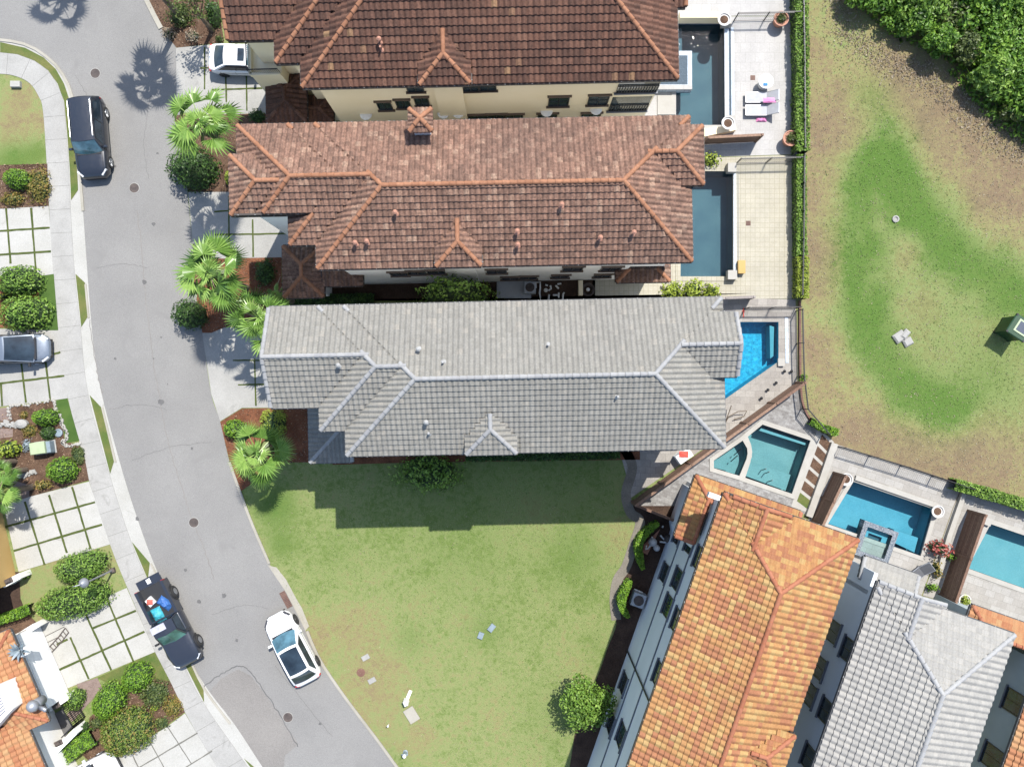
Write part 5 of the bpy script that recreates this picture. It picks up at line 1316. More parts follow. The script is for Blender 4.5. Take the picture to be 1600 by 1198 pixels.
# ================================================================== plants
LEAVES = 0
def leaf(mb_v, mb_f, mb_a, p, n, ln, wd, rng, val=None):
    """one leaf: a bent four-sided blade lying across direction n"""
    n = n.normalized()
    t = Vector((rng.gauss(0,1), rng.gauss(0,1), rng.gauss(0,1)))
    t = (t - n*t.dot(n))
    if t.length < 1e-4: t = Vector((1,0,0))
    t.normalize(); s_ = n.cross(t)
    b = len(mb_v)
    mb_v += [p-t*ln*.5, p+s_*wd*.5+n*ln*.06, p+t*ln*.5-n*ln*.10, p-s_*wd*.5+n*ln*.06]
    mb_f.append((b, b+1, b+2, b+3)); mb_a.append(rng.random() if val is None else val)
def blob_core(V, F, A, MI, c, rx, ry, rz, rot, seed, amp=.12, flat=False, scale=.86, half=True):
    nu, nv = 18, 8; b = len(V)
    for j in range(nv+1):
        ph = PI/2*j/nv if half else PI*j/nv - PI/2
        for i in range(nu):
            th = 2*PI*i/nu; d = Vector((math.cos(th)*math.cos(ph), math.sin(th)*math.cos(ph), math.sin(ph)))
            k = scale*(1+amp*mnoise.noise(d*1.8+Vector((seed,0,0))))
            x, y = rot2(d.x*rx*k, d.y*ry*k, rot); V.append(Vector((c[0]+x, c[1]+y, c[2]+d.z*rz*k)))
    for j in range(nv):
        for i in range(nu): F.append((b+j*nu+i, b+j*nu+(i+1)%nu, b+(j+1)*nu+(i+1)%nu, b+(j+1)*nu+i)); A.append(0); MI.append(1)
def bush_mesh(c, rx, ry, h, rot, n, ln, seed, amp=.12, power=1.0, loose=.12, lumps=1.8, lump_val=.45):
    rng = random.Random(seed); V, F, A, MI = [], [], [], []
    blob_core(V, F, A, MI, c, rx, ry, h, rot, seed, amp, scale=.90-loose*.8)
    for _ in range(n):
        th = rng.uniform(0, 2*PI); sz = rng.random()**.75; ph = math.asin(sz)
        d = Vector((math.cos(th)*math.cos(ph), math.sin(th)*math.cos(ph), sz))
        ns = mnoise.noise(d*lumps+Vector((seed,0,0))); fn = mnoise.noise(d*6+Vector((0,seed,0)))
        k = (1+amp*ns+amp*.5*fn)*(1-loose*abs(rng.gauss(0,.8)))
        e = d
        if power != 1.0: e = Vector((math.copysign(abs(d.x)**power, d.x), math.copysign(abs(d.y)**power, d.y), d.z**power))
        x, y = rot2(e.x*rx*k, e.y*ry*k, rot); p = Vector((c[0]+x, c[1]+y, c[2]+max(.03, e.z*h*k)))
        nx, ny = rot2(d.x/rx, d.y/ry, rot); nn = Vector((nx, ny, d.z/h)).normalized() + Vector((rng.gauss(0,.55), rng.gauss(0,.55), rng.gauss(0,.45)+.15))
        val = min(1, max(0, .5+lump_val*fn+rng.gauss(0,.22)))
        leaf(V, F, A, p, nn, ln*rng.uniform(.7,1.3), ln*.58*rng.uniform(.8,1.2), rng, val); MI.append(0)
    return V, F, A, MI
NB = [0]
def bush(label, px, py, wpx, hpx, h, mat='leaf_clip', ln=.13, rot=0, dens=1.0, name='round_bush', cat='bush', grp=None, amp=.10, power=1.0, loose=.10, lumps=1.8, zc=.5):
    NB[0] += 1
    c = at(px, py, h*zc); k = (H0-h*zc)/FPX; rx, ry = wpx*k/2, hpx*k/2
    area = PI*rx*ry*1.7; n = int(min(5200, area/(ln*ln*.30)*dens))
    V, F, A, MI = bush_mesh((c.x, c.y, 0), rx, ry, h, math.radians(rot), n, ln, NB[0]*3.7, amp, power, loose, lumps)
    root_z = Vector((c.x, c.y, 0)); me_v = [v-root_z for v in V]
    o = mk(name, me_v, F, [M[mat], M['core']], None, attr=A, midx=MI); o.location = root_z
    return tag(o, label, cat, grp)
G1 = 'clipped bushes in the left gardens'; G2 = 'shrubs in front of the townhouses'; G3 = 'small plants in the beds'
bush('round light green bush in the dark bed below the brown lawn', 25, 279, 50, 34, 1.2, 'leaf_bright', rot=-10, grp=G1)
bush('low yellow and rust shrub right of the round bush below the brown lawn', 58, 290, 40, 62, .7, 'leaf_rust', .15, grp=G1, amp=.35, loose=.3)
bush('low olive shrub below the round bush under the brown lawn', 18, 310, 44, 26, .6, 'leaf_rust', .15, grp=G1, amp=.35, loose=.3)
bush('upper of the two big dark green bushes above the silver car', 24, 438, 76, 52, 1.9, 'leaf_clip', .17, grp=G1, power=.92)
bush('lower of the two big green bushes, touching the silver car', 32, 488, 84, 66, 2.0, 'leaf_clip', .19, grp=G1, amp=.16, loose=.16)
bush('small yellow-green shrub at the left edge between the two big bushes', 3, 463, 16, 12, .9, 'leaf_lime', .15, grp=G1, amp=.25)
bush('round bright bush in the bark bed above the pale green cabinet', 68, 652, 44, 30, 1.3, 'leaf_bright', grp=G1)
bush('dark low shrub in the shade below the bright bush by the cabinet', 73, 676, 26, 24, .7, 'leaf_deep', grp=G1)
bush('round bright bush in the bark bed below the pale green cabinet', 93, 735, 50, 44, 1.6, 'leaf_bright', grp=G1)
bush('yellow-green leafy bush at the left edge beside the brick path', 10, 702, 46, 30, 1.3, 'leaf_lime', .22, grp=G1, amp=.25, loose=.25)
bush('flat mottled ground shrub against the pavement beside the bark bed', 121, 712, 22, 30, .4, 'leaf_olive', .10, grp=G3, power=.7)
bush('tan grassy clump in the bark bed by the white stone edging', 36, 648, 16, 14, .4, 'leaf_rust', .12, grp=G3, amp=.35, loose=.4)
bush('tan spreading plant below the bright bush and boulder', 46, 672, 30, 22, .4, 'leaf_rust', .12, grp=G3, amp=.35, loose=.4)
bush('grey-green plant left of the pale green cabinet', 41, 696, 18, 24, .4, 'leaf_agave', .13, grp=G3, amp=.35, loose=.4)
bush('reddish small plant below the round bush, on the drive edge', 66, 758, 34, 18, .6, 'leaf_rust', .14, grp=G3, amp=.35, loose=.4)
bush('long clipped dark green bush at the drive with the palm shadow', 124, 886, 88, 50, 1.6, 'leaf_clip', .13, rot=12, grp=G1, power=.85)
bush('wide clipped green bush below the street lamp', 112, 941, 124, 56, 1.7, 'leaf_clip', .14, rot=14, grp=G1, power=.85, amp=.14)
bush('small round bush on the wall in front of the yellow wall', 37, 899, 15, 14, .9, 'leaf_bright', .10, grp=G1)
bush('clipped round bright bush beside the lower pavement', 211, 1060, 52, 48, 1.5, 'leaf_bright', .13, rot=30, grp=G1)
bush('clipped egg shaped bright bush left of the round bright one', 168, 1098, 52, 66, 1.6, 'leaf_bright', .13, rot=-30, grp=G1)
bush('large rounded bush with reddish leaf tips at the lower drive', 195, 1146, 92, 76, 1.7, 'leaf_redtip', .13, rot=25, grp=G1, power=.9)
bush('loose green shrub between the clipped bushes at the lower pavement', 240, 1085, 56, 44, .8, 'leaf_olive', .15, rot=20, grp=G1, amp=.35, loose=.35)
bush('pinkish green low plant against the lower pavement', 268, 1105, 36, 40, .5, 'leaf_rust', .14, grp=G3, amp=.35, loose=.4)
bush('yellow flowering small plant in front of the reddish bush', 241, 1106, 14, 9, .5, 'leaf_lime', .11, grp=G3, amp=.3, loose=.3)
bush('small clipped dark bush beside the white lamp wall and gate', 116, 1093, 30, 34, 1.1, 'leaf_clip', .11, rot=-25, grp=G1, power=.75)
bush('small round dark bush right of the entry gate', 128, 1138, 20, 18, .8, 'leaf_deep', .11, grp=G1)
bush('low green shrub left of the reddish bush', 150, 1130, 24, 22, .6, 'leaf_olive', .13, grp=G3, amp=.3, loose=.3)
bush('green shrub below the loose shrub near the lower drive', 252, 1130, 26, 22, .5, 'leaf_olive', .14, grp=G3, amp=.35, loose=.35)
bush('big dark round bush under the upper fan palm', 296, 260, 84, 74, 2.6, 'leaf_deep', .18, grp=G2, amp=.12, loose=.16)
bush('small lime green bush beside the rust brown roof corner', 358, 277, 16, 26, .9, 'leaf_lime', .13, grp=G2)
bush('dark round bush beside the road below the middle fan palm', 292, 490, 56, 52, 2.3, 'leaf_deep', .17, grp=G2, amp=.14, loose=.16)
bush('round bright bush at the tip of the red mulch bed', 365, 670, 38, 32, 1.2, 'leaf_bright', .13, grp=G2)
bush('square clipped yellow-green hedge in the red mulch bed', 427, 660, 42, 42, 1.0, 'leaf_lime', .12, grp=G2, power=.6)
bush('dark shrub in the deep shade beside the rust brown porch', 412, 425, 36, 48, 1.0, 'leaf_deep', .17, grp=G2, amp=.3, loose=.3)
bush('green shrub behind the upper fan palm near the drive', 400, 180, 30, 24, .8, 'leaf_deep', .15, grp=G2, amp=.3, loose=.3)
bush('loose sunlit shrub at the top edge beside the road', 278, 22, 46, 44, 1.2, 'leaf_olive', .17, grp=G2, amp=.4, loose=.45)
bush('tan dry shrub near the white sedan drive', 300, 55, 26, 22, .6, 'leaf_dry', .15, grp=G2, amp=.4, loose=.4)
bush('brown dry plant at the roadside above the upper drive', 262, 52, 24, 22, .6, 'leaf_dry', .15, grp=G2, amp=.4, loose=.4)
bush('small grey-green rosette by the dark brown roof', 342, 60, 16, 14, .5, 'leaf_olive', .14, grp=G3, amp=.4, loose=.4)
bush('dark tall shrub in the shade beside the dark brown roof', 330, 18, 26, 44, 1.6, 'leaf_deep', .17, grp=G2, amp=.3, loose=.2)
bush('dark leafy shrub in the shade along the grey house wall', 670, 738, 112, 70, 2.4, 'leaf_clip', .22, grp=G2, amp=.4, loose=.35, lumps=2.6)
bush('dense green tree-like shrub in the gap above the grey roof', 706, 449, 146, 60, 7.6, 'leaf_clip', .22, grp=G2, amp=.28, loose=.25, lumps=2.8, zc=.84)
bush('lime grass clump at the left of the row above the grey roof', 1052, 454, 40, 34, .9, 'leaf_lime', .22, grp='lime grasses above the grey roof', amp=.4, loose=.4)
bush('lime grass clump in the middle of the row above the grey roof', 1084, 452, 42, 36, .9, 'leaf_lime', .22, grp='lime grasses above the grey roof', amp=.4, loose=.4)
bush('lime grass clump at the right of the row above the grey roof', 1112, 456, 34, 32, .9, 'leaf_lime', .22, grp='lime grasses above the grey roof', amp=.4, loose=.4)
bush('lime green plant beside the rust brown roof and open slatted fence', 1110, 248, 34, 26, .9, 'leaf_lime', .2, grp=G3, amp=.4, loose=.4)
bush('red leaved plant beside the blue pool', 1471, 857, 44, 28, 1.3, 'leaf_red', .24, grp='plants at the blue pool', amp=.35, loose=.35)
bush('green fern at the foot of the red leaved plant', 1484, 870, 22, 14, .6, 'leaf_bright', .18, grp='plants at the blue pool', amp=.4, loose=.4)
bush('narrow plant with reddish leaves below the red leaved plant', 1466, 890, 16, 32, .9, 'leaf_rust', .18, grp='plants at the blue pool', amp=.4, loose=.4)
bush('small bright green plant at the tip of the pale grey roof', 1458, 918, 24, 14, .8, 'leaf_bright', .16, grp='plants at the blue pool', amp=.4, loose=.4)
bush('small green plant at the fence beside the bright blue pool', 1255, 590, 14, 16, .5, 'leaf_bright', .13, grp='plants at the blue pool', amp=.4, loose=.4)
for (root, p), lab, m in zip(POTS, ('small plant growing in the terracotta pot at the top of the white terrace', 'small plant growing in the terracotta pot at the bottom of the white terrace', 'small yellow-green plant in the pale pot by the peach patio roof'), ('leaf_olive','leaf_olive','leaf_lime')):
    V, F, A, MI = bush_mesh((p.x, p.y, p.z-.1), .34, .34, .45, 0, 160, .14, 7.7, .3, 1, .4)
    b = Vector((p.x,p.y,p.z-.1)); o = mk('potted_plant', [v-b for v in V], F, [M[m], M['core']], None, attr=A, midx=MI); o.location = b; tag(o, lab, 'plant', 'potted plants')
# hedges
def hedge(label, px, wpx, h, mat, ln=.12, dens=1.0, grp='hedges', taper=False):
    NB[0] += 1; rng = random.Random(NB[0]); P = resample(smooth_line(PX(px, h*.7), 6), 60); w_ = wpx*(H0-h*.7)/FPX
    V, F, A, MI = [], [], [], []; b = P[0].copy(); b.z = 0
    tot = sum((P[i+1]-P[i]).length for i in range(60)); n = int(min(9000, tot*(w_+1.4*h)/(ln*ln*.30)*dens))
    def wid(t): return w_*(math.sin(PI*min(1, max(0, t*.9+.05)))**.5 if taper else 1)
    for i in range(60):
        a, c = P[i], P[i+1]; d = (c-a).normalized(); s_ = Vector((-d.y, d.x, 0)); k = len(V)
        for q, t in ((a, i/60), (c, (i+1)/60)):
            for o_, z in ((-.40, 0), (-.40, h*.86), (.40, h*.86), (.40, 0)): V.append(Vector((q.x,q.y,0))+s_*o_*wid(t)+Vector((0,0,z))-b)
        for e in range(3): F.append((k+e, k+e+1, k+5+e, k+4+e)); A.append(0); MI.append(1)
    for _ in range(n):
        t = rng.random(); i = min(59, int(t*60)); f_ = t*60-i; q = P[i].lerp(P[i+1], f_); d = (P[i+1]-P[i]).normalized(); s_ = Vector((-d.y, d.x, 0))
        u = rng.uniform(-1, 1); W_ = wid(t)*.5*(1+.18*mnoise.noise(q*.9+Vector((0,0,NB[0]))))
        hh = h*(1+.10*mnoise.noise(q*.8))
        if rng.random() < .62: pos = s_*u*W_; z = hh*rng.uniform(.9, 1.04); nn = Vector((0,0,1))
        else: sg = 1 if u > 0 else -1; pos = s_*sg*W_*rng.uniform(.85,1.05); z = hh*rng.random()**.7; nn = s_*sg+Vector((0,0,.3))
        p = Vector((q.x,q.y,0))+pos+Vector((0,0,z))-b
        fn = mnoise.noise((p+b)*3.0)
        leaf(V, F, A, p, nn+Vector((rng.gauss(0,.6), rng.gauss(0,.6), rng.gauss(0,.4))), ln*rng.uniform(.7,1.3), ln*.6, rng, min(1, max(0, .5+.6*fn+rng.gauss(0,.2)))); MI.append(0)
    o = mk('hedge', V, F, [M[mat], M['core']], None, attr=A, midx=MI); o.location = b
    return tag(o, label, 'hedge', grp)
hedge('long clipped hedge beside the white terrace and the field', [(1249,-40),(1251,60),(1252,150),(1252,238)], 21, 1.2, 'leaf_clip', .15)
hedge('narrow hedge beside the cream terrace and the field', [(1250,244),(1250,310),(1251,400)], 16, 1.1, 'leaf_clip', .14)
hedge('short yellow-green hedge at the lower corner of the cream terrace', [(1252,402),(1253,430),(1252,466)], 19, 1.1, 'leaf_lime', .14)
hedge('green hedge along the pale aqua pool at the right edge', [(1490,756),(1540,770),(1600,788),(1660,806)], 18, 1.1, 'leaf_clip', .14)
hedge('small straggling hedge at the corner of the curving fence', [(1266,657),(1285,668),(1308,676)], 12, .7, 'leaf_bright', .14)
hedge('crescent hedge round the white pipes beside the orange roofed house', [(1028,816),(1008,832),(997,850),(999,870),(1004,888)], 13, 1.0, 'leaf_bright', .12, taper=True)
hedge('lower crescent hedge beside the blue-grey air conditioner', [(985,905),(972,930),(972,948),(981,962)], 13, 1.0, 'leaf_bright', .12, taper=True)
hedge('low clipped hedge in front of the low wall at the left edge', [(-10,970),(20,961),(48,950)], 15, .8, 'leaf_bright', .12)
hedge('low bright hedge beside the long white wall at the lower left', [(92,1190),(112,1170),(146,1150)], 26, .9, 'leaf_bright', .12)
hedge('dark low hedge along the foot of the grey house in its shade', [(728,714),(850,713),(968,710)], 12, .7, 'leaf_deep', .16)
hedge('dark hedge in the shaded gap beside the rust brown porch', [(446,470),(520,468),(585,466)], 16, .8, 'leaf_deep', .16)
# palms
def fan_palm(label, px, py, h, R, n, seed, mat='leaf_palm', grp='fan palms along the road', lean=(0,0), fr=.58):
    c = at(px, py, h); rng = random.Random(seed); base = Vector((c.x-lean[0], c.y-lean[1], 0))
    root = thing('fan_palm', label, 'palm', tuple(base), grp)
    b = MB(); k = 9; b.tube([base.lerp(Vector((c.x,c.y,h-.25)), i/k) for i in range(k+1)], [.20-.06*i/k for i in range(k+1)], 10); b.build('trunk', M['bark'], root)
    V, F, A = [], [], []
    for i in range(n):
        az = i*2.39996+rng.uniform(-.35,.35); t = i/n; young = i < 4
        el = math.radians(rng.uniform(58,76)) if young else math.radians(48-70*t+rng.uniform(-10,10))
        d = Vector((math.cos(az)*math.cos(el), math.sin(az)*math.cos(el), math.sin(el)))
        pl = R*(.30 if young else .46+.12*t)*rng.uniform(.82,1.15); L_ = R*fr*rng.uniform(.82,1.1)*(.72 if young else 1); val0 = (.72 if young else .70-.62*max(0, t-.15))+rng.gauss(0,.14)  # lower fans get darker leaf colour, painting the shade between layers
        pl *= rng.uniform(.7,1.4)
        hub = Vector((c.x,c.y,h-.1))+d*pl-Vector((0,0,.10*pl*math.cos(el)))
        eb = (math.radians(24) if young else el*.45-.12)+rng.uniform(-.2,.2)       # the blade lies flatter than its stalk
        d = Vector((math.cos(az)*math.cos(eb), math.sin(az)*math.cos(eb), math.sin(eb)))
        side = d.cross(Vector((0,0,1))).normalized(); upv = side.cross(d).normalized()
        # petiole
        b0 = len(V); s0 = Vector((c.x,c.y,h-.15))
        V += [s0+side*.03, s0-side*.03, hub-side*.02, hub+side*.02]; F.append((b0,b0+1,b0+2,b0+3)); A.append(.9)
        # pleated fan: rays joined to two thirds of their length, tips free and drooping
        m = 24; spread = math.radians(rng.uniform(170,225)); droop = .10+.42*t*t+rng.uniform(0,.2)
        tw_ = rng.choice((-1,1))*rng.uniform(.15,.95); side = (side*math.cos(tw_)+upv*math.sin(tw_)).normalized(); upv = side.cross(d).normalized()
        ctr = len(V); V.append(hub)
        rays = []
        for j in range(m+1):
            a_ = -spread/2+spread*j/m; pleat = .035*L_*(1 if j % 2 else -1)
            dirr = d*math.cos(a_)+side*math.sin(a_)
            mid = hub+dirr*L_*.52+upv*(pleat+.02)-Vector((0,0,.10*L_*droop)); rays.append((dirr, len(V))); V.append(mid)
        for j in range(m):
            F.append((ctr, rays[j][1], rays[j+1][1])); A.append(min(1,max(0,val0+rng.gauss(0,.10))))
        for j in range(m):
            dm = (rays[j][0]+rays[j+1][0]).normalized(); ln = L_*rng.uniform(.92,1.06)*(1 if 3 < j < m-4 else .86)
            tip = hub+dm*ln-Vector((0,0,(.16+.55*droop)*L_*.55)); k_ = len(V); V.append(tip)
            F.append((rays[j][1], k_, rays[j+1][1])); A.append(min(1,max(0,val0+.08+rng.gauss(0,.12))))
    mk('crown', V, F, M[mat], root, attr=A)
    # skirt of withered fans hanging under the crown
    V, F, A = [], [], []
    for i in range(46):
        az = rng.uniform(0, 2*PI); r_ = rng.uniform(.25,.62)*R; k_ = len(V); o_ = Vector((c.x+math.cos(az)*.12, c.y+math.sin(az)*.12, h-.35)); tp = Vector((c.x+math.cos(az)*r_, c.y+math.sin(az)*r_, h-.5-rng.uniform(.1,.9))); sd = Vector((-math.sin(az), math.cos(az), 0))*rng.uniform(.05,.14)
        V += [o_, o_.lerp(tp,.6)+sd, tp, o_.lerp(tp,.6)-sd]; F.append((k_,k_+1,k_+2,k_+3)); A.append(rng.random())
    mk('dead_leaf_skirt', V, F, M['leaf_olive'], root, attr=A)
    # brown spent flower stalks under the leaves
    b = MB()
    for i in range(5):
        az = rng.uniform(0, 2*PI); b.tube([Vector((c.x,c.y,h-.2)), Vector((c.x+math.cos(az)*.7,c.y+math.sin(az)*.7,h-.1)), Vector((c.x+math.cos(az)*1.2,c.y+math.sin(az)*1.2,h-.55))], [.03,.02,.012], 6)
    b.build('flower_stalk', M['leaf_dry'], root)
fan_palm('tall fan palm between the two upper drives, over a big dark bush', 312, 193, 7.6, 1.9, 18, 1)
fan_palm('widest fan palm, beside the road left of the rust brown porch', 326, 428, 6.6, 2.1, 20, 2)
fan_palm('fan palm against the west end of the grey roof', 402, 496, 5.6, 1.85, 17, 3)
fan_palm('low fan palm on the lawn tip below the red mulch bed', 402, 708, 4.6, 1.8, 17, 4)
fan_palm('fan palm above the top edge that shades the upper drive', 188, -78, 8.2, 2.25, 15, 5)
fan_palm('fan palm beyond the top left corner shading the road', 30, -205, 7.4, 2.0, 14, 6)
fan_palm('small fan palm at the left edge near the brick steps', -4, 772, 3.6, 1.25, 16, 7, grp='small palms at the left edge')
fan_palm('spiky palm at the left edge beside the grey stones', -6, 742, 3.0, 1.1, 15, 8, grp='small palms at the left edge')
fan_palm('tall palm beyond the left edge casting shade on the drive', -70, 735, 5.6, 1.5, 16, 9, grp='small palms at the left edge')
fan_palm('fan palm crown tip beside the porch of the rust brown house', 432, 462, 4.2, .85, 10, 10)
# grey-blue agave at the roof edge
p = at(26, 1018, 3.9); root = thing('agave', 'pale blue-grey star shaped agave at the edge of the orange garage roof', 'plant', (p.x,p.y,3.4))
V, F, A = [], [], []; rng = random.Random(4)
for i in range(16):
    az = i*2.4; el = math.radians(20+45*(i/16)); d = Vector((math.cos(az)*math.cos(el), math.sin(az)*math.cos(el), math.sin(el))); s_ = d.cross(Vector((0,0,1))).normalized(); L_ = .72
    k = len(V); o_ = Vector((p.x,p.y,3.62)); V += [o_+s_*.06, o_-s_*.06, o_+d*L_*.5-s_*.10, o_+d*L_*.5+s_*.10, o_+d*L_-Vector((0,0,.08))]; F += [(k,k+1,k+2,k+3),(k+3,k+2,k+4)]; A += [rng.random()]*2
mk('rosette', V, F, M['leaf_agave'], root, attr=A); b = MB(); b.lathe((p.x,p.y,3.3), [(.16,0),(.22,.25),(.22,.32),(.02,.33)], 14); b.build('pot', M['metal_grey'], root)
# trees
def tree(label, px, py, h, rpx, mat, seed, trunk_h, name='leafy_tree', clumps=12, n=260, ln=.22, grp=None, flat=.75, limb=True, spread=.72):
    rng = random.Random(seed); c = at(px, py, h*.75); R = rpx*(H0-h*.75)/FPX; base = Vector((c.x,c.y,0))
    root = thing(name, label, 'tree', tuple(base), grp)
    V, F, A, MI = [], [], [], []; t = MB(); t.tube([base, base+Vector((rng.uniform(-.1,.1),rng.uniform(-.1,.1),trunk_h*.6)), base+Vector((0,0,trunk_h))], [.16,.12,.10], 9)
    for i in range(clumps):
        az = i*2.4+rng.uniform(-.4,.4); rr = R*spread*math.sqrt((i+.3)/clumps); z = trunk_h+(h-trunk_h)*(1-.75*(rr/R)**1.6)*rng.uniform(.75,1.0)
        q = base+Vector((math.cos(az)*rr, math.sin(az)*rr, z)); cr = R*rng.uniform(.30,.46)
        if limb: t.tube([base+Vector((0,0,trunk_h*.85)), (base+Vector((0,0,trunk_h))).lerp(q, .5)+Vector((0,0,-.1)), q], [.07,.045,.02], 6)
        for _ in range(n):
            d = Vector((rng.gauss(0,1), rng.gauss(0,1), rng.gauss(.25,.9))).normalized(); k = rng.random()**.4
            p = q+Vector((d.x*cr*k, d.y*cr*k, d.z*cr*flat*k)); fn = mnoise.noise(p*1.3)
            leaf(V, F, A, p-base*0, d+Vector((rng.gauss(0,.6),rng.gauss(0,.6),rng.gauss(.3,.5))), ln*rng.uniform(.6,1.3), ln*.6, rng, min(1,max(0,.5+.4*fn+rng.gauss(0,.2))))
    mk('crown', V, F, M[mat], root, attr=A); t.build('trunk', M['bark'], root)
tree('small leafy tree growing beside the blue-grey wall of the orange roofed house', 918, 1098, 3.4, 44, 'leaf_clip', 3, 1.3, clumps=22, n=170, ln=.20, flat=.8, spread=.8)
tree('thin bare-branched tree at the top edge beside the road', 300, 10, 4.5, 34, 'leaf_olive', 9, 2.2, clumps=10, n=40, ln=.2, name='thin_tree')
FT = [(1400,14,46),(1446,-8,54),(1440,26,32),(1492,20,50),(1476,58,26),(1540,40,56),(1590,10,60),(1545,-20,60),(1512,72,30),(1566,80,46),(1605,60,56),(1560,112,36),(1600,126,44),(1604,164,30),(1634,150,56),(1360,-20,44),(1630,110,60),(1536,-60,70),(1420,-60,60)]
WH = ['at the far left of the thicket','at the top edge, second from the left','in front of the thicket, lowest on its left part','in the upper middle of the thicket','jutting from the lower middle of the thicket','in the centre of the thicket','in the top right corner of the photo','at the top edge above the centre of the thicket','at the lower front, right of the jutting one','right of the thicket centre','on the right edge, third from the top','in the lower part of the thicket','beside the right edge in the lower thicket','lowest of all, at the tip of the thicket','on the right edge above the lowest tree','at the top edge on the outermost left','beyond the right edge','beyond the top edge at the right','beyond the top edge at the left']
for i, (x, y, r) in enumerate(FT):
    tree('wild green tree '+WH[i], x, y, 1.2+(i*37 % 10)*.15, r*(.80+.3*(i*29 % 7)/7), ('leaf_forest','leaf_clip','leaf_forest','leaf_olive','leaf_forest')[i % 5], 40+i, .5, name='wild_tree', clumps=12+(i*5) % 8, n=130+(i*31) % 90, ln=.24+.03*(i % 4), grp='wild trees in the upper right thicket', flat=.8, limb=(i < 4), spread=.85)
# undergrowth at the thicket edge, and weeds in the turf
def scatter(name, fn, n, mat, ln, seed, hgt=.15, up=.9, label=None):
    rng = random.Random(seed); V, F, A = [], [], []
    for _ in range(n):
        q = fn(rng)
        if q is None: continue
        x, y, s_ = q; p = at(x, y); p.z = .02+rng.random()*hgt*s_
        leaf(V, F, A, p, Vector((rng.gauss(0,.8),rng.gauss(0,.8),up)), ln*s_*rng.uniform(.6,1.4), ln*.45*s_, rng)
    o = mk(name, V, F, M[mat], None, attr=A, kind='stuff'); tag(o, label, 'undergrowth' if name == 'undergrowth' else 'weeds'); return o
thick = [(1330,-40),(1345,20),(1395,62),(1440,80),(1470,95),(1490,130),(1520,165),(1560,205),(1600,230),(1660,250),(1660,-60)]
def f_thick(rng):
    x, y = rng.uniform(1330,1660), rng.uniform(-40,240); return (x, y, rng.uniform(.7,1.4)) if inside((x,y), thick) else None
scatter('undergrowth', f_thick, 9000, 'leaf_forest', .28, 5, .5, label='tangled dark undergrowth below the wild trees')
edge = smooth_line([Vector((1310,-20,0)),Vector((1325,50,0)),Vector((1390,95,0)),Vector((1450,120,0)),Vector((1500,160,0)),Vector((1545,205,0)),Vector((1600,240,0))], 8)
def f_edge(rng):
    q = rng.choice(edge); x, y = q.x+rng.gauss(0,16), q.y+rng.gauss(0,13)
    return (x, y, rng.uniform(.5,1.2)) if x > 1285 else None
scatter('dry_undergrowth', f_edge, 4200, 'leaf_dry', .15, 6, .07, label='dry greyish brush along the edge of the wild trees')
M['leaf_weed'] = leafm('leaf_weed', (.07,.12,.03,1), (.12,.19,.045,1), (.19,.26,.08,1), trans=.15)
M['leaf_straw'] = leafm('leaf_straw', (.20,.17,.11,1), (.27,.23,.15,1), (.34,.30,.20,1), trans=.15)
field = [(1262,-30),(1262,640),(1320,690),(1620,790),(1620,240),(1560,205),(1500,160),(1390,95),(1325,50),(1310,-30)]
lot = [(442,730),(970,730),(985,800),(975,860),(945,930),(940,960),(935,1010),(900,1090),(870,1210),(640,1210),(540,1080),(480,980),(425,880),(385,790)]
def f_turf(poly, box, wantdry):
    def f(rng):
        x, y = rng.uniform(box[0],box[1]), rng.uniform(box[2],box[3])
        if not inside((x,y), poly): return None
        d, l = turf(x, y); k = mnoise.noise(Vector((x*.02,y*.02,1.)))+.6*mnoise.noise(Vector((x*.08,y*.08,5.)))
        w_ = (d+k*.5) if wantdry else (.75-d+.3*l-k*.5)
        return (x, y, rng.uniform(.6,1.3)) if rng.random() < w_ else None
    return f
scatter('field_grass', f_turf(field, (1250,1620,-30,790), False), 30000, 'leaf_weed', .085, 7, .03, 1.2, 'tufts of green grass in the field')
scatter('field_straw', f_turf(field, (1250,1620,-30,790), True), 20000, 'leaf_straw', .09, 8, .025, 1.2, 'dry straw coloured grass in the field')
scatter('lawn_weeds', f_turf(lot, (385,985,730,1210), False), 16000, 'leaf_weed', .075, 9, .035, .8, 'darker grass tufts and weeds in the empty lawn')
scatter('lawn_straw', f_turf(lot, (385,985,730,1210), True), 12000, 'leaf_straw', .075, 10, .03, .8, 'dry grass blades in the empty lawn')

def f_beds(rng):
    q = rng.choice(BEDS); xs = [p[0] for p in q]; ys = [p[1] for p in q]; x, y = rng.uniform(min(xs),max(xs)), rng.uniform(min(ys),max(ys))
    return (x, y, rng.uniform(.5,1.4)) if inside((x,y), q) else None
M['leaf_mulch'] = leafm('leaf_mulch', (.07,.04,.025,1), (.16,.10,.065,1), (.30,.21,.14,1), trans=0)
o = scatter('mulch_chips', f_beds, 14000, 'leaf_mulch', .10, 12, .05, 1.0, 'loose bark chips and dead leaves in the planting beds')

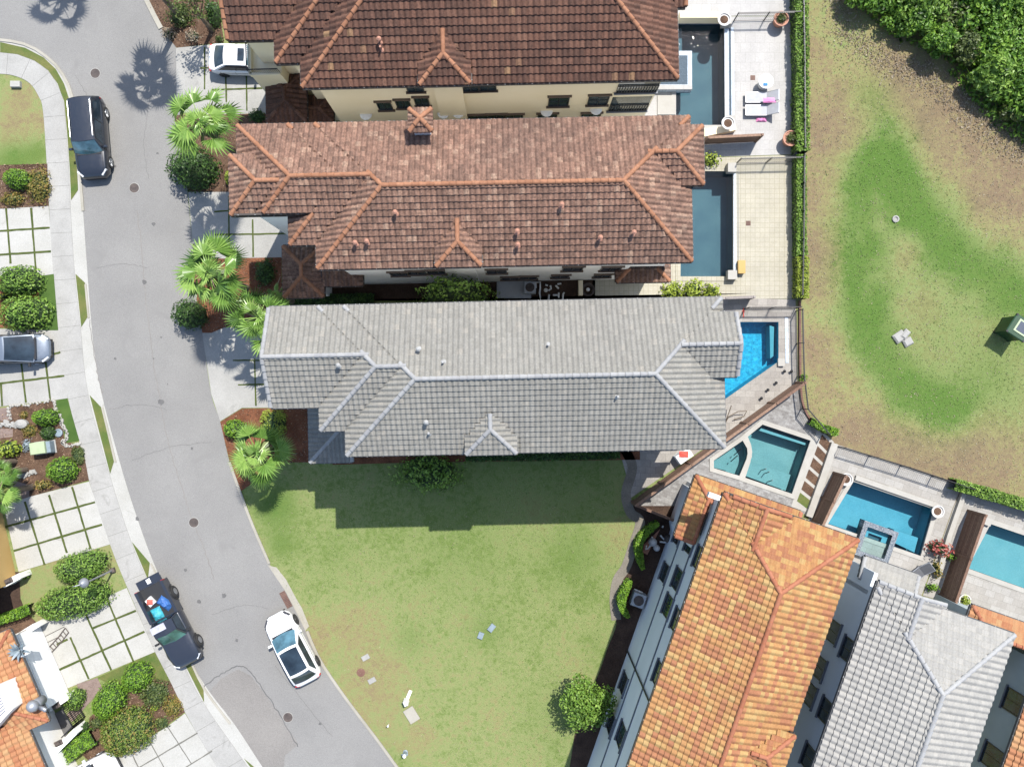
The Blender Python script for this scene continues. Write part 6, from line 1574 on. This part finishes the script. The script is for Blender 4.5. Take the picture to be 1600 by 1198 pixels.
# ================================================================== vehicles
def paint(name, c, metal=.0, rough=.28):
    m, t, b = newmat(name); b.inputs['Base Color'].default_value = c; b.inputs['Roughness'].default_value = rough; b.inputs['Metallic'].default_value = metal
    n = tex_noise(t, 6, 4, .6); r = ramp(t, n.outputs['Fac'], [(.3, (rough,)*3), (.7, (rough+.14,)*3)]); t.links.new(r.outputs[0], b.inputs['Roughness'])
    b.inputs['Coat Weight'].default_value = .8; b.inputs['Coat Roughness'].default_value = .05; return m
M['car_white'] = paint('car_white', (.66,.66,.66,1)); M['car_black'] = paint('car_black', (.012,.015,.022,1)); M['car_silver'] = paint('car_silver', (.13,.155,.19,1), .3)
M['car_navy'] = paint('car_navy', (.022,.026,.036,1), .2); M['tyre'] = plain('tyre', (.018,.018,.018,1), .85); M['rim'] = plain('rim', (.34,.35,.36,1), .3, .8); M['rim_dark'] = plain('rim_dark', (.05,.05,.05,1), .4, .5)
M['lamp_clear'] = plain('lamp_clear', (.50,.52,.54,1), .1); M['lamp_dark'] = plain('lamp_dark', (.05,.05,.055,1), .12); M['lamp_red'] = plain('lamp_red', (.36,.02,.02,1), .2); M['chrome'] = plain('chrome', (.55,.56,.57,1), .15, .9); M['trim_black'] = plain('trim_black', (.015,.015,.016,1), .55)
M['car_glass'] = glass_dark('car_glass', (.010,.016,.022,1), .03)
M['car_glass_teal'] = glass_dark('car_glass_teal', (.035,.075,.095,1), .05)
def car(name, label, px, py, hd, L, W, prof, body, cab, glass='car_glass', rim='rim', lampm='lamp_clear', mirror=None, roofglass=None, rails=False, cat='car', wheel_r=.34, wz=.3, roofm=None, bottom=.24):
    """prof: (x fraction from the rear, half width fraction, top height); cab: belt z, roof z, windshield base/top, rear top/base, belt and roof half widths"""
    c = at(px, py, wz); d = at(px+hd[0]*10, py+hd[1]*10, wz)-c; d.normalize(); s_ = Vector((-d.y, d.x, 0)); O = Vector((c.x, c.y, 0))
    root = thing(name, label, cat, tuple(O), 'cars parked along the street')
    def Wd(x, y, z): return O+d*x+s_*y+Vector((0,0,z))
    hw = W/2; V, F = [], []; rows = []
    for fx, fw, zt in prof:
        x = (fx-.5)*L; e = 1 if .04 < fx < .96 else .0; zb = bottom if e else bottom+.14; w_ = hw*fw
        half = [(w_*.90, zb), (w_*.98, zb+.10), (w_*1.0, zb+(zt-zb)*.45), (w_*.985, zb+(zt-zb)*.72), (w_*.95, zt-.055), (w_*.87, zt-.008), (w_*.55, zt+.022), (0, zt+.032)]
        ring = half+[(-y, z) for y, z in half[-2::-1]]; rows.append(len(V)); V += [Wd(x, y, z) for y, z in ring]
    m = 15
    for a, b_ in zip(rows, rows[1:]):
        for j in range(m-1): F.append((a+j, b_+j, b_+j+1, a+j+1))
        F.append((a+m-1, b_+m-1, b_, a))
    F.append(tuple(rows[0]+j for j in range(m))); F.append(tuple(rows[-1]+j for j in range(m))[::-1])
    bo = mk('body', V, F, M[body], root, smooth=True)
    zb, zr, xf, xrf, xrr, xr, wb, wr = cab; wb *= hw; wr *= hw; nv = 10; nu = 5
    def surf(kind, u, v):
        if kind == 'wind':
            bow0, bow1 = .16, .07; x0 = xf+bow0*(1-v*v)-.0; x1 = xrf+bow1*(1-v*v); z = zb+(zr-zb)*u**.86-.05*v*v*u; return Wd(x0+(x1-x0)*u, v*(wb+(wr-wb)*u**.9), z)
        if kind == 'roof':
            x0 = xrf+.07*(1-v*v); x1 = xrr-.05*(1-v*v); return Wd(x0+(x1-x0)*u, v*wr, zr-.05*v*v+.03*math.sin(PI*u))
        if kind == 'rear':
            x0 = xrr-.05*(1-v*v); x1 = xr-.12*(1-v*v); z = zr-(zr-zb)*u**1.15-.05*v*v*(1-u); return Wd(x0+(x1-x0)*u, v*(wr+(wb-wr)*u), z)
    cv, cf = [], []
    for kind in ('wind', 'roof', 'rear'):
        b0 = len(cv)
        for i in range(nu+1):
            for j in range(nv+1): cv.append(surf(kind, i/nu, j/nv*2-1))
        for i in range(nu):
            for j in range(nv): q = b0+i*(nv+1)+j; fc = (q, q+1, q+nv+2, q+nv+1); cf.append(fc)
    for sg in (-1, 1):
        P = [surf('wind',0,sg), surf('wind',1,sg), surf('rear',0,sg), surf('rear',1,sg)]; b0 = len(cv)
        cv += P; cf.append((b0,b0+1,b0+2,b0+3))
    cb = mk('cabin', cv, cf, M[roofm or body], root, smooth=False)
    for p_ in cb.data.polygons: p_.use_smooth = len(p_.vertices) == 4 and p_.index < 3*nu*nv
    def pane(nm, kind, u0, u1, v0, v1, off, mat, par):
        V, F = [], []; a, b_ = 6, 10
        n0 = (surf(kind,.5+.01,.0)-surf(kind,.5,.0)).cross(surf(kind,.5,.01)-surf(kind,.5,.0)).normalized()
        if n0.z < 0: n0 = -n0
        for i in range(a+1):
            for j in range(b_+1): V.append(surf(kind, u0+(u1-u0)*i/a, v0+(v1-v0)*j/b_)+n0*off)
        for i in range(a):
            for j in range(b_): q = i*(b_+1)+j; F.append((q,q+1,q+b_+2,q+b_+1))
        return mk(nm, V, F, M[mat], par, smooth=True)
    pane('windshield', 'wind', .04, .95, -.93, .93, .012, glass, root)
    pane('rear_window', 'rear', .08, .86, -.86, .86, .012, 'car_glass', root)
    if roofglass: pane('sunroof', 'roof', roofglass[0], roofglass[1], -roofglass[2], roofglass[2], .010, 'car_glass', cb)
    for sg in (-1, 1):
        P = [surf('wind',0,sg), surf('wind',1,sg), surf('rear',0,sg), surf('rear',1,sg)]; cen = sum(P, Vector())/4; out = s_*sg
        def bl(u, v):      # u along the car, v upwards
            lo = P[0].lerp(P[3], u); hi = P[1].lerp(P[2], u); return lo.lerp(hi, v)+out*.014+Vector((0,0,.006))
        V = [bl(.10,.08), bl(.93,.08), bl(.90,.90), bl(.06,.90)]; F = [(0,1,2,3)]
        sw = mk('side_window', V, F, M['car_glass'], root)
        b = MB(); b.bar(bl(.5,.08)+out*.008, bl(.5,.90)+out*.008, .05, .02); b.build('pillar', M['trim_black'], sw)
        b = MB(); q = P[0]+d*-.25+out*.16+Vector((0,0,.06)); b.box((q.x,q.y,q.z-.07), .14, .24, .16, math.atan2(d.y,d.x), bev=.04); b.bar(q, P[0]-d*.25, .05, .04); b.build('mirror', M[mirror or body], root)
        for fx in (.185, .805):
            x = (fx-.5)*L; y = sg*(hw-.13); b = MB(); w1 = Wd(x, y-.11*sg, wheel_r); w2 = Wd(x, y+.145*sg, wheel_r)
            b.tube([w1, w1.lerp(w2,.08), w1.lerp(w2,.92), w2], [wheel_r*.9, wheel_r, wheel_r, wheel_r*.9], 22); wo = b.build('wheel', M['tyre'], root)
            b = MB(); b.tube([w2-s_*sg*.02, w2+s_*sg*.012], [wheel_r*.66, wheel_r*.62], 18); 
            for k in range(5):
                an = k*2*PI/5; q = w2+s_*sg*.02; b.bar(q, q+d*(math.cos(an)*wheel_r*.6)+Vector((0,0,math.sin(an)*wheel_r*.6)), .05, .03)
            b.build('rim', M[rim], wo)
        fz = [z for f_, w_, z in prof if f_ > .9][0]; ffw = [w_ for f_, w_, z in prof if f_ > .9][0]
        x0 = .5*L
        b = MB(); A_ = Wd(x0*.985-.06, sg*hw*.60, fz-.10); B_ = Wd(x0*.985-.40, sg*hw*.90, fz-.02); b.bar(A_, B_, .10, .12); b.build('headlight', M[lampm], root)
        rz_ = prof[1][2]; b = MB(); b.bar(Wd(-x0+.06, sg*hw*.62, rz_-.12), Wd(-x0+.16, sg*hw*.92, rz_-.12), .08, .15); b.build('taillight', M['lamp_red'], root)
    b = MB(); b.box(Wd(.5*L-.06, 0, .30), .12, W*.62, .26, math.atan2(d.y,d.x), bev=.03); b.build('grille', M['trim_black'], root)
    # panel gaps round the bonnet and the doors
    b = MB(); top = lambda f_: next(z0+(z1-z0)*(f_-a0)/(a1-a0) for (a0,_,z0),(a1,_,z1) in zip(prof, prof[1:]) if a0 <= f_ <= a1)
    wdt = lambda f_: next(z0+(z1-z0)*(f_-a0)/(a1-a0) for (a0,z0,_),(a1,z1,_) in zip(prof, prof[1:]) if a0 <= f_ <= a1)
    for sg in (-1, 1):
        fs = [(xf+.05)/L+.5+((.985-(xf+.05)/L-.5))*i/6 for i in range(7)]
        P_ = [Wd((f_-.5)*L, sg*hw*wdt(f_)*.80, top(f_)+.012) for f_ in fs]
        for p0, p1 in zip(P_, P_[1:]): b.bar(p0, p1, .016, .012)
        for x in (xf-.05, (xf+xr)/2-.1, xr+.35): b.bar(Wd(x, sg*(hw+.002), .42), Wd(x, sg*hw*.975, zb-.10), .014, .012); 
        b.bar(Wd(xf-.1, sg*(hw*.985+.006), zb-.22), Wd(xr+.5, sg*(hw*.985+.006), zb-.22), .02, .02)
    b.build('panel_gap', M['trim_black'], bo)
    b = MB(); b.bar(Wd(xf+.10, -wb*.8, zb+.035), Wd(xf+.10, wb*.8, zb+.035), .14, .03); b.build('cowl', M['trim_black'], root)
    if rails:
        for sg in (-1, 1):
            b = MB(); b.tube([Wd(xrf-.15, sg*wr*.93, zr+.0), Wd(xrf-.2, sg*wr*.93, zr+.06), Wd(xrr+.2, sg*wr*.93, zr+.06), Wd(xrr+.1, sg*wr*.93, zr)], .028, 8); b.build('roof_rail', M['chrome'], root)
    return root, Wd, d, s_
SUVP = [(0,.80,.98),(.02,.90,1.02),(.08,.97,1.05),(.2,1,1.06),(.4,1,1.06),(.6,1,1.05),(.70,.995,1.06),(.78,.985,1.05),(.88,.96,1.0),(.945,.90,.93),(.98,.80,.82),(1,.70,.70)]
car('parked_car', 'large black car with silver roof rails parked at the kerb of the pavement curve', 147, 219, (.09,1), 5.05, 2.0, SUVP, 'car_black', (1.05,1.80,.98,.42,-2.18,-2.44,.93,.74), 'car_glass_teal', 'rim', rails=True, wheel_r=.39)
CROSS = [(0,.72,.80),(.02,.86,.92),(.07,.94,.98),(.2,1,.98),(.4,1,.96),(.6,1,.95),(.70,1,.96),(.78,.99,.94),(.87,.96,.88),(.94,.86,.78),(.98,.70,.68),(1,.52,.60)]
car('parked_car', 'white car with a black glass roof parked by the empty lawn', 459, 1009, (-.466,-.885), 4.75, 1.92, CROSS, 'car_white', (.96,1.58,1.02,.20,-1.45,-2.10,.92,.74), 'car_glass_teal', 'rim_dark', 'lamp_dark', roofglass=(.06,.94,.84), wheel_r=.37)
SEDAN = [(0,.74,.80),(.02,.86,.92),(.07,.94,.97),(.2,1,.97),(.4,1,.95),(.6,1,.92),(.70,1,.91),(.78,.99,.89),(.87,.96,.83),(.94,.87,.74),(.98,.74,.64),(1,.60,.56)]
car('parked_car', 'white sedan with a small sunroof parked on the drive under the dark brown roof', 388, 97, (1,.03), 4.65, 1.84, SEDAN, 'car_white', (.94,1.44,.88,.18,-1.10,-1.92,.90,.70), 'car_glass_teal', 'rim_dark', roofglass=(.10,.40,.62), wheel_r=.33, mirror='trim_black')
car('parked_car', 'silver car with a big dark windshield on the drive at the left edge', 25, 546, (1,-.03), 4.7, 1.86, [(a, b, c-.02) for a, b, c in CROSS], 'car_silver', (.98,1.55,1.52,-.15,-1.55,-2.1,.93,.80), 'car_glass', 'rim', wheel_r=.34, mirror='trim_black')
car('parked_car', 'white car on the drive at the bottom left edge, only its front showing', 136, 1212, (.89,-.45), 4.6, 1.85, CROSS, 'car_white', (.94,1.5,.95,.1,-1.45,-2.0,.92,.76), 'car_glass', 'rim', wheel_r=.33)
# pickup with its tailgate down
L, W = 5.5, 1.98; hd = (.455,.89)
c = at(271, 972, .3); d = at(271+hd[0]*10, 972+hd[1]*10, .3)-c; d.normalize(); s_ = Vector((-d.y, d.x, 0)); O = Vector((c.x,c.y,0)); rz_ = math.atan2(d.y, d.x)
root = thing('pickup_truck', 'dark pickup truck with its tailgate down and bags in the open bed', 'truck', tuple(O), 'cars parked along the street')
def Wp(x, y, z): return O+d*x+s_*y+Vector((0,0,z))
PK = [(.395,.99,1.08),(.42,1,1.10),(.6,1,1.09),(.68,1,1.08),(.76,.99,1.10),(.86,.97,1.07),(.94,.93,1.0),(.98,.84,.92),(1,.76,.80)]
V, F, rows = [], [], []; hw = W/2
for fx, fw, zt in PK:
    x = (fx-.5)*L; w_ = hw*fw; zb = .34 if fx < .97 else .45
    half = [(w_*.9,zb),(w_*.98,zb+.1),(w_,zb+(zt-zb)*.45),(w_*.985,zb+(zt-zb)*.75),(w_*.95,zt-.06),(w_*.88,zt-.01),(w_*.55,zt+.02),(0,zt+.03)]
    ring = half+[(-y,z) for y, z in half[-2::-1]]; rows.append(len(V)); V += [Wp(x,y,z) for y, z in ring]
for a, b_ in zip(rows, rows[1:]):
    for j in range(14): F.append((a+j, b_+j, b_+j+1, a+j+1))
    F.append((a+14, b_+14, b_, a))
F += [tuple(rows[0]+j for j in range(15)), tuple(rows[-1]+j for j in range(15))[::-1]]
mk('body', V, F, M['car_navy'], root, smooth=True)
xb0, xb1 = -.5*L, (.395-.5)*L
b = MB(); b.bar(Wp(xb0, 0, .66), Wp(xb1, 0, .66), W*.86, .10); b.build('bed_floor', M['trim_black'], root)
for sg in (-1, 1):
    b = MB(); b.bar(Wp(xb0, sg*(hw-.11), .74), Wp(xb1+.02, sg*(hw-.11), .74), .20, .74); b.bar(Wp(xb0+.02, sg*(hw-.10), 1.125), Wp(xb1, sg*(hw-.10), 1.125), .16, .04); b.build('bed_side', M['car_navy'], root)
b = MB(); b.bar(Wp(xb1-.03, -hw+.2, .88), Wp(xb1-.03, hw-.2, .88), .06, .48); b.build('bed_front', M['car_navy'], root)
b = MB(); b.bar(Wp(xb0-.28, -hw*.80, .70), Wp(xb0-.28, hw*.80, .70), .54, .07); b.build('tailgate', M['car_navy'], root)
b = MB(); b.box(Wp(.5*L-.07, 0, .42), .2, W*.8, .28, rz_, bev=.06); b.build('front_bumper', M['trim_black'], root)
zb, zr = 1.08, 1.74; P = {}
for sg in (-1, 1): P[sg] = [Wp(.92, sg*.90, zb), Wp(.32, sg*.72, zr), Wp(-.42, sg*.72, zr), Wp(-.55, sg*.86, zb)]
V = P[-1]+P[1]+[Wp(1.02,0,zb+.02), Wp(.38,0,zr+.05), Wp(-.44,0,zr+.05), Wp(-.58,0,zb+.02)]
mk('cab', V, [(0,8,9,1),(8,4,5,9),(1,9,10,2),(9,5,6,10),(2,10,11,3),(10,6,7,11),(0,1,2,3),(7,6,5,4)], M['car_navy'], root)
def quad(nm, A, off, mat, ins=.08):
    cc = sum(A, Vector())/4; n = (A[1]-A[0]).cross(A[3]-A[0]).normalized()
    if n.dot(cc-(O+Vector((0,0,1.1)))) < 0: n = -n
    Q = [q.lerp(cc, ins)+n*off for q in A]; return mk(nm, Q, [(0,1,2,3)], M[mat], root)
M['glass_green'] = glass_dark('glass_green', (.03,.075,.065,1), .05)
V2 = [P[-1][0], V[8], V[9], P[-1][1]]; 
mk('windshield', [v+d*.02+Vector((0,0,.022)) for v in (P[-1][0].lerp(P[1][0],.06), Wp(1.02,0,zb+.03), P[1][0].lerp(P[-1][0],.06), P[1][1].lerp(P[-1][1],.06)-Vector((0,0,.03)), Wp(.38,0,zr+.02), P[-1][1].lerp(P[1][1],.06)-Vector((0,0,.03)))], [(0,1,4,5),(1,2,3,4)], M['glass_green'], root)
for sg in (-1, 1): quad('side_window', P[sg], .03, 'car_glass', .12)
quad('rear_window', [P[-1][2], P[1][2], P[1][3], P[-1][3]], .04, 'car_glass', .14)
for sg in (-1, 1):
    for x in (-1.72, 1.72):
        y = sg*(hw-.10); r_ = .40; b = MB(); w1 = Wp(x, y-.12*sg, r_); w2 = Wp(x, y+.18*sg, r_)
        b.tube([w1, w1.lerp(w2,.1), w1.lerp(w2,.9), w2], [r_*.9, r_, r_, r_*.9], 22); wo = b.build('wheel', M['tyre'], root)
        b = MB(); b.tube([w2-s_*sg*.02, w2+s_*sg*.015], [r_*.6, r_*.5], 16); b.build('rim', M['rim'], wo)
        b = MB(); b.tube([Wp(x+math.cos(t)*(r_+.09), sg*(hw-.0), r_+math.sin(t)*(r_+.09)) for t in [PI*k/10 for k in range(11)]], .055, 6); b.build('wheel_arch', M['trim_black'], root)
    b = MB(); b.bar(Wp(.5*L-.10, sg*hw*.62, .86), Wp(.5*L-.34, sg*hw*.90, .90), .10, .14); b.build('headlight', M['lamp_clear'], root)
    b = MB(); b.box(Wp(xb0+.02, sg*(hw-.09), .78), .08, .16, .30, rz_, bev=.02); b.build('taillight', M['lamp_red'], root)
    b = MB(); b.box(Wp(.72, sg*(hw+.10), 1.12), .13, .24, .18, rz_, bev=.05); b.build('mirror', M['trim_black'], root)
M['cloth_cyan'] = plain('cloth_cyan', (.03,.27,.34,1), .6, amt=.3); M['cloth_royal'] = plain('cloth_royal', (.025,.10,.30,1), .6, amt=.3); M['paper'] = plain('paper', (.36,.36,.42,1), .8, amt=.3); M['box_red'] = plain('box_red', (.42,.10,.07,1), .7, amt=.3)
q = Wp(-.95, -.42, .72); crumple('bag', q, .42, .34, .26, 'cloth_cyan', 11, 'cyan crumpled bag in the truck bed behind the cab', 'bag', rz=rz_, group='bags in the truck bed')
q = Wp(-1.35, .30, .72); crumple('bag', q, .48, .30, .28, 'cloth_royal', 14, 'royal blue crumpled bag in the truck bed', 'bag', rz=rz_+.5, group='bags in the truck bed')
q = Wp(-1.85, -.42, .72); rr_ = thing('cool_box', 'red and white open box in the truck bed', 'box', tuple(q)); b = MB(); b.box(q, .52, .46, .22, rz_+.3, bev=.04); b.build('casing', M['car_white'], rr_); crumple('contents', q+Vector((0,0,.21)), .2, .18, .06, 'box_red', 5, parent=rr_)
q = Wp(-.18, -.28, zr+.055); b = MB(); b.box(q, .42, .95, .012, rz_+.0); tag(b.build('cardboard_sheet', M['paper']), 'pale grey sheet lying across the roof of the dark pickup truck', 'sheet')
q = Wp(-3.05, .0, .745); crumple('rag', q, .16, .14, .04, 'car_white', 6, 'white rag on the lowered tailgate of the dark pickup truck', 'rag', rz=rz_)
